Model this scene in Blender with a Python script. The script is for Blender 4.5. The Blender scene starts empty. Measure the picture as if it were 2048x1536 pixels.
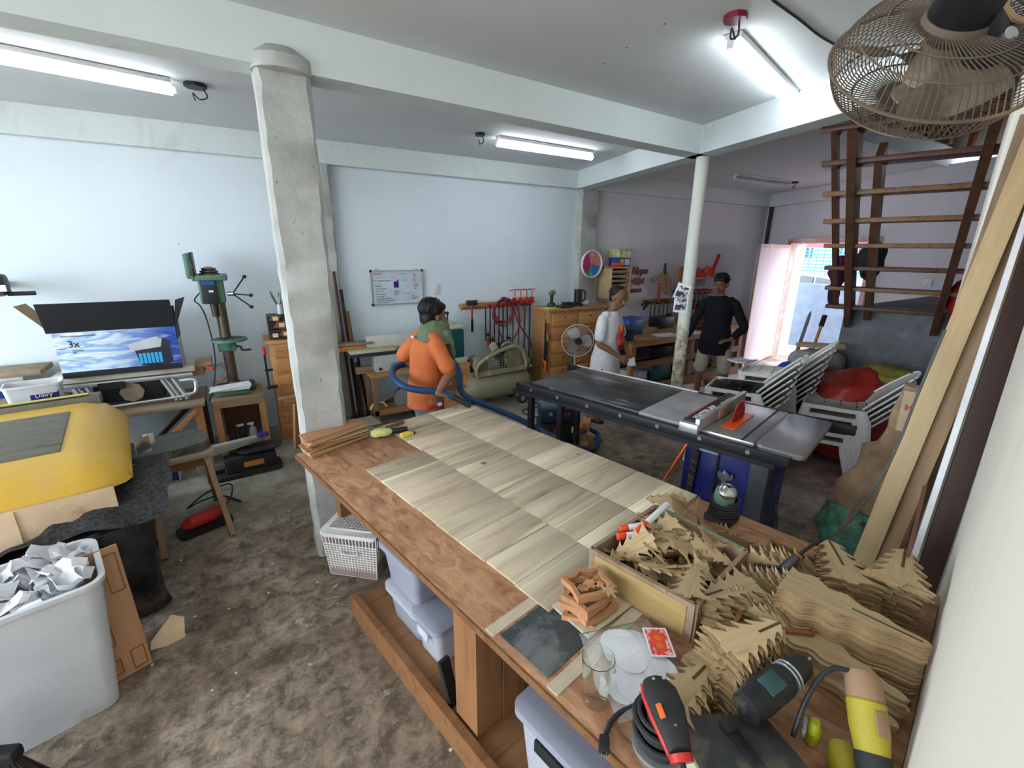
import bpy, bmesh, math, random
from mathutils import Vector, Matrix, Euler
from math import sin, cos, pi, radians as rad
random.seed(7)
S = bpy.context.scene
COL = S.collection
# ---------------------------------------------------------------- camera
FPX, HC, PITCH, ROLL, YAW = 900.0, 2.0, 16.6, 0.5, -31.5
def _cam_axes():
    p, r, y = rad(PITCH), rad(ROLL), rad(YAW)
    fw = Vector((0, cos(p), -sin(p))); rt = Vector((1, 0, 0)); up = rt.cross(fw)
    rt2 = rt*cos(r)+up*sin(r); up2 = -rt*sin(r)+up*cos(r)
    Z = Matrix.Rotation(y, 3, 'Z')
    return Z@rt2, Z@up2, Z@fw
CR, CU, CF = _cam_axes()
cd = bpy.data.cameras.new('camera'); cam = bpy.data.objects.new('camera', cd); COL.objects.link(cam)
cd.sensor_width = 36; cd.lens = 36*FPX/2048; cd.clip_start = .03; cd.clip_end = 200
m3 = Matrix((CR, CU, -CF)).transposed()
cam.matrix_world = Matrix.Translation((0, 0, HC)) @ m3.to_4x4()
S.camera = cam
S.view_settings.view_transform = 'Standard'; S.view_settings.look = 'None'
S.view_settings.gamma = 1; S.view_settings.use_curve_mapping = False
S.view_settings.exposure = 1.45
# photo measurement helpers: a pixel ray met with a real horizontal / vertical plane
def ray(x, y): return CR*((x-1024)/FPX) - CU*((y-768)/FPX) + CF
def A(x, y, z=0.):
    d = ray(x, y); t = (z-HC)/d.z; return Vector((0, 0, HC)) + d*t
def DY(x, y, Y):
    d = ray(x, y); return Vector((0, 0, HC)) + d*(Y/d.y)
def VZ(x, y, P):
    d = ray(x, y); return HC + d.z*math.hypot(P[0], P[1])/math.hypot(d.x, d.y)
# ---------------------------------------------------------------- world + daylight
w = bpy.data.worlds.new('world'); S.world = w; w.use_nodes = True
wn = w.node_tree; wn.nodes.clear()
bg = wn.nodes.new('ShaderNodeBackground'); wo = wn.nodes.new('ShaderNodeOutputWorld')
bg.inputs[0].default_value = (.80, .90, 1.0, 1); bg.inputs[1].default_value = 3.6
wn.links.new(bg.outputs[0], wo.inputs[0])
sd = bpy.data.lights.new('sun', 'SUN'); sd.energy = 1.0; sd.angle = rad(3); sd.color = (1, .96, .9)
sun = bpy.data.objects.new('sun', sd); COL.objects.link(sun)
sun.rotation_euler = (rad(38), 0, rad(200))
# daylight: far door, plus the unseen left end opened for fill; portals guide it
def portal(name, loc, rot, sx, sy):
    l = bpy.data.lights.new(name, 'AREA'); l.shape = 'RECTANGLE'; l.size = sx; l.size_y = sy; l.cycles.is_portal = True
    o = bpy.data.objects.new(name, l); COL.objects.link(o); o.location = loc; o.rotation_euler = rot
portal('left_fill_opening', (-4.45, 2.5, 1.45), (0, rad(-90), 0), 2.9, 6.0)
portal('doorway_daylight', (9.25, 4.0, 1.1), (0, rad(90), rad(22.8)), 2.2, 1.6)
# ---------------------------------------------------------------- materials
def new_mat(name):
    m = bpy.data.materials.new(name); m.use_nodes = True
    nt = m.node_tree; b = nt.nodes['Principled BSDF']; b.inputs['Specular IOR Level'].default_value = .32; return m, nt, b
def _c(c): return (c[0], c[1], c[2], 1)
def noise(nt, scale, detail=4, rough=.55, vec=None, dist=0):
    n = nt.nodes.new('ShaderNodeTexNoise'); n.inputs['Scale'].default_value = scale
    n.inputs['Detail'].default_value = detail; n.inputs['Roughness'].default_value = rough
    n.inputs['Distortion'].default_value = dist
    if vec is not None: nt.links.new(vec, n.inputs['Vector'])
    return n.outputs['Fac']
def ramp(nt, fac, stops):
    r = nt.nodes.new('ShaderNodeValToRGB'); cr = r.color_ramp
    while len(cr.elements) < len(stops): cr.elements.new(.5)
    for e, (p, c) in zip(cr.elements, stops): e.position = p; e.color = _c(c) if len(c) == 3 else c
    nt.links.new(fac, r.inputs[0]); return r.outputs[0]
def mix(nt, fac, a, b, mode='MIX'):
    n = nt.nodes.new('ShaderNodeMix'); n.data_type = 'RGBA'; n.blend_type = mode
    for sock, v in ((n.inputs[0], fac), (n.inputs[6], a), (n.inputs[7], b)):
        if isinstance(v, (int, float)): sock.default_value = v
        elif isinstance(v, tuple): sock.default_value = _c(v)
        else: nt.links.new(v, sock)
    return n.outputs[2]
def coords(nt, stretch=(1, 1, 1), world=False, rnd=False):
    if world:
        g = nt.nodes.new('ShaderNodeNewGeometry'); src = g.outputs['Position']
    else:
        g = nt.nodes.new('ShaderNodeTexCoord'); src = g.outputs['Object']
    if rnd:
        oi = nt.nodes.new('ShaderNodeObjectInfo'); mu = nt.nodes.new('ShaderNodeMath'); mu.operation = 'MULTIPLY'
        mu.inputs[1].default_value = 37.; nt.links.new(oi.outputs['Random'], mu.inputs[0])
        va = nt.nodes.new('ShaderNodeVectorMath'); nt.links.new(src, va.inputs[0]); nt.links.new(mu.outputs[0], va.inputs[1]); src = va.outputs[0]
    mp = nt.nodes.new('ShaderNodeMapping'); mp.inputs['Scale'].default_value = stretch
    nt.links.new(src, mp.inputs[0]); return mp.outputs[0]
def bump(nt, b, h, strength=.3, dist=.01):
    n = nt.nodes.new('ShaderNodeBump'); n.inputs['Strength'].default_value = strength; n.inputs['Distance'].default_value = dist
    nt.links.new(h, n.inputs['Height']); nt.links.new(n.outputs[0], b.inputs['Normal'])
def pm(name, c1, c2=None, scale=6, rough=.55, metal=0., bmp=0., stretch=(1, 1, 1), lo=.35, hi=.65, c3=None, s3=2.5, t3=.6, world=False, coat=0., sub=0.):
    """painted / plastic / metal surface: two tones of noise, a third tone of dust or stain"""
    m, nt, b = new_mat(name)
    b.inputs['Roughness'].default_value = rough; b.inputs['Metallic'].default_value = metal
    if coat: b.inputs['Coat Weight'].default_value = coat
    if c2 is None: c2 = tuple(x*.82 for x in c1)
    v = coords(nt, stretch, world)
    f = noise(nt, scale, 5, .6, v)
    col = ramp(nt, f, [(lo, c1), (hi, c2)])
    if c3 is not None:
        g = noise(nt, s3, 6, .65, v, .4)
        k = ramp(nt, g, [(t3-.05, (0, 0, 0)), (t3+.07, (1, 1, 1))])
        col = mix(nt, k, col, c3)
    nt.links.new(col, b.inputs['Base Color'])
    if bmp: bump(nt, b, f, bmp)
    return m
def wood(name, c1, c2, c3=None, axis=0, scale=9, rough=.6, rnd=True, streak=None, knots=True, bmp=.12):
    """wood with grain running along the given local axis"""
    m, nt, b = new_mat(name)
    b.inputs['Roughness'].default_value = rough
    st = [scale]*3; st[axis] = scale*.09
    v = coords(nt, tuple(st), rnd=rnd)
    f = noise(nt, 1.4, 7, .62, v, 1.2)
    col = ramp(nt, f, [(.28, c2), (.5, c1), (.72, tuple(min(1, x*1.12) for x in c1))])
    if c3:
        st2 = [scale*.35]*3; st2[axis] = scale*.05
        v2 = coords(nt, tuple(st2), rnd=rnd)
        g = noise(nt, 1.1, 3, .5, v2, .6)
        k = ramp(nt, g, [(.50, (0, 0, 0)), (.62, (1, 1, 1))])
        col = mix(nt, k, col, c3)
    if streak:
        st3 = [scale*.55]*3; st3[axis] = scale*.02
        v3 = coords(nt, tuple(st3), rnd=rnd)
        g3 = noise(nt, 1.0, 0, .5, v3)
        k3 = ramp(nt, g3, [(.655, (0, 0, 0)), (.665, (1, 1, 1)), (.70, (1, 1, 1)), (.71, (0, 0, 0))])
        col = mix(nt, k3, col, streak)
    if knots:
        v4 = coords(nt, (3.1, 3.1, 3.1), rnd=rnd)
        vo = nt.nodes.new('ShaderNodeTexVoronoi'); vo.inputs['Scale'].default_value = .9
        nt.links.new(v4, vo.inputs['Vector'])
        k4 = ramp(nt, vo.outputs['Distance'], [(.025, (1, 1, 1)), (.075, (0, 0, 0))])
        col = mix(nt, k4, col, tuple(x*.35 for x in c2))
    if rnd:
        oi = nt.nodes.new('ShaderNodeObjectInfo'); hs_ = nt.nodes.new('ShaderNodeMapRange'); hs_.inputs[3].default_value = .74; hs_.inputs[4].default_value = 1.1
        nt.links.new(oi.outputs['Random'], hs_.inputs[0]); cx = nt.nodes.new('ShaderNodeCombineColor')
        for k in range(3): nt.links.new(hs_.outputs[0], cx.inputs[k])
        col = mix(nt, 1., col, cx.outputs[0], 'MULTIPLY')
    nt.links.new(col, b.inputs['Base Color'])
    if bmp: bump(nt, b, f, bmp)
    return m
def emit(name, col, s):
    m, nt, b = new_mat(name); b.inputs['Base Color'].default_value = _c(col)
    b.inputs['Emission Color'].default_value = _c(col); b.inputs['Emission Strength'].default_value = s; return m
def glass(name, col=(1, 1, 1), rough=.02, trans=1.0, ior=1.45, alpha=1.):
    m, nt, b = new_mat(name); b.inputs['Base Color'].default_value = _c(col); b.inputs['Roughness'].default_value = rough
    b.inputs['Transmission Weight'].default_value = trans; b.inputs['IOR'].default_value = ior; b.inputs['Alpha'].default_value = alpha; return m
M = {}
def flat(name, c, rough=.5, metal=0., **k):
    if name not in M: M[name] = pm(name, c, rough=rough, metal=metal, **k)
    return M[name]
# the big surfaces
def wall_mat(name, base, dark, stain, dots=(.10, .10, .10), rough=.75):
    m, nt, b = new_mat(name); b.inputs['Roughness'].default_value = rough
    v = coords(nt, (.6, .6, .25), True)
    f = noise(nt, 1.6, 6, .6, v)
    col = ramp(nt, f, [(.3, base), (.7, dark)])
    v2 = coords(nt, (1, 1, .35), True)
    g = noise(nt, 3.2, 8, .7, v2, .8)
    col = mix(nt, ramp(nt, g, [(.58, (0, 0, 0)), (.78, (.8, .8, .8))]), col, stain)
    v3 = coords(nt, (1, 1, 1), True)
    vo = nt.nodes.new('ShaderNodeTexVoronoi'); vo.inputs['Scale'].default_value = 4.5; nt.links.new(v3, vo.inputs['Vector'])
    gate = noise(nt, 1.1, 2, .5, v3)
    gm = ramp(nt, gate, [(.55, (0, 0, 0)), (.6, (.8, .8, .8))])
    k = ramp(nt, vo.outputs['Distance'], [(.03, (1, 1, 1)), (.05, (0, 0, 0))])
    kk = mix(nt, 1.0, k, gm, 'MULTIPLY')
    col = mix(nt, kk, col, dots)
    nt.links.new(col, b.inputs['Base Color'])
    h = noise(nt, 22, 5, .6, v3); bump(nt, b, h, .12, .01)
    return m
M['wall_blue'] = wall_mat('wall_blue', (.72, .80, .85), (.66, .75, .82), (.66, .70, .74))
M['wall_lilac'] = wall_mat('wall_lilac', (.72, .70, .74), (.65, .62, .66), (.60, .48, .48))
M['wall_cream'] = wall_mat('wall_cream', (.86, .81, .71), (.80, .75, .65), (.74, .62, .46))
M['beam_paint'] = wall_mat('beam_paint', (.68, .74, .74), (.60, .66, .66), (.45, .46, .44))
M['ceiling'] = wall_mat('ceiling', (.66, .69, .71), (.60, .63, .66), (.56, .58, .60))
def concrete(name, c1, c2, c3, pits=True):
    m, nt, b = new_mat(name); b.inputs['Roughness'].default_value = .85
    v = coords(nt, (1, 1, 1), True)
    f = noise(nt, 5, 8, .65, v); col = ramp(nt, f, [(.3, c1), (.55, c2), (.75, c3)])
    vo = nt.nodes.new('ShaderNodeTexVoronoi'); vo.inputs['Scale'].default_value = 26; nt.links.new(v, vo.inputs['Vector'])
    g = noise(nt, 9, 3, .6, v); gm = ramp(nt, g, [(.52, (0, 0, 0)), (.6, (1, 1, 1))])
    k = mix(nt, 1., ramp(nt, vo.outputs['Distance'], [(.06, (1, 1, 1)), (.16, (0, 0, 0))]), gm, 'MULTIPLY')
    col = mix(nt, k, col, tuple(x*.25 for x in c1))
    nt.links.new(col, b.inputs['Base Color']); bump(nt, b, noise(nt, 30, 6, .7, v), .5, .01)
    return m
M['concrete'] = concrete('concrete', (.34, .35, .33), (.45, .46, .44), (.55, .55, .52))
M['concrete_grey'] = concrete('concrete_grey', (.11, .12, .13), (.17, .18, .19), (.25, .26, .27))
def floor_mat():
    m, nt, b = new_mat('floor_concrete'); b.inputs['Roughness'].default_value = .7
    v = coords(nt, (1, 1, 1), True)
    f = noise(nt, 1.1, 9, .68, v, .6)
    col = ramp(nt, f, [(.30, (.095, .067, .048)), (.42, (.21, .15, .105)), (.53, (.36, .28, .205)), (.70, (.54, .46, .38))])
    g = noise(nt, 9, 10, .78, v, .3)
    col = mix(nt, ramp(nt, g, [(.40, (.85, .85, .85)), (.60, (0, 0, 0))]), col, (.065, .047, .036))
    g2 = noise(nt, 26, 6, .75, v, .2)
    col = mix(nt, ramp(nt, g2, [(.55, (0, 0, 0)), (.72, (.5, .5, .5))]), col, (.50, .43, .36))
    g3 = noise(nt, 2.2, 8, .8, coords(nt, (9, .9, 1), True), .5)
    col = mix(nt, ramp(nt, g3, [(.56, (0, 0, 0)), (.72, (.45, .45, .45))]), col, (.07, .055, .045))
    # pale cement patches, thin paint splashes and chips
    h = noise(nt, 2.3, 10, .80, coords(nt, (1.0, 1.5, 1), True), .7)
    col = mix(nt, ramp(nt, h, [(.60, (0, 0, 0)), (.66, (.85, .85, .85))]), col, (.56, .53, .49))
    vo = nt.nodes.new('ShaderNodeTexVoronoi'); vo.inputs['Scale'].default_value = 13; nt.links.new(v, vo.inputs['Vector'])
    gate = noise(nt, 2.3, 3, .6, v)
    k = mix(nt, 1., ramp(nt, vo.outputs['Distance'], [(.07, (1, 1, 1)), (.12, (0, 0, 0))]), ramp(nt, gate, [(.48, (0, 0, 0)), (.53, (1, 1, 1))]), 'MULTIPLY')
    col = mix(nt, k, col, (.66, .62, .56))
    # cleaner greenish grey slab at the back left, pinkish tone towards the door
    sx = nt.nodes.new('ShaderNodeSeparateXYZ'); gp = nt.nodes.new('ShaderNodeNewGeometry'); nt.links.new(gp.outputs['Position'], sx.inputs[0])
    def band(sock, a, bb):
        r = nt.nodes.new('ShaderNodeMapRange'); r.inputs[1].default_value = a; r.inputs[2].default_value = bb
        nt.links.new(sock, r.inputs[0]); return r.outputs[0]
    by = band(sx.outputs['Y'], 3.3, 4.2)
    my = nt.nodes.new('ShaderNodeMath'); my.operation = 'MULTIPLY'; my.inputs[1].default_value = .75; nt.links.new(by, my.inputs[0])
    f2 = noise(nt, 3, 7, .6, v, .5)
    slab = ramp(nt, f2, [(.35, (.18, .165, .13)), (.5, (.31, .29, .235)), (.68, (.45, .43, .37))])
    col = mix(nt, my.outputs[0], col, slab)
    bx = band(sx.outputs['X'], 2.4, 4.6)
    add = nt.nodes.new('ShaderNodeMath'); add.operation = 'MULTIPLY_ADD'; add.inputs[1].default_value = .8
    nz = nt.nodes.new('ShaderNodeMath'); nz.operation = 'MULTIPLY'; nt.links.new(bx, nz.inputs[0])
    nt.links.new(noise(nt, 2.5, 6, .7, v, .5), nz.inputs[1])
    k2 = ramp(nt, nz.outputs[0], [(.22, (0, 0, 0)), (.5, (.85, .85, .85))])
    pink = ramp(nt, f2, [(.35, (.30, .18, .15)), (.6, (.62, .48, .44))])
    col = mix(nt, k2, col, pink)
    nt.links.new(col, b.inputs['Base Color'])
    bump(nt, b, g, .35, .01)
    return m
M['floor'] = floor_mat()
# ---------------------------------------------------------------- mesh builder
class MB:
    def __init__(s): s.bm = bmesh.new(); s.m = Matrix.Identity(4)
    def at(s, loc=(0, 0, 0), rot=(0, 0, 0)):
        s.m = Matrix.Translation(loc) @ Euler(rot).to_matrix().to_4x4(); return s
    def _new(s, geom, bev=0, seg=2):
        vs = [g for g in geom if isinstance(g, bmesh.types.BMVert)]
        if bev > 0:
            es = list({e for v in vs for e in v.link_edges})
            r = bmesh.ops.bevel(s.bm, geom=es, offset=bev, segments=seg, affect='EDGES', profile=.5)
    def box(s, c, d, rot=(0, 0, 0), bev=0, seg=2):
        mt = s.m @ Matrix.Translation(c) @ Euler(rot).to_matrix().to_4x4() @ Matrix.Diagonal((d[0], d[1], d[2], 1))
        r = bmesh.ops.create_cube(s.bm, size=1, matrix=mt); s._new(r['verts'], bev, seg); return s
    def bar(s, p, q, w_, t_, up=(0, 0, 1), bev=0):
        p, q = Vector(p), Vector(q); d = q-p; L = d.length; x = d.normalized()
        u = Vector(up); y = u.cross(x)
        if y.length < 1e-4: y = Vector((0, 1, 0)).cross(x)
        y.normalize(); z = x.cross(y)
        R_ = Matrix((x, y, z)).transposed().to_4x4()
        mt = s.m @ Matrix.Translation((p+q)/2) @ R_ @ Matrix.Diagonal((L, w_, t_, 1))
        r = bmesh.ops.create_cube(s.bm, size=1, matrix=mt); s._new(r['verts'], bev); return s
    def cyl(s, p, q, r0, r1=None, seg=20, bev=0, caps=True):
        p, q = Vector(p), Vector(q); r1 = r0 if r1 is None else r1; d = q-p
        R_ = d.to_track_quat('Z', 'Y').to_matrix().to_4x4()
        mt = s.m @ Matrix.Translation((p+q)/2) @ R_
        r = bmesh.ops.create_cone(s.bm, cap_ends=caps, segments=seg, radius1=r0, radius2=r1, depth=d.length, matrix=mt)
        if bev:
            es = [e for e in {e for v in r['verts'] for e in v.link_edges} if any(len(f.verts) > 4 for f in e.link_faces)]
            bmesh.ops.bevel(s.bm, geom=es, offset=bev, segments=2, affect='EDGES', profile=.5)
        return s
    def sph(s, c, r, sc=(1, 1, 1), rot=(0, 0, 0), u=20, v=12):
        mt = s.m @ Matrix.Translation(c) @ Euler(rot).to_matrix().to_4x4() @ Matrix.Diagonal((r*sc[0], r*sc[1], r*sc[2], 1))
        bmesh.ops.create_uvsphere(s.bm, u_segments=u, v_segments=v, radius=1, matrix=mt); return s
    def tube(s, pts, r, seg=8, smooth=4, closed=False):
        P = [Vector(p) for p in pts]
        if smooth > 1 and len(P) > 2:
            Q = []; n = len(P)
            rng = range(n) if closed else range(n-1)
            for i in rng:
                p0 = P[(i-1) % n] if closed or i > 0 else P[0]*2-P[1]
                p1, p2 = P[i], P[(i+1) % n]
                p3 = P[(i+2) % n] if closed or i+2 < n else P[-1]*2-P[-2]
                for k in range(smooth):
                    t = k/smooth
                    Q.append(.5*((2*p1)+(-p0+p2)*t+(2*p0-5*p1+4*p2-p3)*t*t+(-p0+3*p1-3*p2+p3)*t**3))
            if not closed: Q.append(P[-1])
            P = Q
        rr = r if callable(r) else (lambda t: r)
        rings = []; n = len(P); prev = None
        for i, p in enumerate(P):
            d = (P[(i+1) % n]-P[i-1]) if closed else (P[min(i+1, n-1)]-P[max(i-1, 0)])
            d.normalize()
            if prev is None:
                a = d.orthogonal().normalized()
            else:
                a = (prev-d*prev.dot(d))
                a = a.normalized() if a.length > 1e-6 else d.orthogonal().normalized()
            prev = a; b_ = d.cross(a); R0 = rr(i/max(1, n-1))
            rings.append([s.bm.verts.new(s.m @ (p+a*R0*cos(2*pi*k/seg)+b_*R0*sin(2*pi*k/seg))) for k in range(seg)])
        for i in range(n if closed else n-1):
            a, b_ = rings[i], rings[(i+1) % n]
            for k in range(seg): s.bm.faces.new((a[k], a[(k+1) % seg], b_[(k+1) % seg], b_[k]))
        if not closed:
            s.bm.faces.new(rings[0][::-1]); s.bm.faces.new(rings[-1])
        return s
    def lathe(s, prof, c=(0, 0, 0), axis=(0, 0, 1), seg=28, sc=(1, 1)):
        R_ = Vector(axis).to_track_quat('Z', 'Y').to_matrix().to_4x4(); mt = s.m @ Matrix.Translation(c) @ R_
        rings = []
        for (r, z) in prof:
            if r < 1e-5: rings.append([s.bm.verts.new(mt @ Vector((0, 0, z)))])
            else: rings.append([s.bm.verts.new(mt @ Vector((r*cos(2*pi*k/seg)*sc[0], r*sin(2*pi*k/seg)*sc[1], z))) for k in range(seg)])
        for a, b_ in zip(rings, rings[1:]):
            for k in range(seg):
                f = [a[k % len(a)], a[(k+1) % len(a)], b_[(k+1) % len(b_)], b_[k % len(b_)]]
                f = [v for i, v in enumerate(f) if v not in f[:i]]
                if len(f) > 2: s.bm.faces.new(f)
        return s
    def prism(s, poly, z0, z1, bev=0):
        a = [s.bm.verts.new(s.m @ Vector((x, y, z0))) for x, y in poly]
        b_ = [s.bm.verts.new(s.m @ Vector((x, y, z1))) for x, y in poly]
        s.bm.faces.new(a[::-1]); s.bm.faces.new(b_); n = len(a)
        for i in range(n): s.bm.faces.new((a[i], a[(i+1) % n], b_[(i+1) % n], b_[i]))
        if bev:
            es = [e for e in {e for v in a+b_ for e in v.link_edges}]
            bmesh.ops.bevel(s.bm, geom=es, offset=bev, segments=2, affect='EDGES', profile=.5)
        return s
    def quad(s, *pts):
        s.bm.faces.new([s.bm.verts.new(s.m @ Vector(p)) for p in pts]); return s
    def grid(s, fn, nu, nv, thick=0):
        V_ = [[s.bm.verts.new(s.m @ Vector(fn(i/nu, j/nv))) for j in range(nv+1)] for i in range(nu+1)]
        fs = [s.bm.faces.new((V_[i][j], V_[i+1][j], V_[i+1][j+1], V_[i][j+1])) for i in range(nu) for j in range(nv)]
        if thick: bmesh.ops.solidify(s.bm, geom=fs, thickness=thick)
        return s
    def loft(s, rings, seg=20, caps=True):
        """rings: (centre, rx, ry, xdir) ellipses"""
        R2 = []
        for (c, rx, ry, xd, yd) in rings:
            c, xd, yd = Vector(c), Vector(xd).normalized(), Vector(yd).normalized()
            R2.append([s.bm.verts.new(s.m @ (c+xd*rx*cos(2*pi*k/seg)+yd*ry*sin(2*pi*k/seg))) for k in range(seg)])
        for a, b_ in zip(R2, R2[1:]):
            for k in range(seg): s.bm.faces.new((a[k], a[(k+1) % seg], b_[(k+1) % seg], b_[k]))
        if caps: s.bm.faces.new(R2[0][::-1]); s.bm.faces.new(R2[-1])
        return s
    def mesh(s, name, mat):
        me = bpy.data.meshes.new(name); bmesh.ops.recalc_face_normals(s.bm, faces=s.bm.faces[:])
        s.bm.to_mesh(me); s.bm.free()
        for p in me.polygons: p.use_smooth = True
        try: me.set_sharp_from_angle(angle=rad(38))
        except Exception: pass
        if mat: me.materials.append(M[mat] if isinstance(mat, str) else mat)
        return me
    def build(s, name, mat, parent=None, label=None):
        o = bpy.data.objects.new(name, s.mesh(name, mat)); COL.objects.link(o)
        if parent is not None: o.parent = parent
        if label: o['label'] = label
        return o
def thing(name, label, cat, loc=(0, 0, 0), rz=0, group=None, rot=None):
    o = bpy.data.objects.new(name, None); COL.objects.link(o); o.empty_display_size = .1
    o.location = loc; o.rotation_euler = rot if rot else (0, 0, rz); o['label'] = label; o['category'] = cat
    if group: o['group'] = group
    return o
def tag(o, label, cat, group=None, loc=None, rz=None, rot=None):
    o['label'] = label; o['category'] = cat
    if group: o['group'] = group
    if loc is not None: o.location = loc
    if rz is not None: o.rotation_euler = (0, 0, rz)
    if rot is not None: o.rotation_euler = rot
    return o
def struct(o): o['kind'] = 'structure'; return o
def dup(o, loc=None, rz=None, label=None, rot=None, group=None, parent=None):
    c = o.copy(); COL.objects.link(c)
    if parent is not None: c.parent = parent
    for ch in list(o.children): dup(ch, parent=c)
    if loc is not None: c.location = loc
    if rz is not None: c.rotation_euler = (0, 0, rz)
    if rot is not None: c.rotation_euler = rot
    if label: c['label'] = label
    if group: c['group'] = group
    return c
def text(txt, size, mat, parent, loc, rot=(pi/2, 0, 0), name='lettering', ext=.0006, align='LEFT', shear=0, sx=1., bold=0):
    cu = bpy.data.curves.new('t', 'FONT'); cu.body = txt; cu.size = size; cu.extrude = ext; cu.align_x = align; cu.shear = shear
    cu.offset = bold; cu.resolution_u = 3
    t = bpy.data.objects.new('t', cu); COL.objects.link(t); bpy.context.view_layer.update()
    me = bpy.data.meshes.new_from_object(t.evaluated_get(bpy.context.evaluated_depsgraph_get()))
    bpy.data.objects.remove(t); bpy.data.curves.remove(cu)
    me.name = name; me.materials.clear(); me.materials.append(M[mat] if isinstance(mat, str) else mat)
    o = bpy.data.objects.new(name, me); COL.objects.link(o); o.location = loc; o.rotation_euler = rot; o.scale = (sx, 1, 1)
    if parent is not None: o.parent = parent
    return o
# shared materials
flat('black_plastic', (.018, .018, .02), .45); flat('black_rubber', (.03, .03, .032), .7, c3=(.10, .085, .07), t3=.62)
flat('dark_metal', (.035, .036, .038), .45, .3, c3=(.16, .13, .10), t3=.6); flat('steel', (.48, .50, .52), .32, .9)
flat('chrome', (.75, .76, .78), .15, 1.); flat('alu', (.60, .62, .63), .35, .7); flat('alu_dull', (.42, .44, .46), .45, .6, c3=(.42, .37, .28), t3=.6)
flat('white_plastic', (.74, .75, .76), .4); flat('red_plastic', (.55, .035, .025), .4); flat('orange_plastic', (.85, .17, .03), .4)
flat('yellow_plastic', (.80, .62, .05), .45); flat('blue_plastic', (.02, .08, .34), .4); flat('green_paint', (.10, .21, .15), .45, c3=(.22, .20, .15), t3=.6)
flat('paper', (.82, .83, .86), .8); flat('ink_black', (.02, .02, .025), .6); flat('ink_red', (.6, .04, .04), .6); flat('ink_blue', (.08, .25, .55), .6)
flat('cardboard', (.42, .29, .18), .85, c2=(.34, .23, .14)); flat('dust', (.33, .27, .19), .95, c2=(.24, .19, .13), scale=14)
M['wood_orange'] = wood('wood_orange', (.50, .24, .09), (.34, .145, .05), axis=0, scale=10)
M['wood_orange_v'] = wood('wood_orange_v', (.48, .23, .09), (.33, .14, .05), axis=2, scale=10)
M['wood_red'] = wood('wood_red', (.22, .10, .040), (.13, .056, .022), axis=0)
M['wood_red_v'] = wood('wood_red_v', (.25, .115, .045), (.15, .065, .026), axis=2)
M['wood_dark'] = wood('wood_dark', (.115, .052, .030), (.06, .026, .016), axis=0, rough=.45, knots=False)
M['wood_dark_v'] = wood('wood_dark_v', (.105, .046, .027), (.055, .024, .015), axis=2, rough=.45, knots=False)
M['tread_wood'] = wood('tread_wood', (.24, .125, .055), (.13, .06, .028), axis=0, rough=.45, knots=False)
M['wood_pale'] = wood('wood_pale', (.60, .43, .23), (.45, .30, .15), axis=0, knots=False)
M['wood_pale_v'] = wood('wood_pale_v', (.60, .43, .23), (.43, .28, .14), axis=2, knots=False)
M['wood_old'] = wood('wood_old', (.30, .20, .12), (.18, .11, .065), (.36, .29, .20), axis=0)
M['wood_old_v'] = wood('wood_old_v', (.32, .19, .11), (.19, .105, .06), axis=2)
M['tree_wood'] = wood('tree_wood', (.52, .38, .21), (.38, .26, .13), axis=0, scale=26, knots=False, rough=.65)
M['tree_edge'] = wood('tree_edge', (.34, .22, .11), (.20, .12, .055), axis=0, scale=30, knots=False, rough=.8)
M['board_wood'] = wood('board_wood', (.60, .49, .35), (.38, .30, .21), (.72, .61, .45), axis=0, scale=13, streak=(.82, .72, .50), rough=.62)
M['stick_wood'] = wood('stick_wood', (.42, .27, .15), (.25, .15, .08), axis=0)
M['nativity_wood'] = wood('nativity_wood', (.56, .27, .13), (.42, .19, .085), axis=0, scale=20, knots=False)
def ply_mat():
    m, nt, b = new_mat('table_ply'); b.inputs['Roughness'].default_value = .5
    v = coords(nt, (4.5, 1.4, 1))
    f = noise(nt, 3.2, 8, .66, v, 1.6)
    col = ramp(nt, f, [(.28, (.15, .062, .033)), (.43, (.30, .145, .072)), (.57, (.43, .23, .125)), (.76, (.54, .33, .20))])
    v2 = coords(nt, (1, 1, 1)); g = noise(nt, 3.5, 7, .7, v2, .8)
    col = mix(nt, ramp(nt, g, [(.55, (0, 0, 0)), (.75, (.7, .7, .7))]), col, (.22, .085, .05))
    nt.links.new(col, b.inputs['Base Color']); bump(nt, b, f, .15); return m
M['table_ply'] = ply_mat()
# ================================================================ THE ROOM
ZC, ZB = 3.10, 2.865
def wx(y): return 9.55-.42*(5.65-y)          # the slanting wall with the far door
def ry(x): return .22+.2*(x-1.5)             # the near right wall
fl = MB(); fl.box((5, 3, -.05), (34, 30, .1)); struct(fl.build('floor', 'floor'))
c = MB()
c.box((-.31, 2.4, ZC+.08), (8.58, 7.0, .16)); c.prism([(3.98, 2.36), (7.95, 2.48), (9.85, 2.5), (9.85, 5.9), (3.98, 5.9)], ZC, ZC+.16)
struct(c.build('ceiling', 'ceiling'))
b = MB(); b.box((.0, 5.75, 1.55), (9.7, .2, 3.1)); struct(b.build('wall_back', 'wall_blue'))
b = MB(); b.box((7.4, 5.75, 1.55), (5.1, .2, 3.1)); struct(b.build('wall_back_bay', 'wall_lilac'))
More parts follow.
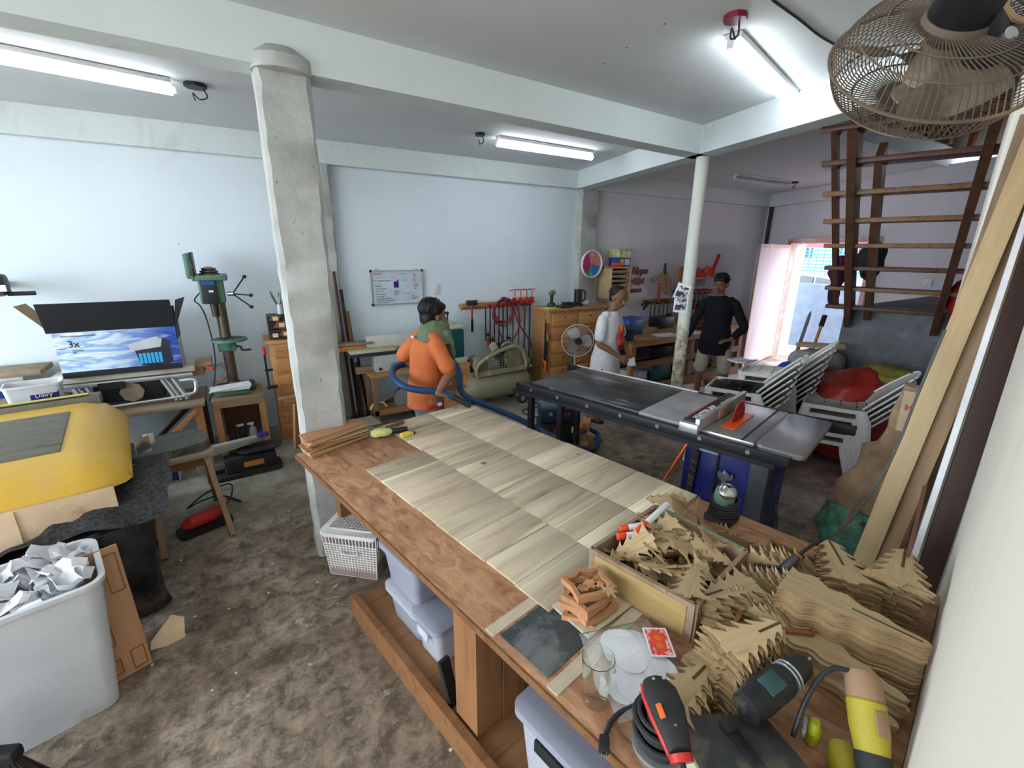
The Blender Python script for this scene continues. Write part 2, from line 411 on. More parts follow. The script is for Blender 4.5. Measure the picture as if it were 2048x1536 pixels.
# wall with the doorway
dv = Vector((.42, 1, 0)).normalized(); nv = Vector((-1, .42, 0)).normalized()   # nv points into the room
def wpt(y, z, off=0): return Vector((wx(y), y, z)) - nv*(-off)
ang = math.atan2(dv.y, dv.x)
DY0, DY1, DH = 3.25, 4.78, 2.16
b = MB()
for y0, y1, z0, z1 in ((-1.2, DY0, 0, 3.1), (DY1, 5.75, 0, 3.1), (DY0, DY1, DH, 3.1)):
    p, q = Vector((wx(y0), y0, (z0+z1)/2)), Vector((wx(y1), y1, (z0+z1)/2))
    b.bar(p-nv*.1, q-nv*.1, .2, z1-z0)
struct(b.build('wall_door', 'wall_lilac'))
b = MB(); b.bar((-4.8, ry(-4.8)-.1, 1.55), (3.5, ry(3.5)-.1, 1.55), .2, 3.1); struct(b.build('wall_right', 'wall_cream'))
b = MB(); b.bar((3.5, ry(3.5)-.1, 2.8), (8.9, ry(3.5)+.05, 2.8), .2, 5.6); struct(b.build('wall_right_bay', 'wall_lilac'))
# upper storey round the stairwell
b = MB()
b.bar((wx(-1.2)+.12, -1.2, 4.42), (wx(5.7)+.12, 5.7, 4.42), .2, 2.4); b.box((6.2, 4.0, 4.42), (6.2, .15, 2.4)); b.box((3.3, 1.6, 4.42), (.15, 4.6, 2.4))
b.box((6.2, 1.9, 5.65), (6.6, 6.4, .12)); struct(b.build('wall_upper', 'wall_cream'))  # unseen roof slab, added to keep the sun out of the stairwell
# beams and columns
def beam(name, pts): 
    b = MB()
    for p, q, w_ in pts: b.bar((p[0], p[1], (ZC+ZB)/2), (q[0], q[1], (ZC+ZB)/2), w_, ZC-ZB)
    return struct(b.build(name, 'beam_paint'))
beam('concrete_beam', [((-4.8, 2.69), (4.03, 3.125), .19)])
beam('concrete_beam', [((4.62, 5.6), (3.45, 1.0), .2)])
beam('concrete_beam', [((-4.8, 5.66), (9.6, 5.60), .14)])
b = MB(); p, q = Vector((wx(5.6), 5.6, 2.98)), Vector((wx(-.3), -.3, 2.98)); b.bar(p+nv*.06, q+nv*.06, .14, .235); struct(b.build('concrete_beam', 'wall_lilac'))
def rough_column(c_, sx, sy, h):
    b = MB(); n = 40
    r_ = random.Random(3)
    rings = []
    for i in range(n+1):
        z = h*i/n
        pts = []
        for k, (u, v) in enumerate(((-1, -1), (1, -1), (1, 1), (-1, 1))):
            ch = .018+.008*r_.random()
            for (du, dv_) in (((0, ch), (ch, 0)) if k in (0, 2) else ((ch, 0), (0, ch))):
                j = r_.uniform(-.004, .004)
                pts.append((c_[0]+u*(sx/2-du)+j, c_[1]+v*(sy/2-dv_)+r_.uniform(-.004, .004), z))
        rings.append([b.bm.verts.new(p_) for p_ in pts])
    for a, e in zip(rings, rings[1:]):
        m_ = len(a)
        for k in range(m_): b.bm.faces.new((a[k], a[(k+1) % m_], e[(k+1) % m_], e[k]))
    b.bm.faces.new(rings[-1])
    return b
b = rough_column((.375, 2.965), .26, .21, ZB); col1 = struct(b.build('concrete_column', 'concrete'))
b = MB(); b.loft([((.375, 2.90, ZB-.01), .145, .12, (1, 0, 0), (0, 1, 0)), ((.375, 2.875, ZB+.05), .14, .10, (1, 0, 0), (0, 1, 0)), ((.37, 2.88, ZB+.095), .08, .06, (1, 0, 0), (0, 1, 0))], seg=16)
struct(b.build('mortar_cap', 'concrete', col1))
b = rough_column((4.74, 5.62), .34, .16, ZB); struct(b.build('concrete_column', 'concrete'))
b = rough_column((.93, 5.62), .28, .16, ZB); struct(b.build('concrete_column', 'concrete'))
b = MB(); pp = [(3.32, ry(3.32)-.05), (3.62, ry(3.62)-.05), (3.60, .92), (3.30, .83)]
b.prism(pp, 0, 3.1, .012); struct(b.build('concrete_column', 'wall_cream'))
m_, nt, bb = new_mat('pipe_paint'); bb.inputs['Roughness'].default_value = .5
v = coords(nt, (1, 1, 1), True); sx = nt.nodes.new('ShaderNodeSeparateXYZ'); gp = nt.nodes.new('ShaderNodeNewGeometry'); nt.links.new(gp.outputs['Position'], sx.inputs[0])
mr = nt.nodes.new('ShaderNodeMapRange'); mr.inputs[1].default_value = 1.75; mr.inputs[2].default_value = 1.1; nt.links.new(sx.outputs['Z'], mr.inputs[0])
f = noise(nt, 16, 8, .7, v, .5); mu = nt.nodes.new('ShaderNodeMath'); mu.operation = 'MULTIPLY'; nt.links.new(mr.outputs[0], mu.inputs[0]); nt.links.new(f, mu.inputs[1])
nt.links.new(mix(nt, ramp(nt, mu.outputs[0], [(.36, (0, 0, 0)), (.6, (1, 1, 1))]), (.66, .68, .60), (.25, .19, .09)), bb.inputs['Base Color']); M['pipe_paint'] = m_
b = MB(); b.cyl((4.02, 3.10, 0), (4.02, 3.10, ZB), .062, seg=32); struct(b.build('steel_column', 'pipe_paint'))
# door, frame, threshold
b = MB()
for y in (DY0-.04, DY1+.04):
    b.bar(Vector((wx(y), y, 0))+nv*.0, Vector((wx(y), y, DH+.04))+nv*.0, .24, .08, up=tuple(dv))
p, q = Vector((wx(DY0-.08), DY0-.08, DH+.04)), Vector((wx(DY1+.08), DY1+.08, DH+.04)); b.bar(p, q, .24, .08)
M['door_pink'] = wall_mat('door_pink', (.72, .66, .72), (.66, .48, .50), (.60, .30, .29), (.30, .14, .12))
M['frame_pink'] = flat('frame_pink', (.66, .42, .36), .6, c3=(.7, .62, .6))
struct(b.build('trim_1', 'frame_pink'))
hinge = Vector((wx(DY1-.02), DY1-.02, 0))+nv*.13
leaf_end = Vector((7.52, 4.50, 0)); du = (leaf_end-hinge).normalized(); L = (leaf_end-hinge).length
dn = struct(thing('door_1', 'pink smeared plywood door standing open', 'door', hinge, math.atan2(du.y, du.x)))
del dn['label'], dn['category']
b = MB(); b.box((L/2, 0, 1.08), (L, .035, 2.08)); b.build('door_panel', 'door_pink', dn)
b = MB()
for x in (.03, L-.03): b.box((x, .0, 1.08), (.06, .05, 2.1))
for z in (.06, 2.1): b.box((L/2, 0, z), (L, .05, .06))
b.build('door_frame', 'frame_pink', dn)
# hanging cable pipe in the far corner and dark strip
b = MB(); b.cyl((wx(5.5)-.06, 5.52, 2.0), (wx(5.5)-.06, 5.52, ZB), .035); tag(b.build('drain_pipe', 'black_plastic'), 'dark pipe running down the far corner above the open door', 'pipe')
# landing
LX = 5.62
b = MB(); pl = [(5.62, 2.30), (5.80, 1.42), (5.95, ry(3.5)+.0), (wx(.9)+.0, .9), (wx(2.35), 2.35)]
b.prism(pl, 0, 1.44); struct(b.build('stair_landing', 'concrete_grey'))
# ---------------------------------------------------------------- stairs
st = thing('staircase', 'dark brown open wooden staircase rising from the grey landing', 'stairs', (0, 0, 0))
a0 = Vector((5.44, 2.19, 1.46)); a1 = Vector((3.98, 1.81, 2.86)); b0 = Vector((5.62, 1.53, 1.46)); b1 = Vector((4.19, 1.12, 2.86))
ud = (a1-a0).normalized(); td = (b0-a0); td.z = 0; td.normalize()
for s_, e_, off in ((a0, a1, 0), (b0, b1, 0)):
    b = MB(); b.bar(s_-ud*.22, e_+ud*.05, .055, .20, up=(0, 0, 1)); b.build('stringer', 'wood_dark', st)
b = MB(); o2 = Vector((.20, -.10, -.06)); b.bar(a0+o2*1.0-ud*.02, a1+o2-ud*.1, .05, .16); b.build('stringer', 'wood_dark', st)
b = MB(); o2 = Vector((-.0, .12, .0)); b.bar(a0-td*.12-ud*.0, a1-td*.12, .04, .07); b.build('side_rail', 'wood_dark', st)
for k in range(8):
    p = a0.lerp(a1, k/7); q = b0.lerp(b1, k/7)
    b = MB(); b.at(); n_ = Vector((ud.x, ud.y, 0)).normalized()
    pp, qq = p-td*.20, q+td*.15
    b.bar(pp-n_*.02, qq-n_*.02, .22, .038, bev=.006); b.build('tread', 'tread_wood' if k in (1, 3, 4, 5) else 'wood_dark', st)
M['baluster_red'] = wood('baluster_red', (.30, .085, .035), (.20, .05, .02), axis=2, knots=False)
rl = thing('stairwell_railing', 'reddish wooden railing round the stairwell on the upper floor', 'railing', (0, 0, 0))
for (x_, y_) in ((1772, 303), (1815, 304), (1858, 307), (1903, 311), (1948, 316)):
    P = A(x_, y_, 3.11); b = MB(); b.box((P.x, P.y+.06, 3.70), (.11, .045, .92)); b.build('baluster', 'baluster_red', rl)
for i in range(7):
    b = MB(); b.box((4.35+.26*i, 2.46+.012*i, 3.70), (.06, .045, .92)); b.build('baluster', 'baluster_red', rl)
b = MB(); b.bar((4.1, 2.45, 4.18), (7.9, 2.56, 4.18), .09, .05); b.bar((4.1, 2.45, 3.27), (7.9, 2.56, 3.27), .07, .03); b.build('handrail', 'baluster_red', rl)
b = MB(); b.bar((4.0, 2.365, 3.16), (7.95, 2.475, 3.16), .03, .22); struct(b.build('trim_2', 'beam_paint'))
# ---------------------------------------------------------------- outside the door
b = MB(); b.box((10.6, 4.6, .68), (.08, 3.6, 1.36)); M['gate_white'] = flat('gate_white', (.22, .29, .38), .5)
tag(b.build('gate_panel', 'gate_white'), 'white metal gate panel outside the open doorway', 'gate')
M['grille_blue'] = flat('grille_blue', (.05, .30, .55), .5)
g = thing('grille_fence', 'blue metal grille fence behind the parked car', 'fence', (15.5, 6, 0))
b = MB()
for i in range(40): b.box((0, -4+.2*i, 1.3), (.015, .015, 2.2))
b.build('upright_bars', 'grille_blue', g)
b = MB()
for i in range(22): b.box((0, 0, .25+.1*i), (.02, 8, .03))
b.build('cross_bars', 'grille_blue', g)
car = thing('car', 'grey car parked outside behind the white gate panel', 'car', (13.3, 5.6, 0), rad(70))
M['car_paint'] = flat('car_paint', (.22, .25, .28), .25, .5); M['car_glass'] = flat('car_glass', (.05, .07, .09), .1)
b = MB(); prof = [(-2.1, .3), (-2.15, .75), (-1.9, .95), (-1.2, 1.0), (-.6, 1.42), (.7, 1.5), (1.5, 1.1), (2.05, 1.0), (2.1, .4)]
b.m = Matrix.Rotation(pi/2, 4, 'X'); b.prism(prof, -.8, .8, .06); b.build('car_body', 'car_paint', car)
b = MB(); b.m = Matrix.Rotation(pi/2, 4, 'X'); b.prism([(-1.05, 1.03), (-.56, 1.36), (.05, 1.41), (.05, 1.03)], -.815, .815); b.prism([(.12, 1.03), (.12, 1.41), (.66, 1.43), (1.3, 1.08)], -.815, .815); b.build('car_window', 'car_glass', car)
for x in (-1.35, 1.3):
    for y in (-.8, .8):
        b = MB(); b.cyl((x, y-.09, .32), (x, y+.09, .32), .32, bev=.03); b.build('wheel', 'black_rubber', car)
M['building_white'] = flat('building_white', (.24, .23, .24), .8); M['awning_red'] = flat('awning_red', (.48, .10, .12), .6)
bd = thing('building', 'white building with barred windows across the street', 'building', (21, 8, 0))
b = MB(); b.box((1, 0, 3.0), (2, 14, 6)); b.build('building_wall', 'building_white', bd)
for i in range(6):
    b = MB(); b.box((-.02, -5.5+2.1*i, 2.25), (.06, 1.3, .9)); wn_ = b.build('window', 'car_glass', bd)
    b = MB()
    for k in range(8): b.box((-.08, -5.5+2.1*i-.6+.17*k, 2.25), (.03, .03, .95))
    b.build('window_bars', 'steel', wn_)
aw = thing('awning', 'red slatted awning roof outside over the parked car', 'awning', (12.3, 5.4, 2.1))
for i in range(7):
    b = MB(); b.box((i*.55, 0, .05+.06*i), (.22, 6, .05)); b.build('awning_slat', 'awning_red', aw)
for y in (-2.9, 2.9):
    b = MB(); b.cyl((3.3, y, -2.1), (3.3, y, .4), .04); b.build('awning_post', 'awning_red', aw)
tr = thing('bush', 'green bush growing behind the blue fence', 'bush', (17.6, 5.4, 0)); M['leaf'] = flat('leaf', (.12, .32, .06), .7)
b = MB(); r_ = random.Random(2)
for i in range(160): b.sph((r_.uniform(-.6, .6), r_.uniform(-1.3, 1.3), 1.3+r_.uniform(-.6, .8)), .17, u=6, v=4)
b.build('foliage', 'leaf', tr); b = MB(); b.cyl((0, 0, 0), (0, 0, 1.2), .08); b.build('trunk', 'wood_old_v', tr)
# ---------------------------------------------------------------- fluorescent lamps
M['tube_on'] = emit('tube_on', (.90, .97, 1.0), 6); M['tube_off'] = flat('tube_off', (.6, .6, .6), .3)
def lamp(p, q, label, on=True, holder='red_plastic'):
    p, q = Vector(p), Vector(q); mid = (p+q)/2; d = (q-p); L = d.length
    t = thing('fluorescent_lamp', label, 'ceiling lamp', mid, math.atan2(d.y, d.x))
    b = MB(); b.box((0, 0, .053), (L*.99, .085, .03), bev=.004); b.build('batten', 'white_plastic', t)
    b = MB(); b.cyl((-L/2, 0, 0), (L/2, 0, 0), .029); b.build('glass_tube', 'tube_on' if on else 'tube_off', t)
    for s_ in (-1, 1):
        b = MB(); b.box((s_*(L/2+.01), 0, .012), (.03, .035, .05)); b.build('end_socket', 'white_plastic', t)
    return t
l1 = lamp((-1.45, 4.02, 3.03), (-.16, 4.25, 3.03), 'lit fluorescent tube on the ceiling left of the concrete column')
l2 = lamp((2.50, 4.40, 3.03), (3.76, 4.42, 3.03), 'lit fluorescent tube on the ceiling above the air compressor')
l3 = lamp((2.42, 1.77, 3.03), (3.62, 2.10, 3.03), 'lit fluorescent tube nearest the camera beside the wall fan')
lamp((-2.6, 1.2, 3.03), (-1.3, 1.35, 3.03), 'added fill tube, out of view, on the ceiling over the near left end')  # extra tube out of view, added to brighten the near bay
lamp((-.35, .75, 3.03), (.9, .95, 3.03), 'added fill tube, out of view, on the ceiling above the near end of the plywood table')  # second added tube out of view, lifts the near right wall
l4 = lamp((6.55, 4.45, 3.03), (7.9, 4.40, 3.03), 'unlit fluorescent tube on the ceiling of the far bay', on=False)
def jbox(loc, label, mat, r=.06):
    t = thing('junction_box', label, 'junction box', loc); b = MB(); b.cyl((0, 0, -.0), (0, 0, -.025), r, seg=8); b.build('box_body', mat, t)
    b = MB(); b.tube([(r*.6, 0, -.02), (r*.9, .01, -.07), (r*.2, .02, -.09), (-r*.3, 0, -.06), (-r*.2, -.02, -.11)], .0045); b.build('loose_wires', 'black_rubber', t)
M['maroon'] = flat('maroon', (.22, .015, .04), .45)
jbox((-.02, 4.27, ZC), 'dark junction box at the end of the tube left of the column', 'black_plastic', .07)
jbox((2.30, 4.40, ZC), 'dark junction box at the end of the tube above the compressor', 'black_plastic', .05)
jbox((2.27, 1.66, ZC), 'maroon junction box on the ceiling at the near lamp', 'maroon', .055)
jbox((8.05, 4.40, ZC), 'dark junction box at the end of the unlit tube', 'black_plastic', .06)
# ================================================================ extra helpers
def rr(hx, hy, r, n=5):
    o = []
    for cx, cy, a in ((hx-r, hy-r, 0), (-hx+r, hy-r, 90), (-hx+r, -hy+r, 180), (hx-r, -hy+r, 270)):
        for k in range(n+1):
            t = rad(a+90*k/n); o.append((cx+r*cos(t), cy+r*sin(t)))
    return o
def lp(b, rings, caps=(1, 1)):
    """loft equal-length polygons [(poly2d, z)]"""
    R2 = [[b.bm.verts.new(b.m @ Vector((x, y, z))) for x, y in p] for p, z in rings]
    n = len(R2[0])
    for a, e in zip(R2, R2[1:]):
        for k in range(n): b.bm.faces.new((a[k], a[(k+1) % n], e[(k+1) % n], e[k]))
    if caps[0]: b.bm.faces.new(R2[0][::-1])
    if caps[1]: b.bm.faces.new(R2[-1])
    return b
def tub(b, hx, hy, h, r, flare=1.12, t=.006, rim=.012, z=0):
    f = flare
    return lp(b, [(rr(hx, hy, r), z), (rr(hx*f, hy*f, r*f), z+h-.02), (rr(hx*f+rim, hy*f+rim, r*f+rim), z+h-.018), (rr(hx*f+rim, hy*f+rim, r*f+rim), z+h),
                  (rr(hx*f-t, hy*f-t, r*f-t), z+h), (rr(hx-t, hy-t, r-t/2), z+t)])
def crumple(o, amp=.01, scale=6., seed=0, sub=0):
    from mathutils import noise as mn
    me = o.data
    if sub:
        bm = bmesh.new(); bm.from_mesh(me); bmesh.ops.subdivide_edges(bm, edges=bm.edges[:], cuts=sub, use_grid_fill=True); bm.to_mesh(me); bm.free()
        for p in me.polygons: p.use_smooth = True
    for v in me.vertices:
        q = v.co*scale+Vector((seed, seed*1.7, 0))
        v.co += Vector((mn.noise(q), mn.noise(q+Vector((9, 0, 0))), mn.noise(q+Vector((0, 9, 0)))))*amp
    return o
def leaf_thing(name, label, cat, b, mat, loc, rz=0, group=None, rot=None):
    return tag(b.build(name, mat), label, cat, group, loc, rz if rot is None else None, rot)
def cable(pts, r, label, mat='black_rubber', name='power_cable', cat='cable'):
    b = MB(); o = Vector(pts[0]); b.tube([Vector(p)-o for p in pts], r, seg=6, smooth=6)
    return tag(b.build(name, mat), label, cat, loc=o)
M['film_black'] = pm('film_black', (.012, .012, .014), (.03, .03, .03), 9, .18, bmp=.9, c3=(.10, .065, .045), s3=4, t3=.6)
M['foam_grey'] = pm('foam_grey', (.045, .047, .050), (.14, .14, .14), 60, .9, bmp=.8)
M['dust_panel'] = pm('dust_panel', (.16, .155, .125), (.21, .20, .165), 7, .8, stretch=(1, 5, 1), c3=(.075, .08, .07), s3=3, t3=.62)
M['yellow_lid'] = pm('yellow_lid', (.80, .50, .07), (.72, .44, .07), 2, .38, c3=(.70, .46, .15), t3=.62)
M['grey_blue'] = flat('grey_blue', (.10, .14, .19), .5, c3=(.2, .2, .18), t3=.6)
# ---------------------------------------------------------------- yellow machine
mc = thing('laser_engraver', 'large machine with a yellow lid and a dusty dark window', 'machine', (-.60, 2.90, 0), rad(9))
b = MB(); b.box((-1.12, .92, .40), (2.16, 1.12, .80), bev=.01); b.build('machine_body', 'grey_blue', mc)
def lidprof():  # y,z profile, front to back
    return [(0, .78), (.0, .90), (.02, .94), (.10, .955), (1.22, .955), (1.36, .93), (1.44, .86), (1.46, .78)]
b = MB(); P = lidprof(); X = [(-2.2, 0, 0), (-.22, 0, 0), (-.10, .012, .03), (-.03, .05, .09), (.0, .10, .17)]
V_ = [[b.bm.verts.new(Vector((x, y+(ins if j < 3 else -ins*1.6 if j > 4 else 0), z-dz if z-dz > .78 else .78))) for j, (y, z) in enumerate(P)] for x, ins, dz in X]
for i in range(len(X)-1):
    for j in range(len(P)-1): b.bm.faces.new((V_[i][j], V_[i+1][j], V_[i+1][j+1], V_[i][j+1]))
b.bm.faces.new(V_[-1]); b.bm.faces.new(V_[0][::-1])
lid = b.build('lid', 'yellow_lid', mc)
b = MB(); b.box((-1.24, .64, .957), (1.95, .78, .012), bev=.004); b.build('lid_window', 'dust_panel', lid)
b = MB(); b.box((-1.12, 1.40, .93), (2.0, .24, .075), rot=(rad(-8), 0, 0), bev=.01); b.build('rear_hood', 'dust_panel', mc)
b = MB(); b.box((-.42, 1.33, .992), (.48, .085, .004), rot=(rad(-8), 0, 0)); M['label_yellow'] = flat('label_yellow', (.62, .58, .05), .6); b.build('warning_label', 'label_yellow', mc)
b = MB(); b.box((-1.13, -.012, .70), (2.1, .025, .20), bev=.003); b.box((-.52, -.025, .70), (.16, .02, .19)); M['cream'] = flat('cream', (.78, .58, .38), .7, c3=(.45, .18, .08), t3=.66); b.build('front_panel', 'cream', mc)
b = MB(); b.bar((.03, .35, .86), (.10, .38, .86), .008, .10); b.bar((.10, .38, .83), (.10, .38, .92), .05, .008); b.build('lid_latch', 'chrome', mc)
b = MB(); b.box((-.01, .50, .36), (.03, .22, .60)); b.build('side_panel', 'grey_blue', mc)
# dust shapes on the window (dark smears are part of the window's dirt)
ft = thing('plastic_wrapped_bundle', 'bulky bundle wrapped in shiny black plastic film in front of the machine', 'bundle', (-1.28, 2.80, 0), rad(12))
b = MB(); b.box((0, 0, .31), (1.42, .30, .60), bev=.06, seg=3); o = b.build('wrapped_block', 'film_black', ft); crumple(o, .05, 7, 1, 5)
b = MB(); fn = lambda u, v: (.78-1.05*u+.12*v, -.16+.42*v, .60+.20*v-.03*sin(9*u)*v+.05*sin(5*u+3*v)); b.grid(fn, 30, 12, .012)
o = b.build('foam_sheet', 'foam_grey', ft); crumple(o, .05, 9, 4)
b = MB(); b.box((-.35, -.06, .67), (.62, .16, .02), rot=(rad(18), 0, 0)); o = b.build('paper_sheet', 'paper', ft)
b = MB(); b.box((-.32, -.14, .655), (.62, .035, .02), rot=(rad(18), 0, 0)); b.build('yellow_tape', 'label_yellow', ft)
# ---------------------------------------------------------------- big white bin
M['tub_white'] = pm('tub_white', (.56, .59, .63), (.64, .67, .71), 3, .35, c3=(.42, .42, .40), s3=2.2, t3=.62)
bn = thing('waste_bin', 'large scuffed white plastic tub full of paper scraps', 'bin', (-.94, 2.37, 0), rad(15))
b = MB(); tub(b, .20, .165, .66, .05, 1.28, .008, .014); b.build('tub', 'tub_white', bn)
b = MB(); r_ = random.Random(5)
for i in range(46):
    x, y = r_.uniform(-.19, .19), r_.uniform(-.14, .14); z = .56+.10*r_.random()+.06*max(0, 1-abs(x-.09)*7)
    fn = lambda u, v: (x+.10*(u-.5)+.01*sin(7*v), y+.08*(v-.5), z+.03*sin(5*u+i)+.02*cos(6*v+i))
    b.at((0, 0, 0)); b.grid(fn, 4, 4)
b.at(); o = b.build('paper_scraps', 'paper', bn); crumple(o, .05, 12, 3); o['kind'] = 'stuff'
b = MB(); b.box((0, 0, .50), (.44, .36, .08), bev=.02); crumple(b.build('scrap_pile', 'paper', bn), .03, 9, 2, 3)['kind'] = 'stuff'
# boards standing between the bin and the bundle
M['cut_board'] = wood('cut_board', (.56, .31, .16), (.47, .25, .12), axis=2, knots=False)
bd1 = thing('cut_out_board', 'tan board with machined outlines leaning beside the white tub', 'board', (-.70, 2.44, .335), rot=(rad(-7), 0, rad(22)))
b = MB(); b.box((0, 0, 0), (.17, .008, .66)); b.build('panel', 'cut_board', bd1)
for (x, z, a, h) in ((.045, .20, .05, .19), (-.045, .05, .05, .10), (-.045, -.10, .05, .10), (.045, -.26, .05, .10), (-.045, -.26, .05, .07)):
    b = MB()
    for p, q in (((x-a/2, z-h/2), (x+a/2, z-h/2)), ((x+a/2, z-h/2), (x+a/2, z+h/2)), ((x+a/2, z+h/2), (x-a/2, z+h/2)), ((x-a/2, z+h/2), (x-a/2, z-h/2))):
        b.bar((p[0], -.0055, p[1]), (q[0], -.0055, q[1]), .004, .004)
    b.build('cut_outline', 'wood_red', bd1)
b = MB(); b.prism([(-.075, -.05), (.07, -.06), (.075, .06), (.02, .09), (-.07, -.01)], 0, .006); leaf_thing('cardboard_scrap', 'folded white and tan cardboard scrap at the foot of the bundle', 'cardboard', b, 'cream', (-.55, 2.56, .04), rot=(rad(55), rad(8), rad(10)))
# broom bottom left
br = thing('broom', 'dark bristled broom head in the bottom left corner of the view', 'broom', (-.97, 1.93, 0), rad(-25))
b = MB(); r_ = random.Random(1)
for i in range(420):
    x, y = r_.uniform(-.15, .15), r_.uniform(-.035, .035); l_ = r_.uniform(.17, .24)
    b.bar((x*.55, y*.5, .26), (x*1.25+r_.uniform(-.02, .02), y*1.6, .26-l_), .0035, .0035)
M['bristle'] = flat('bristle', (.055, .045, .035), .9); o = b.build('bristles', 'bristle', br); o['kind'] = 'stuff'
b = MB(); b.box((0, 0, .275), (.20, .05, .05), bev=.012); b.build('broom_head', 'black_plastic', br); b = MB(); b.cyl((0, 0, .29), (-.25, .06, 1.3), .013); b.build('handle', 'wood_old_v', br)
# ---------------------------------------------------------------- saw-horse stool with padded board
sh = thing('saw_horse', 'rough wooden saw-horse stool with splayed legs holding a padded board', 'stool', (-.50, 3.73, 0), rad(10))
ZT = .58
b = MB(); b.box((0, 0, ZT-.022), (.42, .13, .044), bev=.004); b.build('top_plank', 'wood_old', sh)
for sx_ in (-1, 1):
    for sy_ in (-1, 1):
        b = MB(); b.bar((sx_*.16, sy_*.03, ZT-.05), (sx_*.20, sy_*.32, .0), .05, .035, up=(1, 0, 0)); b.build('leg', 'wood_old_v', sh)
    b = MB(); b.bar((sx_*.185, -.20, .22), (sx_*.185, .20, .22), .03, .05); b.build('cross_brace', 'wood_old', sh)
b = MB(); b.bar((-.18, -.035, ZT-.075), (.18, -.035, ZT-.075), .02, .06); b.bar((-.18, .035, ZT-.075), (.18, .035, ZT-.075), .02, .06); b.build('apron', 'wood_red', sh)
pdp = MB(); poly = rr(.235, .18, .07); pdp.prism(poly, 0, .06, .02)
o = leaf_thing('padded_board', 'thick board wrapped in dark dusty cloth resting on the saw-horse', 'padded board', pdp, pm('dark_cloth', (.09, .10, .09), (.13, .135, .12), 8, .95, bmp=.4, c3=(.03, .035, .04), s3=3, t3=.6), (-.56, 3.86, ZT+.004), rad(10)); crumple(o, .012, 11, 3, 2)
sn = thing('plunge_router', 'red power tool lying with its cable under the saw-horse', 'power tool', (-.42, 3.66, 0), rad(20))
b = MB(); b.loft([((-.14, 0, .07), .02, .02, (0, 1, 0), (0, 0, 1)), ((-.09, 0, .085), .055, .05, (0, 1, 0), (0, 0, 1)), ((.05, 0, .085), .05, .05, (0, 1, 0), (0, 0, 1)), ((.14, 0, .10), .028, .03, (0, 1, 0), (0, 0, 1))], seg=14); b.build('tool_body', 'red_plastic', sn)
b = MB(); b.prism(rr(.17, .08, .03), 0, .035, .006); b.build('base_plate', 'black_plastic', sn)
b = MB(); b.tube([(.14, 0, .1), (.22, .05, .16), (.25, .16, .2), (.10, .22, .16), (-.05, .16, .12), (.02, .04, .2), (.16, .06, .17), (.30, .12, .03), (.25, .3, .015)], .006, smooth=6); b.build('cable', 'black_rubber', sn)
# ---------------------------------------------------------------- long bench at the left wall with folding saw stand
bc = thing('wooden_bench', 'low wooden bench with diagonal braces under the aluminium stand', 'bench', (-.82, 5.16, 0))
b = MB(); b.box((0, 0, .60), (.90, .62, .035), bev=.004); b.build('bench_top', 'wood_old', bc)
for x in (-.39, .39):
    for y in (-.26, .26):
        b = MB(); b.box((x, y, .29), (.07, .07, .58)); b.build('leg', 'wood_orange_v' if y < 0 else 'wood_dark_v', bc)
b = MB(); b.bar((.37, -.27, .55), (-.1, -.27, .08), .035, .08, up=(0, 1, 0)); b.build('diagonal_brace', 'wood_orange', bc); b = MB(); b.bar((.37, .2, .55), (-.15, .2, .05), .035, .1, up=(0, 1, 0)); b.build('diagonal_brace', 'wood_dark', bc)
fs = thing('portable_table_saw', 'aluminium framed portable table saw with folded legs standing on the low bench', 'table saw', (-.92, 5.20, .6175))
b = MB(); b.box((0, -.12, .235), (.98, .08, .035), bev=.005); b.build('fence_rail', 'alu', fs)
b = MB(); b.box((.0, .05, .285), (1.02, .36, .05), bev=.006); M['dusty_alu'] = flat('dusty_alu', (.58, .54, .45), .6, .1, c3=(.5, .36, .2), t3=.6); b.build('saw_table', 'dusty_alu', fs)
b = MB(); b.box((.56, .10, .29), (.17, .30, .03), rot=(0, rad(-8), 0)); b.box((.52, .10, .23), (.10, .24, .09)); b.build('outfeed_wing', 'cardboard', fs)
for x in (-.30, .30):
    b = MB(); b.bar((x-.05, -.14, .22), (x+.04, -.20, .02), .03, .025); b.bar((x+.03, -.14, .22), (x+.12, -.20, .02), .03, .025); b.bar((x-.01, -.135, .22), (x+.08, -.195, .02), .05, .012); b.build('leg_frame', 'alu', fs)
b = MB(); b.cyl((-.30, -.20, .03), (.44, -.20, .05), .013); b.build('cross_tube', 'alu', fs)
b = MB(); b.tube([(.38, -.16, .19), (.48, -.17, .19), (.50, -.18, .15), (.48, -.19, .07), (.40, -.2, .06)], .016); b.build('carry_handle', 'alu', fs)
b = MB(); b.tube([(.60, .05, .26), (.72, .05, .26), (.75, .05, .18), (.70, .05, .1), (.6, .05, .1)], .015); b.build('carry_handle', 'alu_dull', fs)
b = MB(); b.box((.0, .02, .14), (.50, .24, .20), bev=.02); b.build('motor_housing', 'dark_metal', fs); b = MB(); b.cyl((.02, -.14, .13), (.02, -.02, .13), .09, .075, seg=8); b.build('motor_cover', 'dust', fs)
b = MB(); b.box((-.1, -.165, .215), (.18, .03, .06)); b.build('rail_lock', 'black_plastic', fs)
b = MB(); b.cyl((.60, -.10, .28), (.66, -.16, .27), .014); b.build('lock_knob', 'red_plastic', fs)
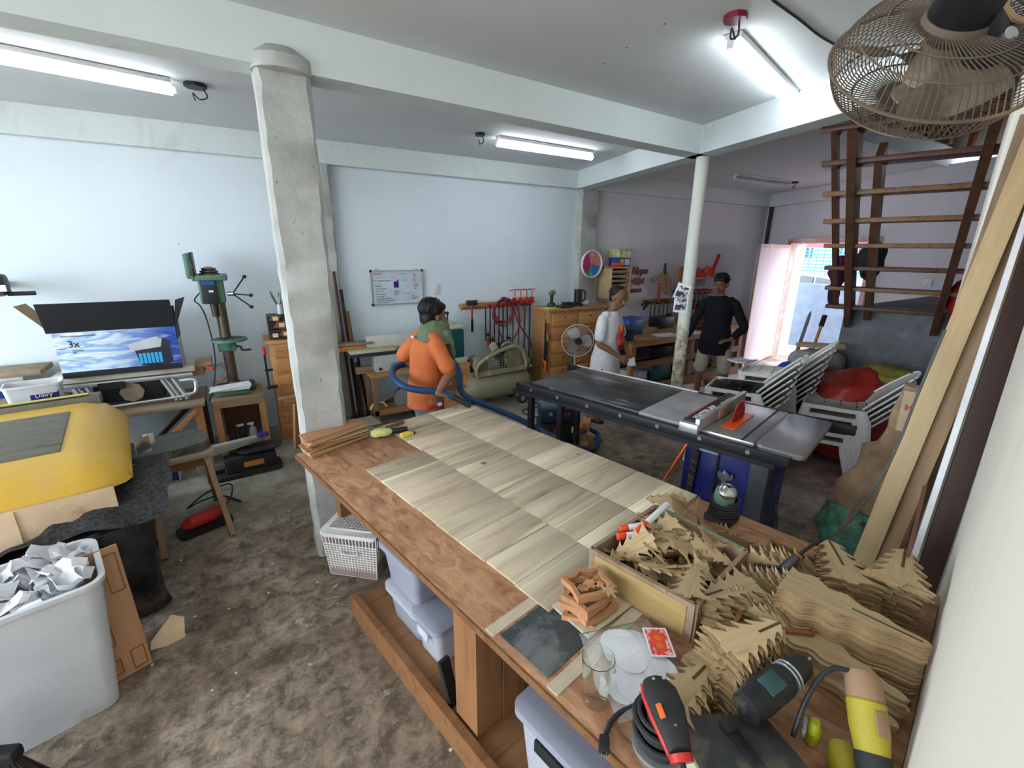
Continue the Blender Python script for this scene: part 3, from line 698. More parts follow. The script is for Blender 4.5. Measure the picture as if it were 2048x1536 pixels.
# open carton with the battery picture
M['box_dark'] = flat('box_dark', (.018, .02, .024), .5)
m_, nt, bb = new_mat('box_print'); bb.inputs['Roughness'].default_value = .35
v = coords(nt, (1, 1, 5)); f = noise(nt, 2.6, 3, .5, v, .8); sp = nt.nodes.new('ShaderNodeSeparateXYZ'); tc = nt.nodes.new('ShaderNodeTexCoord'); nt.links.new(tc.outputs['Object'], sp.inputs[0])
gx = nt.nodes.new('ShaderNodeMapRange'); gx.inputs[1].default_value = -.40; gx.inputs[2].default_value = .42; nt.links.new(sp.outputs['X'], gx.inputs[0])
base = ramp(nt, f, [(.38, (.68, .82, .92)), (.5, (.24, .42, .74)), (.58, (.80, .88, .95)), (.7, (.10, .20, .52))])
deep = ramp(nt, f, [(.35, (.05, .12, .50)), (.55, (.02, .05, .30)), (.7, (.35, .5, .85))])
nt.links.new(mix(nt, ramp(nt, gx.outputs[0], [(.35, (0, 0, 0)), (.9, (1, 1, 1))]), base, deep), bb.inputs['Base Color']); M['box_print'] = m_
bx = thing('battery_carton', 'open dark carton printed with a blue battery picture and 3x', 'carton', (-.90, 5.17, .932), rad(-1)); bx.scale = (1, 1, 1.10)
b = MB(); b.box((0, -.13, .175), (.82, .01, .35)); b.build('printed_front', 'box_print', bx)
b = MB(); b.box((0, -.137, .022), (.82, .006, .045)); b.build('bottom_band', 'box_dark', bx)
b = MB(); b.box((.405, .0, .175), (.01, .26, .35)); M['box_side'] = flat('box_side', (.55, .56, .60), .5); b.build('side_face', 'box_side', bx)
b = MB(); b.box((.412, .0, .30), (.006, .26, .11)); b.build('side_band', 'box_dark', bx)
b = MB(); b.box((-.405, 0, .175), (.01, .26, .35)); b.box((0, .13, .175), (.82, .01, .35)); b.box((0, 0, .005), (.82, .26, .01)); b.build('carton_walls', 'cardboard', bx)
b = MB(); b.box((-.01, -.175, .46), (.86, .006, .235), rot=(rad(20), 0, 0)); b.build('front_flap', 'box_dark', bx)
b = MB(); b.quad((-.41, -.13, .35), (-.41, .12, .35), (-.56, .05, .56), (-.56, -.2, .56)); b.build('left_flap', 'cardboard', bx)
b = MB(); b.quad((.41, -.13, .35), (.41, .12, .35), (.50, .15, .56), (.45, -.12, .56)); b.build('right_flap', 'box_dark', bx)
b = MB(); b.box((0, .15, .42), (.80, .006, .14)); b.build('back_flap', 'box_dark', bx)
b = MB(); b.box((-.24, -.18, .47), (.14, .003, .10), rot=(rad(20), 0, 0)); b.build('shipping_label', 'paper', bx)
# pictured battery unit, raised by a hair
b = MB(); b.m = Matrix.Rotation(pi/2, 4, 'X'); b.prism([(.08, .23), (.28, .27), (.35, .24), (.35, .06), (.28, .03), (.12, .05)], .1355, .137); b.build('battery_picture', flat('pic_dark', (.03, .035, .06), .3), bx)
b = MB(); b.m = Matrix.Rotation(pi/2, 4, 'X'); b.prism([(.05, .225), (.26, .275), (.30, .255), (.28, .19), (.07, .17)], .1372, .1378); b.build('battery_picture', 'box_side', bx)
b = MB()
for k in range(6): b.box((.125+.028*k, -.1385, .105), (.022, .001, .085))
b.build('battery_cells', flat('cells', (.05, .45, .85), .3), bx)
text('3x', .075, 'ink_black', bx, (-.33, -.138, .235)); text('Battery backup pro for homes', .018, 'ink_black', bx, (-.36, -.138, .315)); text('long lasting\nlight', .015, 'ink_black', bx, (-.31, -.138, .205))
# ---------------------------------------------------------------- far left saw, crate, ice cream tubs
fl_ = thing('bench_saw', 'dusty topped bench saw with a blue cabinet at the left edge', 'table saw', (-1.80, 5.40, 0))
b = MB(); b.box((0, 0, .97), (.62, .34, .045), bev=.006); b.build('saw_top', 'dust', fl_); b = MB(); b.box((-.05, -.20, .925), (.52, .05, .06), bev=.006); b.build('front_rail', 'alu', fl_)
b = MB(); b.box((-.12, 0, .70), (.36, .30, .44), bev=.01); b.build('saw_cabinet', 'blue_plastic', fl_)
for x in (-.27, .06):
    b = MB(); b.box((x, -.12, .24), (.04, .04, .48)); b.box((x, .12, .24), (.04, .04, .48)); b.build('leg', 'dark_metal', fl_)
b = MB(); b.cyl((-.17, -.21, .90), (-.17, -.30, .80), .028, .02); b.build('grip', 'red_plastic', fl_)
cr = thing('storage_crate', 'dusty black storage crate under the white ice cream tub', 'crate', (-1.62, 4.94, 0))
b = MB(); tub(b, .28, .19, .75, .04, 1.06); b.build('crate_body', 'black_rubber', cr); b = MB(); b.prism(rr(.315, .22, .05), .75, .795, .01); b.build('crate_lid', 'dust', cr)
def ice_tub(loc, rz, label, txt, mat, sc=1.):
    t = thing('ice_cream_tub', label, 'plastic tub', loc, rz)
    b = MB(); tub(b, .115*sc, .075*sc, .14*sc, .03, 1.13, .003, .007); b.build('tub', 'white_plastic', t)
    b = MB(); b.box((.045*sc, -.0815*sc, .062*sc), (.13*sc, .002, .10*sc), rot=(rad(-4), 0, 0)); b.build('wrap_label', mat, t)
    text(txt, .036*sc, 'paper', t, (.0, -.0885*sc, .06*sc), rot=(rad(86), 0, 0))
    b = MB(); b.prism(rr(.112*sc, .072*sc, .03), .09*sc, .10*sc); b.build('contents', 'wood_old', t); return t
flat('navy', (.03, .02, .16), .4)
ice_tub((-1.44, 4.84, .797), rad(10), 'white ice cream tub with a purple label on the dusty crate', 'Dairy', 'navy', 1.25)
ice_tub((-.80, 4.72, .0), rad(0), 'blue labelled ice cream tub on the floor under the low bench', 'Silly', 'navy', 1.45)
hc = thing('vise_crank', 'black handled crank on a metal housing at the left edge', 'machine head', DY(12, 575, 5.2), 0)
b = MB(); b.box((-.10, 0, .02), (.22, .16, .17), bev=.03); b.build('housing', 'dark_metal', hc); b = MB(); b.box((.0, -.085, .0), (.05, .01, .05)); b.build('name_plate', 'chrome', hc)
b = MB(); b.cyl((.0, 0, -.05), (.16, 0, -.05), .017); b.build('handle', 'black_plastic', hc); b = MB(); b.box((-.15, .30, .0), (.08, .36, .06)); b.build('wall_bracket', 'dark_metal', hc)
# ================================================================ drill press corner
def wheel_shape(b, c, r, w_, axis=(0, 1, 0)): 
    c = Vector(c); a = Vector(axis)*w_/2; return b.cyl(c-a, c+a, r, bev=w_*.2)
ws = thing('machine_stand', 'small orange wooden stand with an open shelf under the drill press', 'stand', (-.10, 5.10, 0))
b = MB(); b.box((0, 0, .60), (.44, .44, .03), bev=.004); b.box((0, -.205, .56), (.42, .03, .06)); b.build('stand_top', 'wood_old', ws)
for x in (-.19, .19):
    for y in (-.19, .19):
        b = MB(); b.box((x, y, .29), (.055, .045, .58)); b.build('leg', 'wood_orange_v', ws)
b = MB(); b.box((0, 0, .10), (.42, .42, .025)); b.build('lower_shelf', 'wood_old', ws); b = MB(); b.box((0, .21, .33), (.40, .01, .5)); b.build('back_panel', 'wood_dark', ws)
for i, (x, m) in enumerate(((-.10, 'black_rubber'), (-.015, 'dark_metal'), (.075, 'grey_bottle'))):
    if m not in M: flat(m, (.35, .38, .45), .3)
    t = thing('spray_bottle', ['dark spray bottle nearest the left leg of the drill press stand', 'middle spray bottle on the shelf of the drill press stand', 'pale grey spray bottle on the shelf of the drill press stand'][i], 'bottle', (-.10+x, 5.0, .1135))
    b = MB(); b.lathe([(0, 0), (.034, 0), (.037, .02), (.036, .10), (.028, .135), (.013, .155), (.013, .17), (0, .17)]); b.build('bottle', m, t); b = MB(); b.box((-.008, 0, .18), (.05, .022, .025), bev=.004); b.cyl((-.03, 0, .18), (-.045, 0, .18), .008); b.build('trigger_head', 'white_plastic' if i else 'black_plastic', t)
t = thing('blue_cup', 'blue plastic cup beside the spray bottles on the stand', 'cup', (.06, 5.02, .1135)); b = MB(); tub(b, .03, .03, .11, .028, 1.15, .003, .002); b.build('cup', 'blue_plastic', t)
dp = thing('drill_press', 'green drill press with its belt cover swung open', 'drill press', (-.125, 5.24, .616)); dp.scale = (1, 1, .93)
b = MB(); b.box((.02, 0, .02), (.34, .30, .035), bev=.008); b.build('base_plate', 'dark_metal', dp)
M['rusty_steel'] = pm('rusty_steel', (.10, .085, .075), (.17, .13, .10), 9, .35, .6, c3=(.30, .26, .22), t3=.62)
b = MB(); b.cyl((0, .0, .03), (-.0, .0, .96), .048); b.cyl((0, 0, .035), (0, 0, .09), .075, .055); b.build('column', 'rusty_steel', dp)
b = MB(); b.cyl((.03, -.09, .545), (.03, -.09, .57), .155, bev=.006); b.build('round_table', 'green_paint', dp)
b = MB()
for k in range(4): b.box((.03, -.09, .5735), (.24, .012, .003), rot=(0, 0, k*pi/4+.3))
b.build('table_slots', 'dark_metal', dp)
b = MB(); b.cyl((.01, -.03, .44), (.0, -.02, .545), .06, .085); b.box((.0, -.02, .47), (.16, .12, .09), bev=.02); b.build('table_bracket', 'green_paint', dp)
b = MB(); b.tube([(.07, -.05, .48), (.12, -.10, .47), (.12, -.11, .44), (.20, -.12, .44)], .011, smooth=2); b.build('table_crank', 'black_plastic', dp)
b = MB(); b.box((-.04, -.02, 1.06), (.20, .30, .24), bev=.025); b.build('head_casting', 'green_paint', dp)
b = MB(); b.box((-.06, -.185, 1.06), (.125, .04, .23), bev=.008); b.build('front_panel', 'dark_metal', dp); b = MB(); b.box((-.06, -.207, 1.15), (.10, .004, .035)); b.build('badge', 'blue_plastic', dp); b = MB(); b.box((-.045, -.208, 1.07), (.035, .004, .02)); b.build('switch_label', 'paper', dp)
b = MB(); b.box((-.04, .0, 1.195), (.28, .38, .055), bev=.015); b.build('belt_housing', 'green_paint', dp)
b = MB(); b.lathe([(0, 1.22), (.085, 1.22), (.085, 1.235), (.065, 1.24), (.075, 1.25), (.075, 1.26), (.055, 1.265), (.06, 1.275), (.06, 1.285), (.02, 1.30), (0, 1.30)], (-.04, -.02, 0)); b.build('stepped_pulley', 'rusty_steel', dp)
b = MB(); b.box((-.19, -.02, 1.31), (.05, .32, .24), bev=.02); cvr = b.build('belt_cover', 'green_paint', dp); b = MB(); b.box((-.158, -.02, 1.31), (.02, .34, .26), bev=.006); b.build('cover_rim', 'dark_metal', cvr)
b = MB(); b.cyl((.08, -.09, 1.03), (.13, -.10, 1.03), .022); hub = b.build('feed_hub', 'chrome', dp)
for dx, dz in ((.12, .17), (.15, -.02), (.14, -.14)):
    b = MB(); b.cyl((.12, -.1, 1.03), (.12+dx, -.12, 1.03+dz), .007); b.sph((.12+dx, -.12, 1.03+dz), .019); b.build('feed_handle', 'black_plastic', dp)
b = MB(); b.cyl((-.05, -.06, .95), (-.05, -.06, .80), .03, .022); b.build('quill_chuck', 'rusty_steel', dp)
b = MB(); b.tube([(-.14, -.1, 1.05), (-.19, -.12, .98), (-.15, -.13, .92), (-.12, -.1, .75), (-.11, -.12, .4), (-.16, -.15, .1), (-.22, -.18, -.05)], .006); b.build('power_cable', 'black_rubber', dp)
b = MB(); b.box((0, 0, .035), (.30, .12, .06), bev=.01); o = leaf_thing('plastic_tray', 'small green tray under papers on the drill press stand', 'tray', b, 'green_paint', (-.14, 5.02, .617)); 
for k in range(3):
    b = MB(); b.box((0, 0, .0), (.34, .17, .004)); leaf_thing('paper_sheet', ['lowest white sheet over the green tray', 'middle white sheet over the green tray', 'topmost white sheet over the green tray'][k], 'paper', b, 'paper', (-.15, 5.0, .686+.009*k), rot=(rad(2), rad(-2), rad(-8+7*k)))
cl = thing('bar_clamp', 'red handled bar clamp standing upright beside the tall drawer cabinet', 'clamp', (.18, 5.02, .617), rad(10))
b = MB(); b.box((0, 0, .18), (.018, .008, .36)); b.build('bar', 'dark_metal', cl); b = MB(); b.box((.02, 0, .2), (.07, .016, .02)); b.box((.03, 0, .02), (.10, .02, .035), bev=.008); b.build('jaw', 'dark_metal', cl)
b = MB(); b.cyl((-.0, 0, .36), (-.0, 0, .44), .015); b.build('handle', 'red_plastic', cl)
# scroll saw
sc_ = thing('scroll_saw', 'grey scroll saw with a C shaped arm and black base on the floor', 'scroll saw', (-.13, 4.52, 0), rad(4))
b = MB(); b.prism(rr(.30, .13, .05), 0, .035, .008); b.box((.05, 0, .10), (.42, .16, .15), bev=.02); b.build('black_base', 'black_rubber', sc_)
b = MB(); b.m = Matrix.Translation((0, .03, 0)) @ Matrix.Rotation(pi/2, 4, 'X')
for poly in ([(-.36, .10), (-.33, .055), (-.06, .085), (-.06, .14), (-.24, .13), (-.24, .22), (.18, .27), (.22, .30), (.20, .32), (-.31, .295), (-.37, .26)],): b.prism(poly, -.035, .035, .008)
b.build('saw_arm', pm('grey_cast', (.38, .38, .33), (.32, .32, .27), 9, .6, c3=(.22, .18, .13), t3=.6), sc_)
b = MB(); b.prism(rr(.19, .11, .1), .21, .222, .003); o = b.build('tilting_table', 'dark_metal', sc_); o.location = (.14, 0, 0)
b = MB(); b.box((.07, -.0815, .10), (.16, .003, .05)); b.build('orange_label', flat('label_orange', (.75, .28, .06), .5), sc_)
b = MB(); b.cyl((-.29, -.006, .25), (-.29, -.010, .25), .012); b.cyl((-.15, -.006, .095), (-.15, -.010, .095), .012); b.build('cap_screw', 'black_plastic', sc_)
b = MB(); r_ = random.Random(4)
for i in range(9): b.tube([(r_.uniform(-.05, .05), r_.uniform(-.04, .04), .01+.02*i/9) for _ in range(4)], .011, seg=6)
leaf_thing('purple_rag', 'purple rag draped over the end of the scroll saw arm', 'rag', b, flat('purple', (.08, .04, .25), .9), (.05, 4.50, .325))
# drawer cabinet
def drawer_cab(name, label, loc, rz, W, D, H, rows, cols, mat, knob=None, top=.03):
    t = thing(name, label, 'drawer cabinet', loc, rz)
    b = MB(); b.box((0, 0, H/2), (W, D, H), bev=.004); b.build('cabinet_body', mat, t)
    b = MB(); b.box((0, -.01, H+top/2), (W+.07, D+.06, top), bev=.005); b.build('cabinet_top', mat, t)
    rh = (H-.08)/rows; cw = (W-.06)/cols
    for i in range(rows):
        for j in range(cols):
            x = -W/2+.03+cw*(j+.5); z = H-.03-rh*(i+.5)
            b = MB(); b.box((x, -D/2-.006, z), (cw-.025, .022, rh-.022), bev=.004); d = b.build('drawer', mat, t)
            if knob:
                b = MB(); b.cyl((x, -D/2-.018, z+rh*.18), (x, -D/2-.019, z+rh*.18), .014); b.build('finger_hole', 'ink_black', d)
    return t
tc_ = drawer_cab('drawer_cabinet', 'tall narrow orange wood drawer cabinet left of the concrete column', (.52, 5.33, 0), 0, .56, .40, 1.06, 7, 1, 'wood_orange')
og = thing('tool_organizer', 'small dark slatted box with brown cut-out decorations on the tall cabinet', 'organizer', (.46, 5.27, 1.092))
b = MB()
for i in range(7): b.box((0, 0, .02+.035*i), (.40, .22, .028))
b.build('slatted_box', 'dark_metal', og); r_ = random.Random(8)
for i, (x, z, s_) in enumerate(((-.13, .22, .07), (-.08, .15, .09), (-.05, .06, .08), (.03, .13, .06), (-.15, .05, .05))):
    b = MB(); b.m = Matrix.Translation((x, -.115, z)) @ Matrix.Rotation(pi/2, 4, 'X'); b.prism([(s_*(1 if k % 2 else .6)*cos(2*pi*k/9), s_*.55*(1 if k % 2 else .7)*sin(2*pi*k/9)) for k in range(9)], 0, .01)
    o = b.build('decoration', 'wood_red', og); b = MB(); b.box((x, -.128, z), (.05, .003, .04)); b.build('cream_tag', 'cream', o)
t = thing('tool_cup', 'grey metal cup of tools on the dark organizer box', 'cup', (.40, 5.25, 1.345)); b = MB(); b.cyl((0, 0, 0), (0, 0, .10), .05); b.build('cup', 'alu_dull', t)
for i in range(6): b = MB(); b.cyl((.02*cos(i), .02*sin(i), .06), (.07*cos(i*1.3)-.02, .03*sin(i*2), .19+.02*(i % 3)), .006, .009); b.build('hand_tool', 'green_paint' if i % 2 else 'steel', t)
b = MB(); b.cyl((0, 0, 0), (0, 0, .16), .022); leaf_thing('spray_can', 'dark red spray can on the organizer beside the column', 'can', b, 'maroon', (.57, 5.25, 1.345))
# three legged stool next to the column
sl = thing('work_stool', 'brown wooden stool with splayed legs half hidden by the concrete column', 'stool', (.47, 4.70, 0))
b = MB(); b.prism([(-.20, -.10), (.12, -.16), (.16, .14), (-.08, .15)], .56, .60, .008); b.build('seat', 'wood_red', sl)
for p, q in (((-.02, -.08, .57), (-.06, -.17, 0)), ((.10, .10, .57), (.16, .18, 0)), ((-.08, .08, .57), (-.13, .15, 0))): b = MB(); b.bar(p, q, .055, .035); b.build('leg', 'wood_orange_v', sl)
b = MB(); b.bar((-.05, -.13, .20), (.15, .15, .22), .03, .03); b.build('stretcher', 'wood_red', sl)
b = MB(); b.bar((-.14, 0, 0), (.14, .0, 0), .06, .02); leaf_thing('wood_offcut', 'thin wooden offcut lying on the brown stool', 'offcut', b, 'wood_old', (.37, 4.66, .612), rad(5))
# ================================================================ behind the column to the compressor
def fclamp(name, label, loc, L=1.2, rot=(0, 0, 0), mat='steel', head='red_plastic', grp=None, w_=.016):
    t = thing(name, label, 'clamp', loc, rot=rot, group=grp)
    b = MB(); b.box((0, 0, -L/2), (w_, .008, L)); b.build('bar', mat, t)
    b = MB(); b.box((0, -.035, -.02), (.026, .10, .03), bev=.004); b.build('fixed_jaw', head, t)
    b = MB(); b.box((0, -.035, -L*.8), (.026, .10, .03), bev=.004); b.cyl((0, -.075, -L*.8-.07), (0, -.075, -L*.8+.05), .006); b.build('sliding_jaw', 'dark_metal', t)
    b = MB(); b.cyl((0, -.075, -L*.8-.16), (0, -.075, -L*.8-.06), .016); b.build('screw_handle', head, t)
    return t
lb = thing('lumber_rack', 'vertical rack of dark sticks leaning behind the concrete column', 'rack', (1.12, 5.42, 0))
for i, (x, h) in enumerate(((-.06, 1.75), (-.0, 1.55), (.05, 1.3), (.10, .9))):
    b = MB(); b.bar((x, -.02*i, 0), (x-.06, .08, h), .03, .02); b.build('stick', ['wood_dark_v', 'dark_metal', 'wood_red_v', 'black_plastic'][i], lb)
b = MB(); b.box((.08, -.1, .62), (.20, .07, .08), bev=.005); b.build('wooden_jaw', 'wood_old', lb); b = MB(); b.cyl((.16, -.1, .65), (.29, -.1, .65), .016); b.build('handle', 'red_plastic', lb)
rs = thing('roller_stand', 'orange edged hand planer table on the wall bench', 'stand', DY(708, 690, 5.35))
b = MB(); b.box((0, 0, .02), (.40, .16, .025), bev=.004); b.build('top_plate', 'dust', rs); b = MB(); b.box((-.04, -.03, -.03), (.30, .05, .055), bev=.006); b.build('orange_edge', 'label_orange', rs); b = MB(); b.cyl((.0, 0, -.05), (.0, 0, -.20), .02); b.build('post', 'steel', rs); zz = rs.location.z
b = MB(); b.cyl((0, 0, -.20), (0, 0, -zz), .018); b.build('column', 'dark_metal', rs); b = MB(); b.cyl((0, 0, -zz), (0, 0, -zz+.02), .12); b.build('foot', 'dark_metal', rs)
jx = thing('jointer_stand', 'wooden stand with a lower shelf under the grey jointer', 'stand', (1.56, 5.22, 0))
b = MB(); b.box((0, 0, .60), (.72, .40, .03)); b.build('stand_top', 'wood_orange', jx)
for x in (-.32, .32):
    for y in (-.17, .17): b = MB(); b.box((x, y, .29), (.05, .05, .585)); b.build('leg', 'wood_old_v', jx)
b = MB(); b.box((0, 0, .17), (.70, .38, .025)); b.box((0, -.185, .15), (.70, .02, .06)); b.build('lower_shelf', 'wood_orange', jx)
jt = thing('jointer', 'grey bench jointer with a dusty cream bed and long fence', 'jointer', (1.56, 5.22, .617))
b = MB(); b.box((.05, 0, .10), (.64, .20, .20), bev=.012); b.build('machine_body', flat('jointer_grey', (.40, .43, .42), .45, c3=(.33, .3, .22), t3=.62), jt)
b = MB(); b.box((-.28, -.01, .255), (.52, .19, .03), bev=.005); b.box((.30, -.01, .25), (.42, .19, .03), bev=.005); b.build('bed', flat('jointer_bed', (.52, .47, .34), .6), jt)
b = MB(); b.box((-.28, -.01, .225), (.56, .21, .04), bev=.01); b.build('bed_edge', 'black_rubber', jt)
b = MB(); b.box((.0, .09, .32), (.62, .02, .16), bev=.004); b.build('fence', flat('fence_cream', (.62, .60, .53), .5), jt)
b = MB(); b.box((.14, -.101, .12), (.20, .006, .05)); b.build('dark_label', 'maroon', jt)
b = MB(); b.m = Matrix.Translation((.05, -.10, .20)) @ Matrix.Rotation(pi/2, 4, 'X'); b.prism([(-.035, .04), (.035, .04), (0, -.035)], 0, .012); b.build('triangular_badge', 'ink_black', jt)
b = MB(); b.cyl((-.22, -.1, .04), (-.22, -.106, .04), .018); b.build('dial', 'ink_black', jt); b = MB(); b.cyl((.33, -.1, .07), (.33, -.12, .07), .028); b.build('yellow_switch', 'yellow_plastic', jt)
cs = thing('circular_saw', 'dusty circular saw stored on the lower shelf of the jointer stand', 'power tool', (1.60, 5.14, .183))
b = MB(); b.cyl((0, -.05, .11), (0, .04, .11), .075, bev=.01); b.build('motor', 'black_rubber', cs); b = MB(); b.cyl((-.03, -.06, .10), (-.03, -.072, .10), .11); b.build('blade_guard', 'alu_dull', cs); b = MB(); b.box((-.02, 0, .006), (.28, .16, .008)); b.build('sole_plate', 'steel', cs); b = MB(); b.tube([(-.1, -.02, .14), (-.02, -.02, .22), (.1, -.02, .16)], .015); b.build('handle', 'black_plastic', cs)
b = MB(); b.tube([(-.14, 0, .01), (-.10, .0, .07), (0, 0, .08), (.05, 0, .02)], .014); leaf_thing('belt_sander', 'cream handled tool lying at the left of the jointer shelf', 'hand tool', b, 'cream', (1.32, 5.08, .185))
b = MB(); b.bar((-.2, 0, 0), (.18, 0, .17), .14, .012); leaf_thing('plywood_piece', 'thin board leaning over the circular saw on the jointer shelf', 'board', b, 'alu_dull', (1.50, 5.30, .19))
# kitchen scale
ks = thing('weighing_scale', 'dusty weighing scale with a square pan and round dial on the floor', 'scale', (.96, 4.52, 0), rad(8))
b = MB(); b.loft([((0, 0, 0), .15, .11, (1, 0, 0), (0, 1, 0)), ((0, 0, .05), .15, .11, (1, 0, 0), (0, 1, 0)), ((0, .0, .26), .07, .06, (1, 0, 0), (0, 1, 0))], seg=16); b.build('scale_body', 'alu_dull', ks)
b = MB(); b.cyl((0, -.08, .15), (0, -.125, .14), .125, bev=.006); b.build('dial_rim', 'alu', ks); b = MB(); b.cyl((0, -.1262, .14), (0, -.1285, .14), .11); dl = b.build('dial_face', flat('dial_face', (.55, .54, .50), .5), ks); b = MB(); b.bar((0, -.130, .14), (.03, -.130, .23), .005, .002); b.build('pointer', 'red_plastic', dl)
b = MB(); b.box((0, 0, .27), (.30, .28, .012), bev=.003); b.build('square_pan', 'dust', ks)
# green planer on its own table
pt = thing('planer_table', 'orange wooden table carrying the dark green planer', 'table', (2.17, 5.25, 0))
b = MB(); b.box((0, 0, .60), (.56, .46, .035)); b.box((0, -.22, .54), (.54, .025, .10)); b.build('table_top', 'wood_orange', pt)
for x in (-.24, .24):
    for y in (-.19, .19): b = MB(); b.box((x, y, .285), (.06, .06, .57)); b.build('leg', 'wood_orange_v', pt)
b = MB(); b.box((0, -.19, .13), (.52, .05, .18)); b.box((0, 0, .22), (.5, .4, .02)); b.build('lower_shelf', 'wood_orange', pt)
pl_ = thing('thickness_planer', 'dark green thickness planer with a cream top and black knob', 'planer', (2.16, 5.25, .618))
M['teal'] = flat('teal', (.008, .075, .085), .35); M['cream_metal'] = flat('cream_metal', (.55, .56, .40), .5)
b = MB(); b.box((0, 0, .04), (.54, .40, .08), bev=.01); b.build('planer_base', 'cream_metal', pl_); b = MB(); b.box((.02, -.02, .255), (.42, .36, .36), bev=.015); b.build('planer_body', 'teal', pl_)
b = MB(); b.box((.02, 0, .455), (.44, .34, .05), bev=.02); b.lathe([(0, .48), (.17, .48), (.15, .51), (.06, .53), (0, .53)], (.03, 0, 0), sc=(1, .8)); b.build('planer_top', 'cream_metal', pl_)
b = MB(); b.cyl((.08, -.04, .51), (.08, -.04, .60), .010); b.sph((.08, -.04, .62), .022); b.build('black_knob', 'black_plastic', pl_)
# wall board
wb = thing('whiteboard', 'whiteboard with handwritten orders hanging on the pale blue wall', 'whiteboard', (1.765, 5.635, 1.54), 0)
W_, H_ = .645, .40
b = MB(); b.box((0, -.006, 0), (W_*2*.5*1.0+.0, .012, H_)); b.build('board_surface', flat('board_surface', (.60, .68, .76), .3), wb)
b = MB()
for s_ in (-1, 1): b.box((s_*W_/2, -.010, 0), (.014, .022, H_+.014)); b.box((0, -.010, s_*H_/2), (W_+.014, .022, .014))
b.build('board_frame', 'alu', wb)
for sx_ in (-1, 1):
    for sz in (-1, 1): b = MB(); b.sph((sx_*W_/2, -.012, sz*H_/2), .018, (1, .8, 1), u=12, v=8); b.build('corner_cap', 'black_plastic', wb)
    b = MB(); b.tube([(sx_*.25-.012, 0, H_/2), (sx_*.25, 0, H_/2+.03), (sx_*.25+.012, 0, H_/2)], .003); b.build('hanger', 'steel', wb)
flat('ink_pale', (.18, .38, .62), .6)
TX = [("ORDERS", -.30, .155, .034, 'ink_red'), ("October  K.R.X", -.29, .115, .026, 'ink_pale'), ("Para Tito Boo Ceremonial", -.295, .078, .024, 'ink_black'), ("Trophy", -.285, .045, .022, 'ink_pale'), ("Man Kayon", -.285, .015, .022, 'ink_black'),
 ("145 Nameple M.G", -.28, -.018, .022, 'ink_black'), ("SPEC* ------>", -.28, -.052, .022, 'ink_blue'), ("897 pcs Nativity", -.285, -.084, .023, 'ink_black'), ("8 wd Nativity", -.28, -.112, .022, 'ink_black'), ("250 standing nativity 8 mm", -.275, -.138, .022, 'ink_black'),
 ("70 Christmas tree 6\" ] premium", -.278, -.162, .022, 'ink_black'), ("114 Christmas tree 4\"", -.278, -.186, .022, 'ink_black'), ("Monthly sched", .02, .158, .022, 'ink_pale'), ("25 x 40 cm\n16 Aug", .07, .09, .019, 'ink_blue'),
 ("Plate 250 to\nName No\nTeacher", -.05, -.055, .020, 'ink_black'), ("1/2 / 2ply", .075, -.085, .020, 'ink_red'), ("TULIPS", .165, -.09, .022, 'ink_pale'), ("Whose in it\n10 Luna Medium\n10 Magkano", .17, -.118, .018, 'ink_black'), ("M&B\nSize 80\nMacro\nBlock up\nMatt\nWallets", .20, .158, .019, 'ink_red'), ("Gate Board\nW/ Twing\nW 15\nL 200", .20, .03, .019, 'ink_red')]
for tx, x, z, s_, m in TX: text(tx, s_, m, wb, (x, -.0128, z), name='handwriting', shear=.2, sx=.82)
b = MB(); b.box((-.02, -.0145, .035), (.06, .004, .075)); b.build('pinned_photo', 'navy', wb); b = MB(); b.cyl((-.0, -.016, .085), (-.0, -.02, .085), .012); b.build('magnet', 'red_plastic', wb)
sw = thing('light_switch', 'white double wall switch right of the whiteboard', 'switch', (2.28, 5.645, 1.50)); b = MB(); b.box((0, -.005, 0), (.075, .012, .135), bev=.003); b.build('wall_plate', 'white_plastic', sw)
for z in (-.025, .025): b = MB(); b.box((0, -.013, z), (.03, .006, .035), bev=.002); b.build('rocker', 'white_plastic', sw)
# hanging rack with clamps
rk = thing('tool_rail', 'orange wooden rail on the back wall holding a mallet and clamps', 'tool rail', (3.19, 5.60, 1.27))
b = MB(); b.box((0, .0, 0), (1.18, .10, .045), bev=.004); b.box((0, .03, -.035), (1.14, .03, .05)); b.build('rail', 'wood_orange', rk)
hm = thing('mallet', 'rubber mallet with a red and black handle at the left end of the rail', 'mallet', (2.74, 5.53, 1.31)); b = MB(); b.cyl((-.075, 0, 0), (.075, 0, 0), .034, bev=.006); b.build('mallet_head', 'black_rubber', hm); b = MB(); b.cyl((0, 0, -.03), (0, 0, -.22), .015); b.build('handle', 'red_plastic', hm); b = MB(); b.cyl((0, 0, -.22), (0, 0, -.40), .017); b.build('grip', 'black_plastic', hm)
xs = [2.95, 3.02, 3.09, 3.16, 3.23, 3.30]; Ls = [.52, .62, .74, .72, .70, .62]
for i, (x, L) in enumerate(zip(xs, Ls)):
    fclamp('bar_clamp', ['short red jawed clamp hanging next to the mallet', 'second clamp hanging right of the mallet', 'clamp hanging behind the left side of the coiled hose', 'clamp hanging behind the middle of the coiled hose', 'clamp with the red handle below the coiled hose', 'clamp hanging behind the right side of the coiled hose'][i], (x, 5.53, 1.28), L, mat='dark_metal')
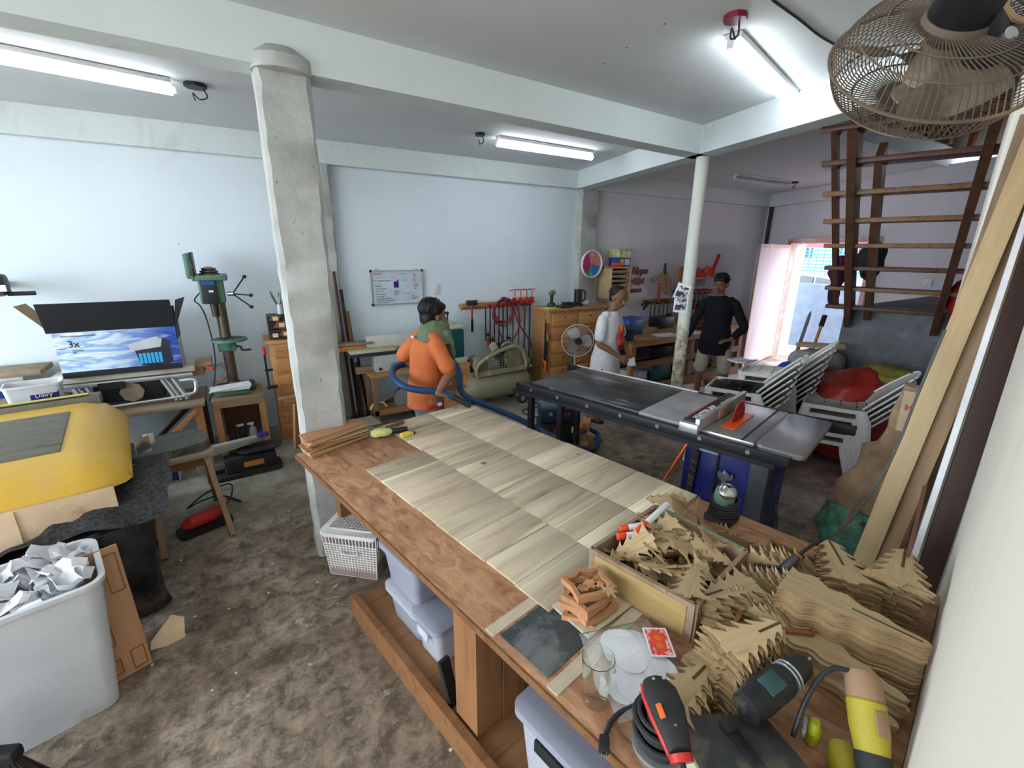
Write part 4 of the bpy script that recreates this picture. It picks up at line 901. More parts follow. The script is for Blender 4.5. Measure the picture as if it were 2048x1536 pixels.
for i, x in enumerate((3.40, 3.50, 3.60, 3.69)):
    t = fclamp('long_bar_clamp', ['long pipe clamp, leftmost of the four right of the coiled hose', 'long pipe clamp, second of the four right of the coiled hose', 'long pipe clamp, third of the four right of the coiled hose', 'long pipe clamp at the right end of the rail'][i], (x, 5.54, 1.30), 1.12, mat='steel', w_=.024)
    b = MB(); b.cyl((0, -.05, .0), (0, -.05, .16), .007); b.cyl((-.06 if i else -.09, -.05, .155), (.06, -.05, .165), .006); b.box((0, -.04, .02), (.06, .05, .06), bev=.008); b.build('crank_screw', 'red_plastic', t)
hs = thing('air_hose', 'dark red air hose coiled on the wall rail and running to the compressor', 'hose', (3.20, 5.47, 1.17)); b = MB(); pts = []
for k in range(5):
    for j in range(12):
        a = 2*pi*j/12+.8; R_ = .155+.018*sin(k*2.1); pts.append((R_*cos(a)+.012*sin(3*k), -.012*k+.02, R_*1.05*sin(a)-.02*sin(k*1.7)))
pts += [(-.05, -.03, .2), (.16, -.03, .12), (.26, -.03, -.15), (.16, -.04, -.38), (-.0, -.04, -.42), (-.09, -.04, -.25), (-.10, -.04, .02), (.02, -.04, .17), (.13, -.04, .12), (.22, -.04, -.16), (.42, -.05, -.45), (.50, -.05, -.72), (.42, -.06, -.80)]
b.tube(pts, .0105, seg=7, smooth=3); M['hose_red'] = flat('hose_red', (.20, .035, .045), .4); b.build('hose', 'hose_red', hs)
# air compressor
M['comp_tan'] = pm('comp_tan', (.27, .25, .155), (.22, .20, .12), 5, .6, c3=(.40, .33, .22), s3=4, t3=.58, bmp=.1)
ac = thing('air_compressor', 'dusty olive air compressor with a horizontal tank and belt guard', 'air compressor', (2.86, 5.06, 0), rad(-2))
b = MB(); b.lathe([(0, -.48), (.09, -.47), (.16, -.43), (.185, -.38), (.185, .38), (.16, .43), (.09, .47), (0, .48)], (0, 0, .28), (1, 0, 0)); b.build('air_tank', 'comp_tan', ac)
b = MB(); b.box((-.02, -.02, .475), (.82, .22, .025)); b.build('deck', 'comp_tan', ac)
b = MB(); b.tube([(-.35, -.15, .44), (-.36, -.15, .56), (-.25, -.15, .66), (.02, -.15, .77), (.22, -.15, .79), (.32, -.15, .71), (.36, -.15, .58), (.36, -.15, .50)], .026, seg=8); b.bar((-.36, -.15, .47), (.37, -.15, .50), .03, .06); b.build('belt_guard', 'comp_tan', ac)
b = MB()
for i in range(17):
    x = -.30+.038*i; b.bar((x, -.145, .49), (x, -.145, .60+.16*min(1, max(0, (x+.3)/.45))), .004, .004, up=(0, 1, 0))
for k in range(8): b.bar((-.33, -.145, .51+.033*k), (.35, -.145, .51+.033*k), .004, .004)
b.build('guard_mesh', 'comp_tan', ac)
b = MB(); b.cyl((-.27, -.10, .57), (-.27, .14, .57), .10, bev=.015); b.build('motor', 'comp_tan', ac); b = MB(); b.cyl((-.40, .02, .58), (-.30, .02, .58), .06, bev=.01); b.build('capacitor_cap', 'dark_metal', ac)
b = MB(); b.cyl((.20, -.12, .63), (.20, -.09, .63), .15, bev=.006); b.build('flywheel', 'comp_tan', ac)
b = MB()
for i in range(6): b.box((.12, .02, .60+.026*i), (.20, .20, .012))
b.cyl((.12, .02, .49), (.12, .02, .76), .07); b.build('pump_fins', 'dark_metal', ac)
b = MB(); b.tube([(.05, -.02, .77), (.12, -.04, .83), (.26, -.02, .78), (.33, 0, .66)], .018); b.cyl((-.05, -.08, .73), (-.05, .02, .80), .055); b.build('air_filter_pipe', 'comp_tan', ac)
b = MB(); b.sph((.44, -.08, .56), .035); b.cyl((.44, -.08, .45), (.44, -.08, .56), .012); b.cyl((.42, -.13, .50), (.46, -.13, .50), .02); b.build('pressure_valve', 'comp_tan', ac)
b = MB(); b.cyl((-.47, -.05, .30), (-.54, -.05, .35), .012); b.build('drain_pipe', 'steel', ac)
for y in (-.17, .17):
    b = MB(); b.cyl((.30, y-.025, .075), (.30, y+.025, .075), .075, bev=.012); wl = b.build('wheel', 'black_rubber', ac); b = MB(); b.cyl((.30, y-.028, .075), (.30, y+.028, .075), .035); b.build('wheel_hub', 'alu_dull', wl)
b = MB(); b.box((.30, 0, .12), (.08, .26, .06)); b.box((-.30, 0, .06), (.06, .20, .12)); b.build('support_foot', 'comp_tan', ac)
cable([(3.20, 4.83, .012), (3.30, 4.75, .012), (3.22, 4.62, .012), (2.98, 4.60, .012), (2.95, 4.42, .012), (3.05, 4.25, .012), (3.18, 4.02, .012), (3.16, 3.85, .03)], .008, 'black power cable winding over the floor from the compressor to the vacuum')
ORD = ['topmost', 'second', 'third', 'fourth', 'fifth', 'sixth', 'seventh', 'eighth', 'ninth', 'tenth', 'eleventh', 'twelfth', 'thirteenth', 'fourteenth', 'fifteenth', 'sixteenth', 'seventeenth', 'eighteenth', 'nineteenth', 'twentieth', 'twenty-first', 'twenty-second', 'twenty-third', 'twenty-fourth', 'twenty-fifth', 'twenty-sixth', 'twenty-seventh', 'twenty-eighth', 'twenty-ninth', 'thirtieth']
# ================================================================ the plywood table and what lies on it
TZ = .80
TO = A(591, 908, TZ); TR = rad(11.5)
def T(u, v, z=TZ): 
    return Vector((TO.x+cos(TR)*u+sin(TR)*v, TO.y+sin(TR)*u-cos(TR)*v, z))
M['wood_shelf'] = wood('wood_shelf', (.36, .18, .08), (.23, .10, .045), axis=0)
wt = thing('work_table', 'long plywood-topped work table with a lower storage shelf', 'table', (TO.x, TO.y, 0), TR)
b = MB(); b.box((.668, -1.40, TZ-.012), (1.336, 2.80, .024), bev=.002); b.build('plywood_top', 'table_ply', wt)
b = MB(); b.box((-.002, -1.40, TZ-.014), (.008, 2.80, .028)); b.build('edge_band', 'wood_red', wt)
b = MB()
for u in (.07, 1.26): b.box((u, -1.42, TZ-.07), (.04, 2.6, .09))
for v in (.25, 1.0, 1.9, 2.7): b.box((.668, -v, TZ-.07), (1.2, .04, .09))
b.build('under_frame', 'wood_red', wt)
for u, v in ((.17, .25), (1.24, .12), (.10, 2.70), (1.24, 2.66)): b = MB(); b.box((u, -v, (TZ-.12)/2), (.08, .06, TZ-.12)); b.build('leg', 'wood_red_v', wt)
b = MB(); b.box((.13, -1.60, .40), (.13, .14, .74)); b.box((.26, -1.66, .40), (.12, .03, .74)); b.build('middle_post', 'wood_red_v', wt)
b = MB(); b.box((1.20, -1.6, .40), (.10, .10, .74)); b.build('middle_post', 'wood_red_v', wt)
b = MB(); b.box((.66, -1.68, .10), (1.24, 2.16, .025)); b.build('lower_shelf', 'wood_shelf', wt)
b = MB(); b.box((.035, -1.68, .07), (.035, 2.18, .14)); b.box((1.29, -1.4, .07), (.035, 2.7, .14)); b.build('shelf_skirting', 'wood_red', wt)
b = MB(); b.box((.26, -1.95, TZ+.0015), (.46, .21, .003)); b.build('dark_inset_plate', pm('slate', (.035, .045, .05), (.06, .07, .075), 8, .4, c3=(.16, .17, .17), s3=6, t3=.58), wt)
for v in (1.815, 2.09): b = MB(); b.box((.30, -v, TZ+.002), (.58, .042, .004)); b.build('pale_strip', pm('pale_strip', (.58, .50, .37), (.50, .42, .30), 9, .6, stretch=(1, 8, 1)), wt)
# laid-out boards
bw, bl = .1752, .376
proto = None; r_ = random.Random(11)
def board_mesh():
    b = MB(); b.box((0, 0, .0045), (bl-.003, bw-.0025, .009), bev=.0012); return b.mesh('acacia_board', 'board_wood')
bme = board_mesh(); bcount = 0
cols = [(.219, .49, 9, 'left'), (.590, -.05, 12, 'middle'), (.966, -.05, 12, 'right')]
for ci, (u0, v0, n, nm) in enumerate(cols):
    for i in range(n):
        if ci == 2 and i > 10: continue
        o = bpy.data.objects.new('wooden_board', bme); COL.objects.link(o); v = v0+bw*(i+.5)
        last = ci == 0 and i == n-1
        j = r_.uniform(-.004, .004)
        o.location = T(u0+bl/2+j+(.015 if last else 0), v, TZ+.0005+(.004 if last else r_.uniform(0, .0015))); o.rotation_euler = (0, 0, TR+r_.uniform(-.006, .006)+(rad(-4) if last else 0))
        if last: tag(o, 'grey streaked board lying askew at the near end of the left row', 'board', 'flat boards laid out on the table')
        elif ci == 0 and i == 0: tag(o, 'first board of the left row, at the bare plywood end', 'board', 'flat boards laid out on the table')
        elif ci > 0 and i == 0: tag(o, 'far end board of the %s row, nearest the man in orange' % nm, 'board', 'flat boards laid out on the table')
        else: tag(o, '%s pale board from the far end in the %s row on the plywood table' % (ORD[i], nm), 'board', 'flat boards of the %s row on the table' % nm)
# stack of thin boards at the far left corner
c0 = A(668, 885, TZ); n = 13
for i in range(n):
    b = MB(); w1, w2 = .14+r_.uniform(-.01, .01), .40+r_.uniform(-.02, .02)
    b.prism([(-w2/2, -w1/2), (w2/2, -w1/2+r_.uniform(0, .03)), (w2/2-r_.uniform(0, .02), w1/2), (-w2/2+r_.uniform(0, .03), w1/2)], 0, .0075)
    o = b.build('thin_board', M['nativity_wood'] if i % 3 == 0 else M['wood_pale'] if i % 3 == 1 else M['stick_wood'])
    tag(o, ORD[n-1-i]+(' thin board of the stack in front of the concrete column' if i == n-1 else ' thin board from the top in front of the concrete column'), 'board', 'stack of thin boards at the table corner', (c0.x+r_.uniform(-.012, .012), c0.y+r_.uniform(-.01, .01)-.05, TZ+.0006+i*.0085), TR+rad(7)+r_.uniform(-.07, .07))
# brushes
du_ = thing('hand_brush', 'hand brush with pale yellow bristles and a black handle on the table corner', 'brush', A(770, 872, TZ), rad(-12))
b = MB(); r2 = random.Random(3)
b.loft([((-.09, 0, .028), .012, .012, (0, 1, 0), (0, 0, 1)), ((-.06, 0, .03), .045, .026, (0, 1, 0), (0, 0, 1)), ((.0, 0, .03), .042, .026, (0, 1, 0), (0, 0, 1)), ((.045, 0, .03), .02, .018, (0, 1, 0), (0, 0, 1))], seg=18)
o = b.build('bristles', flat('bristle_yellow', (.66, .68, .25), .9), du_); crumple(o, .012, 40, 1, 1)
b = MB(); b.cyl((.035, 0, .03), (.15, -.0, .03), .02, bev=.004); b.build('black_handle', 'black_plastic', du_)
gl = thing('work_glove', 'yellow and black rubbery glove tip beside the hand brush', 'glove', A(815, 874, TZ), rad(5)); b = MB(); b.loft([((-.045, 0, .02), .022, .017, (0, 1, 0), (0, 0, 1)), ((.0, 0, .022), .025, .019, (0, 1, 0), (0, 0, 1)), ((.035, 0, .02), .018, .014, (0, 1, 0), (0, 0, 1)), ((.05, 0, .018), .006, .006, (0, 1, 0), (0, 0, 1))], seg=14); b.build('yellow_part', 'yellow_plastic', gl); b = MB(); b.sph((.045, 0, .018), .013); b.build('black_tip', 'black_plastic', gl)
wb_ = thing('wallpaper_brush', 'flat brush with a turned brown wooden handle lying on the boards', 'brush', A(775, 858, TZ+.012), rad(22)); b = MB(); b.box((-.05, 0, .012), (.07, .06, .012), bev=.003); b.build('bristles', 'dust', wb_)
b = MB(); b.lathe([(0, -.02), (.012, -.01), (.011, .06), (.016, .10), (.013, .14), (0, .15)], (0, 0, .013), (1, 0, 0)); b.build('wooden_handle', 'wood_red', wb_)
gp_ = thing('vacuum_nozzle', 'red and black nozzle end lying at the far edge of the boards', 'nozzle', A(868, 817, TZ+.01), rad(15)); b = MB(); b.cyl((-.06, 0, .02), (.03, 0, .02), .018, .014); b.build('red_end', 'red_plastic', gp_); b = MB(); b.cyl((.03, 0, .02), (.07, 0, .02), .015); b.build('pale_end', 'white_plastic', gp_)
# ---------------------------------------------------------------- storage under the table
def lattice_basket(loc, rz):
    t = thing('storage_basket', 'white lidded woven plastic basket under the table corner', 'basket', loc, rz)
    hx, hy, h = .17, .13, .30
    b = MB()
    for s_ in (-1, 1):
        for k in range(13):
            z = .02+.017*k+.003; f = .86+.14*z/h
            b.box((0, s_*hy*f, z), (2*hx*f, .004, .008)); b.box((s_*hx*f, 0, z), (.004, 2*hy*f, .008))
        for k in range(17): x = -hx+2*hx*k/16; b.bar((x*.87, s_*hy*.87, .01), (x, s_*hy, h-.015), .006, .005, up=(0, 1, 0))
        for k in range(13): y = -hy+2*hy*k/12; b.bar((s_*hx*.87, y*.87, .01), (s_*hx, y, h-.015), .006, .005, up=(1, 0, 0))
    b.box((0, 0, .008), (2*hx*.87, 2*hy*.87, .012))
    b.build('woven_walls', 'basket_white', t)
    b = MB(); b.prism(rr(hx-.012, hy-.012, .02), .01, h-.02); b.build('inner_lining', flat('basket_inside', (.30, .22, .20), .9), t)
    b = MB(); b.prism(rr(hx+.015, hy+.015, .035), h-.015, h+.01, .006); b.prism(rr(hx-.03, hy-.03, .02), h+.01, h+.016, .002); b.build('lid', 'basket_white', t)
    b = MB()
    for k in range(14): b.box((-hx+.035+k*(2*hx-.07)/13, 0, h+.018), (.007, 2*hy-.07, .004))
    for k in range(11): b.box((0, -hy+.035+k*(2*hy-.07)/10, h+.0185), (2*hx-.07, .005, .004))
    b.build('lid_weave', 'basket_inside2', t)
    b = MB(); b.tube([(-.05, -hy-.004, h*.66), (-.045, -hy-.012, h*.60), (.045, -hy-.012, h*.60), (.05, -hy-.004, h*.66)], .005); b.build('handle', 'basket_white', t)
flat('basket_white', (.68, .66, .64), .5); flat('basket_inside2', (.55, .50, .48), .6)
p = A(742, 1165, .11); lattice_basket((p.x+.0, p.y+.175, .115), TR+rad(-53))
M['clear_bin'] = glass('clear_bin', (.80, .83, .92), .18, .55, 1.15)
M['grey_bin'] = pm('grey_bin', (.30, .31, .38), (.26, .27, .33), 4, .35)
def lidded(name, label, u, v, z, hx, hy, h, mat, lidmat, handle='black_plastic', rz=0, rimlid=True):
    P = T(u, v, z); t = thing(name, label, 'storage box', P, TR+rz)
    b = MB(); lp(b, [(rr(hx*.86, hy*.86, .03), 0), (rr(hx, hy, .035), h-.03)]); b.build('box_body', mat, t)
    b = MB(); lp(b, [(rr(hx+.008, hy+.008, .035), h-.035), (rr(hx+.018, hy+.018, .04), h-.03), (rr(hx+.018, hy+.018, .04), h), (rr(hx-.01, hy-.01, .03), h+.012)]); b.build('lid', lidmat, t)
    if handle: b = MB(); b.box((-hx-.015, 0, h-.07), (.012, hy*.9, .05), bev=.004); b.build('latch', handle, t)
    return t
lidded('storage_box', 'grey plastic box stacked behind the woven basket', .27, .98, .335, .15, .16, .24, 'grey_bin', 'grey_bin', None)
lidded('storage_box', 'smoky plastic box under the grey box behind the basket', .27, .98, .115, .14, .15, .20, 'grey_bin', 'clear_bin', None)
lidded('storage_box', 'clear lidded plastic box with side latch left of the middle post', .25, 1.20, .115, .12, .10, .22, 'clear_bin', 'grey_bin', 'clear_bin')
lidded('storage_box', 'large clear box with a black latch right of the middle post', .30, 2.08, .115, .24, .18, .42, 'clear_bin', 'grey_bin', 'black_plastic')
b = MB(); b.tube([(0, 0, 0), (.01, 0, .05), (.05, .02, .11)], .016); leaf_thing('blue_knot', 'blue cord knot sticking up behind the woven basket', 'cord', b, 'navy', T(.12, .80, .56))
b = MB(); b.bar((0, 0, .2), (.02, -.06, 0), .05, .02); leaf_thing('black_bar', 'black metal bar standing beside the middle post', 'bar', b, 'black_plastic', T(.08, 1.42, .115))
for i in range(9):
    L_ = .10+.09*((i*7) % 4)/3; b = MB(); b.box((0, 0, .018), (L_, .06, .034), bev=.002)
    P = T(.10+.05*(i % 3), 2.47+.035*i, .114+.036*(i//3)); leaf_thing('wood_offcut', 'brown wooden block in the pile under the near end of the table', 'offcut', b, 'nativity_wood', P, TR+.5*sin(i*2.3), 'offcuts under the table')
b = MB(); b.prism([(0, 0), (.03, .006), (.05, .022), (.035, .016), (.01, .01)], 0, .002); leaf_thing('paper_scrap', 'small white paper scrap on the floor beside the basket', 'paper', b, 'paper', A(665, 1178, 0.002), rad(15))
cable([T(.01, 1.98, .10), T(-.03, 2.2, .03), T(-.02, 2.6, .02), T(.0, 2.9, .05)], .005, 'thin red cable running down the table skirting', 'hose_red')
# ---------------------------------------------------------------- Christmas tree cut-outs
def tree_poly(h, w_, n=5):
    """outline of a jagged fir with swept-down hooks, tip at +x, base at -x"""
    up = [(h/2, 0)]
    for i in range(n):
        x1 = h/2-h*(i+1)/n; wid = w_/2*(.24+.76*(i+1)/n)**.85
        up += [(x1+h/n*.40, wid*.70), (x1+h/n*.02, wid), (x1+h/n*.16, wid*.62)]
        if i < n-1: up += [(x1+h/n*.04, wid*.50)]
    up += [(-h/2+h/n*.10, w_*.10), (-h/2-.006, w_*.08)]
    return up+[(x, -y) for x, y in reversed(up) if abs(y) > 1e-6]
def wavy_poly(h, w_, n=5):
    up = [(h/2, 0)]
    for i in range(n*8):
        t = (i+1)/(n*8); x = h/2-h*t; env = w_/2*(.12+.88*t)
        up.append((x, env*(1+.16*sin(2*pi*n*t))))
    up.append((-h/2, w_*.18))
    return up+[(x, -y) for x, y in reversed(up) if abs(y) > 1e-6]
def tree_mesh(poly, th, mat='tree_wood', slot=None):
    b = MB(); b.prism(poly, 0, th); me = b.mesh('tree_cutout', mat); me.materials.append(M['tree_edge'])
    for p in me.polygons:
        if abs(p.normal.z) < .5: p.material_index = 1
    return me
TM = [tree_mesh(tree_poly(.215, .165, 5), .0078), tree_mesh(tree_poly(.205, .155, 5), .0078), tree_mesh(tree_poly(.18, .14, 4), .007)]
WM = tree_mesh(wavy_poly(.36, .155, 4), .0088)
SM = tree_mesh([(.05*(1 if k % 2 == 0 else .42)*cos(pi*k/7), .05*(1 if k % 2 == 0 else .42)*sin(pi*k/7)) for k in range(14)], .006)
M['groove'] = flat('groove', (.10, .055, .025), .9)
def place(me, loc, rot, label, grp, slot=None, scale=1, cat='tree cut-out'):
    o = bpy.data.objects.new('tree_cutout', me); COL.objects.link(o); tag(o, label, cat, grp, loc, rot=rot)
    if scale != 1: o.scale = (scale, scale, 1)
    if slot:
        b = MB(); b.box(((slot[0]+slot[1])/2, 0, .0082 if cat != 'wavy' else .0092), (abs(slot[1]-slot[0]), .0075, .0014)); b.build('slot', 'groove', o)
    return o
def tstack(px_, py_, ztop, me, n, dirdeg, where, spread=.018, tilt=(0, 0), slot=(0, .115), th=.0083, lean=(0, 0), zb=TZ, scale=1):
    P = A(px_, py_, ztop); n0 = max(2, int((ztop-zb)/th))
    for i in range(n0):
        z = ztop-(i+1)*th
        rz = rad(dirdeg)+(r_.uniform(-.09, .09) if i else 0)
        j = (r_.uniform(-spread, spread), r_.uniform(-spread, spread)) if i else (0, 0)
        f = i/n0
        place(me, (P.x+j[0]+lean[0]*f, P.y+j[1]+lean[1]*f, z), (tilt[0]*(1-.0*f), tilt[1], rz), (ORD[i]+(' cut-out tree of the stack ' if i == 0 else ' tree down in the stack ')+where),
              'tree cut-outs in the stack '+where, slot if i == 0 else None, scale)
tstack(1455, 1176, .955, TM[0], 0, 170, 'beside the near corner of the wooden crate', .012, slot=(.02, .105), lean=(-.01, -.04))
tstack(1508, 1268, .975, TM[0], 0, -8, 'behind the cordless drill', .012, slot=(.02, .105), lean=(-.05, .0))
tstack(1378, 1366, .885, TM[1], 0, 7, 'next to the black orbital sander', .014, slot=(.02, .10), lean=(-.0, -.02))
tstack(1680, 1118, .97, TM[0], 0, 41, 'against the leaning pale plank', .010, slot=(-.03, .105), lean=(.02, .0), scale=1.12)
tstack(1806, 1128, 1.0, TM[0], 0, 15, 'in the corner by the right wall', .010, slot=(-.02, .105), lean=(.02, .04), scale=1.05)
tstack(1432, 1318, .86, TM[2], 0, 140, 'at the foot of the crate side', .012, slot=None)
P = A(1706, 1218, .99)
for i in range(21):
    z = .99-(i+1)*.0089
    place(WM, (P.x+(r_.uniform(-.004, .004) if i else 0)-.002*i, P.y+r_.uniform(-.003, .003), z), (0, 0, rad(-79)+(0 if i == 0 else r_.uniform(-.04, .04)+.05*(i > 3))),
          ORD[i]+(' large wavy-edged tree of the big stack by the wall' if i == 0 else ' wavy-edged tree down in the big stack by the wall'), 'large wavy tree cut-outs', (.0, .16) if i == 0 else None, cat='tree cut-out')
P = A(1672, 1345, TZ+.05)
for i in range(11):
    place(WM, (P.x+r_.uniform(-.012, .012), P.y+r_.uniform(-.008, .008), TZ+.001+.0092*i), (0, 0, rad(-95)+r_.uniform(-.12, .12)), 'large wavy-edged tree, %s up in the low pile near the cordless drill' % ('lowest' if i == 0 else ORD[i]), 'large wavy tree cut-outs of the low pile', scale=.86)
# crate full of trees
def open_crate(name, label, c4, zb, zt, mat, th=.016, inner='wood_pale'):
    c = sum(c4, Vector((0, 0, 0)))/4; t = thing(name, label, 'crate', (c.x, c.y, zb))
    L4 = [Vector((p.x-c.x, p.y-c.y, 0)) for p in c4]; h = zt-zb
    for i in range(4):
        p, q = L4[i], L4[(i+1) % 4]; b = MB(); b.bar(p+Vector((0, 0, h/2)), q+Vector((0, 0, h/2)), th, h); sd_ = b.build('side_board', mat, t)
        if i == 0:
            n_ = (q-p).cross(Vector((0, 0, 1))).normalized(); 
            if n_.dot((p+q)/2) < 0: n_ = -n_
            b = MB(); b.bar(p.lerp(q, .06)+n_*(th/2+.001)+Vector((0, 0, h/2)), p.lerp(q, .94)+n_*(th/2+.001)+Vector((0, 0, h/2)), .003, h*.80); b.build('plywood_panel', pm('panel_ochre', (.44, .31, .13), (.38, .25, .10), 8, .45, stretch=(1, 1, 6)), sd_)
    b = MB(); b.quad(*[(p.x, p.y, .006) for p in L4]); b.build('crate_bottom', mat, t)
    return t, c
Pf = [A(1183, 1098, .94), A(1392, 1212, .94), A(1492, 1102, .94), A(1312, 1012, .94)]
cr1, cc = open_crate('wooden_crate', 'open ochre wooden crate heaped with cut-out trees', Pf, TZ+.001, .945, 'wood_old')
b = MB(); p, q = Pf[3]-cc, Pf[2]-cc; p.z = q.z = .1435
for k in range(11): b.bar(p.lerp(q, .06+.085*k), p.lerp(q, .06+.085*k+.045), .017, .0015)
b.build('green_dashes', flat('dash_green', (.12, .28, .17), .6), cr1)
ax = (Pf[1]-Pf[0]); ay = (Pf[3]-Pf[0]); r3 = random.Random(21)
for i in range(46):
    s_, t_ = r3.uniform(.16, .86), r3.uniform(.2, .80); lay = i//16
    P = Pf[0]+ax*s_+ay*t_; tl = (r3.uniform(-.9, .9), r3.uniform(-.7, .7)); z = TZ+.055+.035*lay+.015*r3.random()
    if i > 38: z = TZ+.15; tl = (r3.uniform(-.3, .3), r3.uniform(-.3, .3))
    place(TM[i % 3], (P.x, P.y, z), (tl[0], tl[1], r3.uniform(0, 6.28)), 'cut-out tree lying at an angle in the heap inside the ochre crate', 'cut-out trees heaped in the crate', scale=.86)
for i, (x, y, zz_, rr_) in enumerate(((1330, 1000, .90, (1.2, .2, 2.2)), (1395, 1015, .89, (1.35, 0, .6)), (1440, 1060, .87, (1.1, .3, 1.2)), (1475, 1085, .87, (1.2, -.2, 2.0)), (1360, 1010, .88, (.8, .3, .2)))):
    place(TM[i % 3], A(x, y, zz_), rr_, ['cut-out tree standing at the far left corner behind the crate', 'upright cut-out tree leaning on the middle of the crate back', 'cut-out tree leaning near the green sander', 'cut-out tree at the far right corner outside the crate', 'cut-out tree lying behind the crate'][i], 'cut-out trees leaning behind the crate', scale=.8)
P2 = [A(1470, 1245, .92), A(1625, 1262, .92), A(1660, 1130, .92), A(1543, 1078, .92)]
cr2, c2_ = open_crate('wooden_box', 'reddish open wooden box of upright cut-outs right of the crate', P2, TZ+.001, .915, 'wood_red', .014)
r4 = random.Random(5); ax = P2[1]-P2[0]; ay = P2[3]-P2[0]
for i in range(30):
    P = P2[0]+ax*(.12+.76*(i % 10)/10+r4.uniform(-.02, .02))+ay*(.15+.26*(i//10))
    place(TM[2], (P.x, P.y, TZ+.10+.012*r4.random()), (rad(84)+r4.uniform(-.12, .1), rad(88)*0, rad(-72)+r4.uniform(-.15, .15)), 'cut-out tree standing on edge among the row in the reddish box', 'cut-outs standing on edge in the reddish box', scale=.80)
pl2 = thing('orange_pliers', 'orange and black handled pliers stuck upright in the reddish box', 'pliers', A(1572, 1140, .93), rot=(rad(20), rad(25), rad(15)))
for k, m in ((-.03, 'black_plastic'), (-.012, 'orange_plastic'), (.008, 'orange_plastic'), (.026, 'black_plastic')): b = MB(); b.loft([((k, 0, -.06), .008, .012, (1, 0, 0), (0, 1, 0)), ((k*1.3, 0, .0), .009, .022, (1, 0, 0), (0, 1, 0)), ((k*1.1, 0, .07), .006, .012, (1, 0, 0), (0, 1, 0))], seg=12); b.build('handle', m, pl2)
# markers
flat('marker_red', (.85, .08, .02), .35)
def marker(p, q, label, cap='marker_red'):
    p, q = Vector(p), Vector(q); d = q-p; t = thing('marker_pen', label, 'marker', p, rot=d.to_track_quat('Z', 'Y').to_euler())
    L = d.length; b = MB(); b.cyl((0, 0, L*.30), (0, 0, L), .013, bev=.002); b.build('barrel', 'white_plastic', t); b = MB(); b.cyl((0, 0, 0), (0, 0, L*.31), .0145, bev=.003); b.build('cap', cap, t); return t
marker(A(1272, 1066, .955), A(1335, 1008, .99), 'white marker with a red cap resting on the crate corner')
marker(A(1240, 1058, .95), A(1290, 1050, .955), 'red capped marker in the crate, farther of the two short ones')
marker(A(1234, 1074, .945), A(1290, 1066, .945), 'red capped marker in the crate, nearer of the two short ones')
# palm sander with chrome top
ps = thing('palm_sander', 'dark green palm sander with a chrome top and wound cable behind the crate', 'power sander', A(1442, 1040, TZ), rad(10))
b = MB(); b.box((0, 0, .02), (.12, .12, .035), bev=.008); b.build('sanding_pad', 'black_rubber', ps); b = MB(); b.loft([((0, 0, .03), .045, .045, (1, 0, 0), (0, 1, 0)), ((0, 0, .09), .042, .042, (1, 0, 0), (0, 1, 0)), ((0, 0, .13), .052, .045, (1, 0, 0), (0, 1, 0)), ((0, 0, .16), .045, .04, (1, 0, 0), (0, 1, 0)), ((0, 0, .175), .02, .02, (1, 0, 0), (0, 1, 0))]); b.build('sander_body', 'green_dark' if 'green_dark' in M else 'green_paint', ps)
b = MB(); b.sph((-.005, -.01, .155), .055, (1, .75, .5), (rad(25), 0, 0)); b.build('chrome_cap', 'chrome', ps); b = MB()
for k in range(6): b.tube([(.056*cos(a)+.004*k, .056*sin(a), .045+.012*k) for a in [j*pi/5 for j in range(10)]], .0065, closed=True, smooth=2, seg=6)
b.build('wound_cable', 'black_rubber', ps)
# nativity frames
def frame_poly(w_, h, notch):
    return [(-w_, -h), (-w_*.6, -h+notch), (w_*.6, -h+notch), (w_, -h), (w_-notch, -h*.5), (w_-notch, h*.5), (w_, h), (w_*.6, h-notch), (-w_*.6, h-notch), (-w_, h), (-w_+notch, h*.5), (-w_+notch, -h*.5)]
ctr = A(1172, 1225, TZ)
for i in range(5):
    t = thing('nativity_frame', ['lowest open wooden house frame of the pile beside the crate', 'second lowest open wooden frame of the pile beside the crate', 'middle open wooden frame of the pile beside the crate', 'second highest open wooden frame of the pile beside the crate', 'topmost open wooden frame of the pile, holding cut-out figures'][i], 'wooden frame', (ctr.x+.012*sin(i*2), ctr.y+.01*cos(i*3), TZ+.0015+.0235*i), TR+[.35, -.15, .2, .0, -.35][i], 'pile of open wooden frames')
    out = [(-.075, -.055), (0, -.066), (.075, -.055), (.068, 0), (.078, .055), (.04, .052), (0, .078), (-.04, .052), (-.078, .055), (-.068, 0)]
    b = MB(); n = len(out); inn = [(x*.78, y*.74) for x, y in out]
    vo = [b.bm.verts.new((x, y, 0)) for x, y in out]; vi = [b.bm.verts.new((x, y, 0)) for x, y in inn]; vo2 = [b.bm.verts.new((x, y, .022)) for x, y in out]; vi2 = [b.bm.verts.new((x, y, .022)) for x, y in inn]
    for k in range(n):
        l = (k+1) % n
        for f in ((vo[k], vo[l], vo2[l], vo2[k]), (vi[l], vi[k], vi2[k], vi2[l]), (vo2[k], vo2[l], vi2[l], vi2[k]), (vo[l], vo[k], vi[k], vi[l])): b.bm.faces.new(f)
    b.build('house_frame', 'nativity_wood', t)
    if i == 4:
        for x, y, s_ in ((-.03, -.01, .024), (.005, .0, .028), (.032, -.015, .02)): b = MB(); b.prism([(x+s_*(1 if k % 3 else .6)*cos(k*2*pi/11), y+s_*.8*(1 if k % 2 else .7)*sin(k*2*pi/11)) for k in range(11)], .002, .014); b.build('cut_out_figure', 'nativity_wood', t)
place(SM, A(1218, 1183, TZ+.125), (rad(10), rad(5), .3), 'pale wooden star lying on the pile of open frames', None, scale=.6, cat='star')
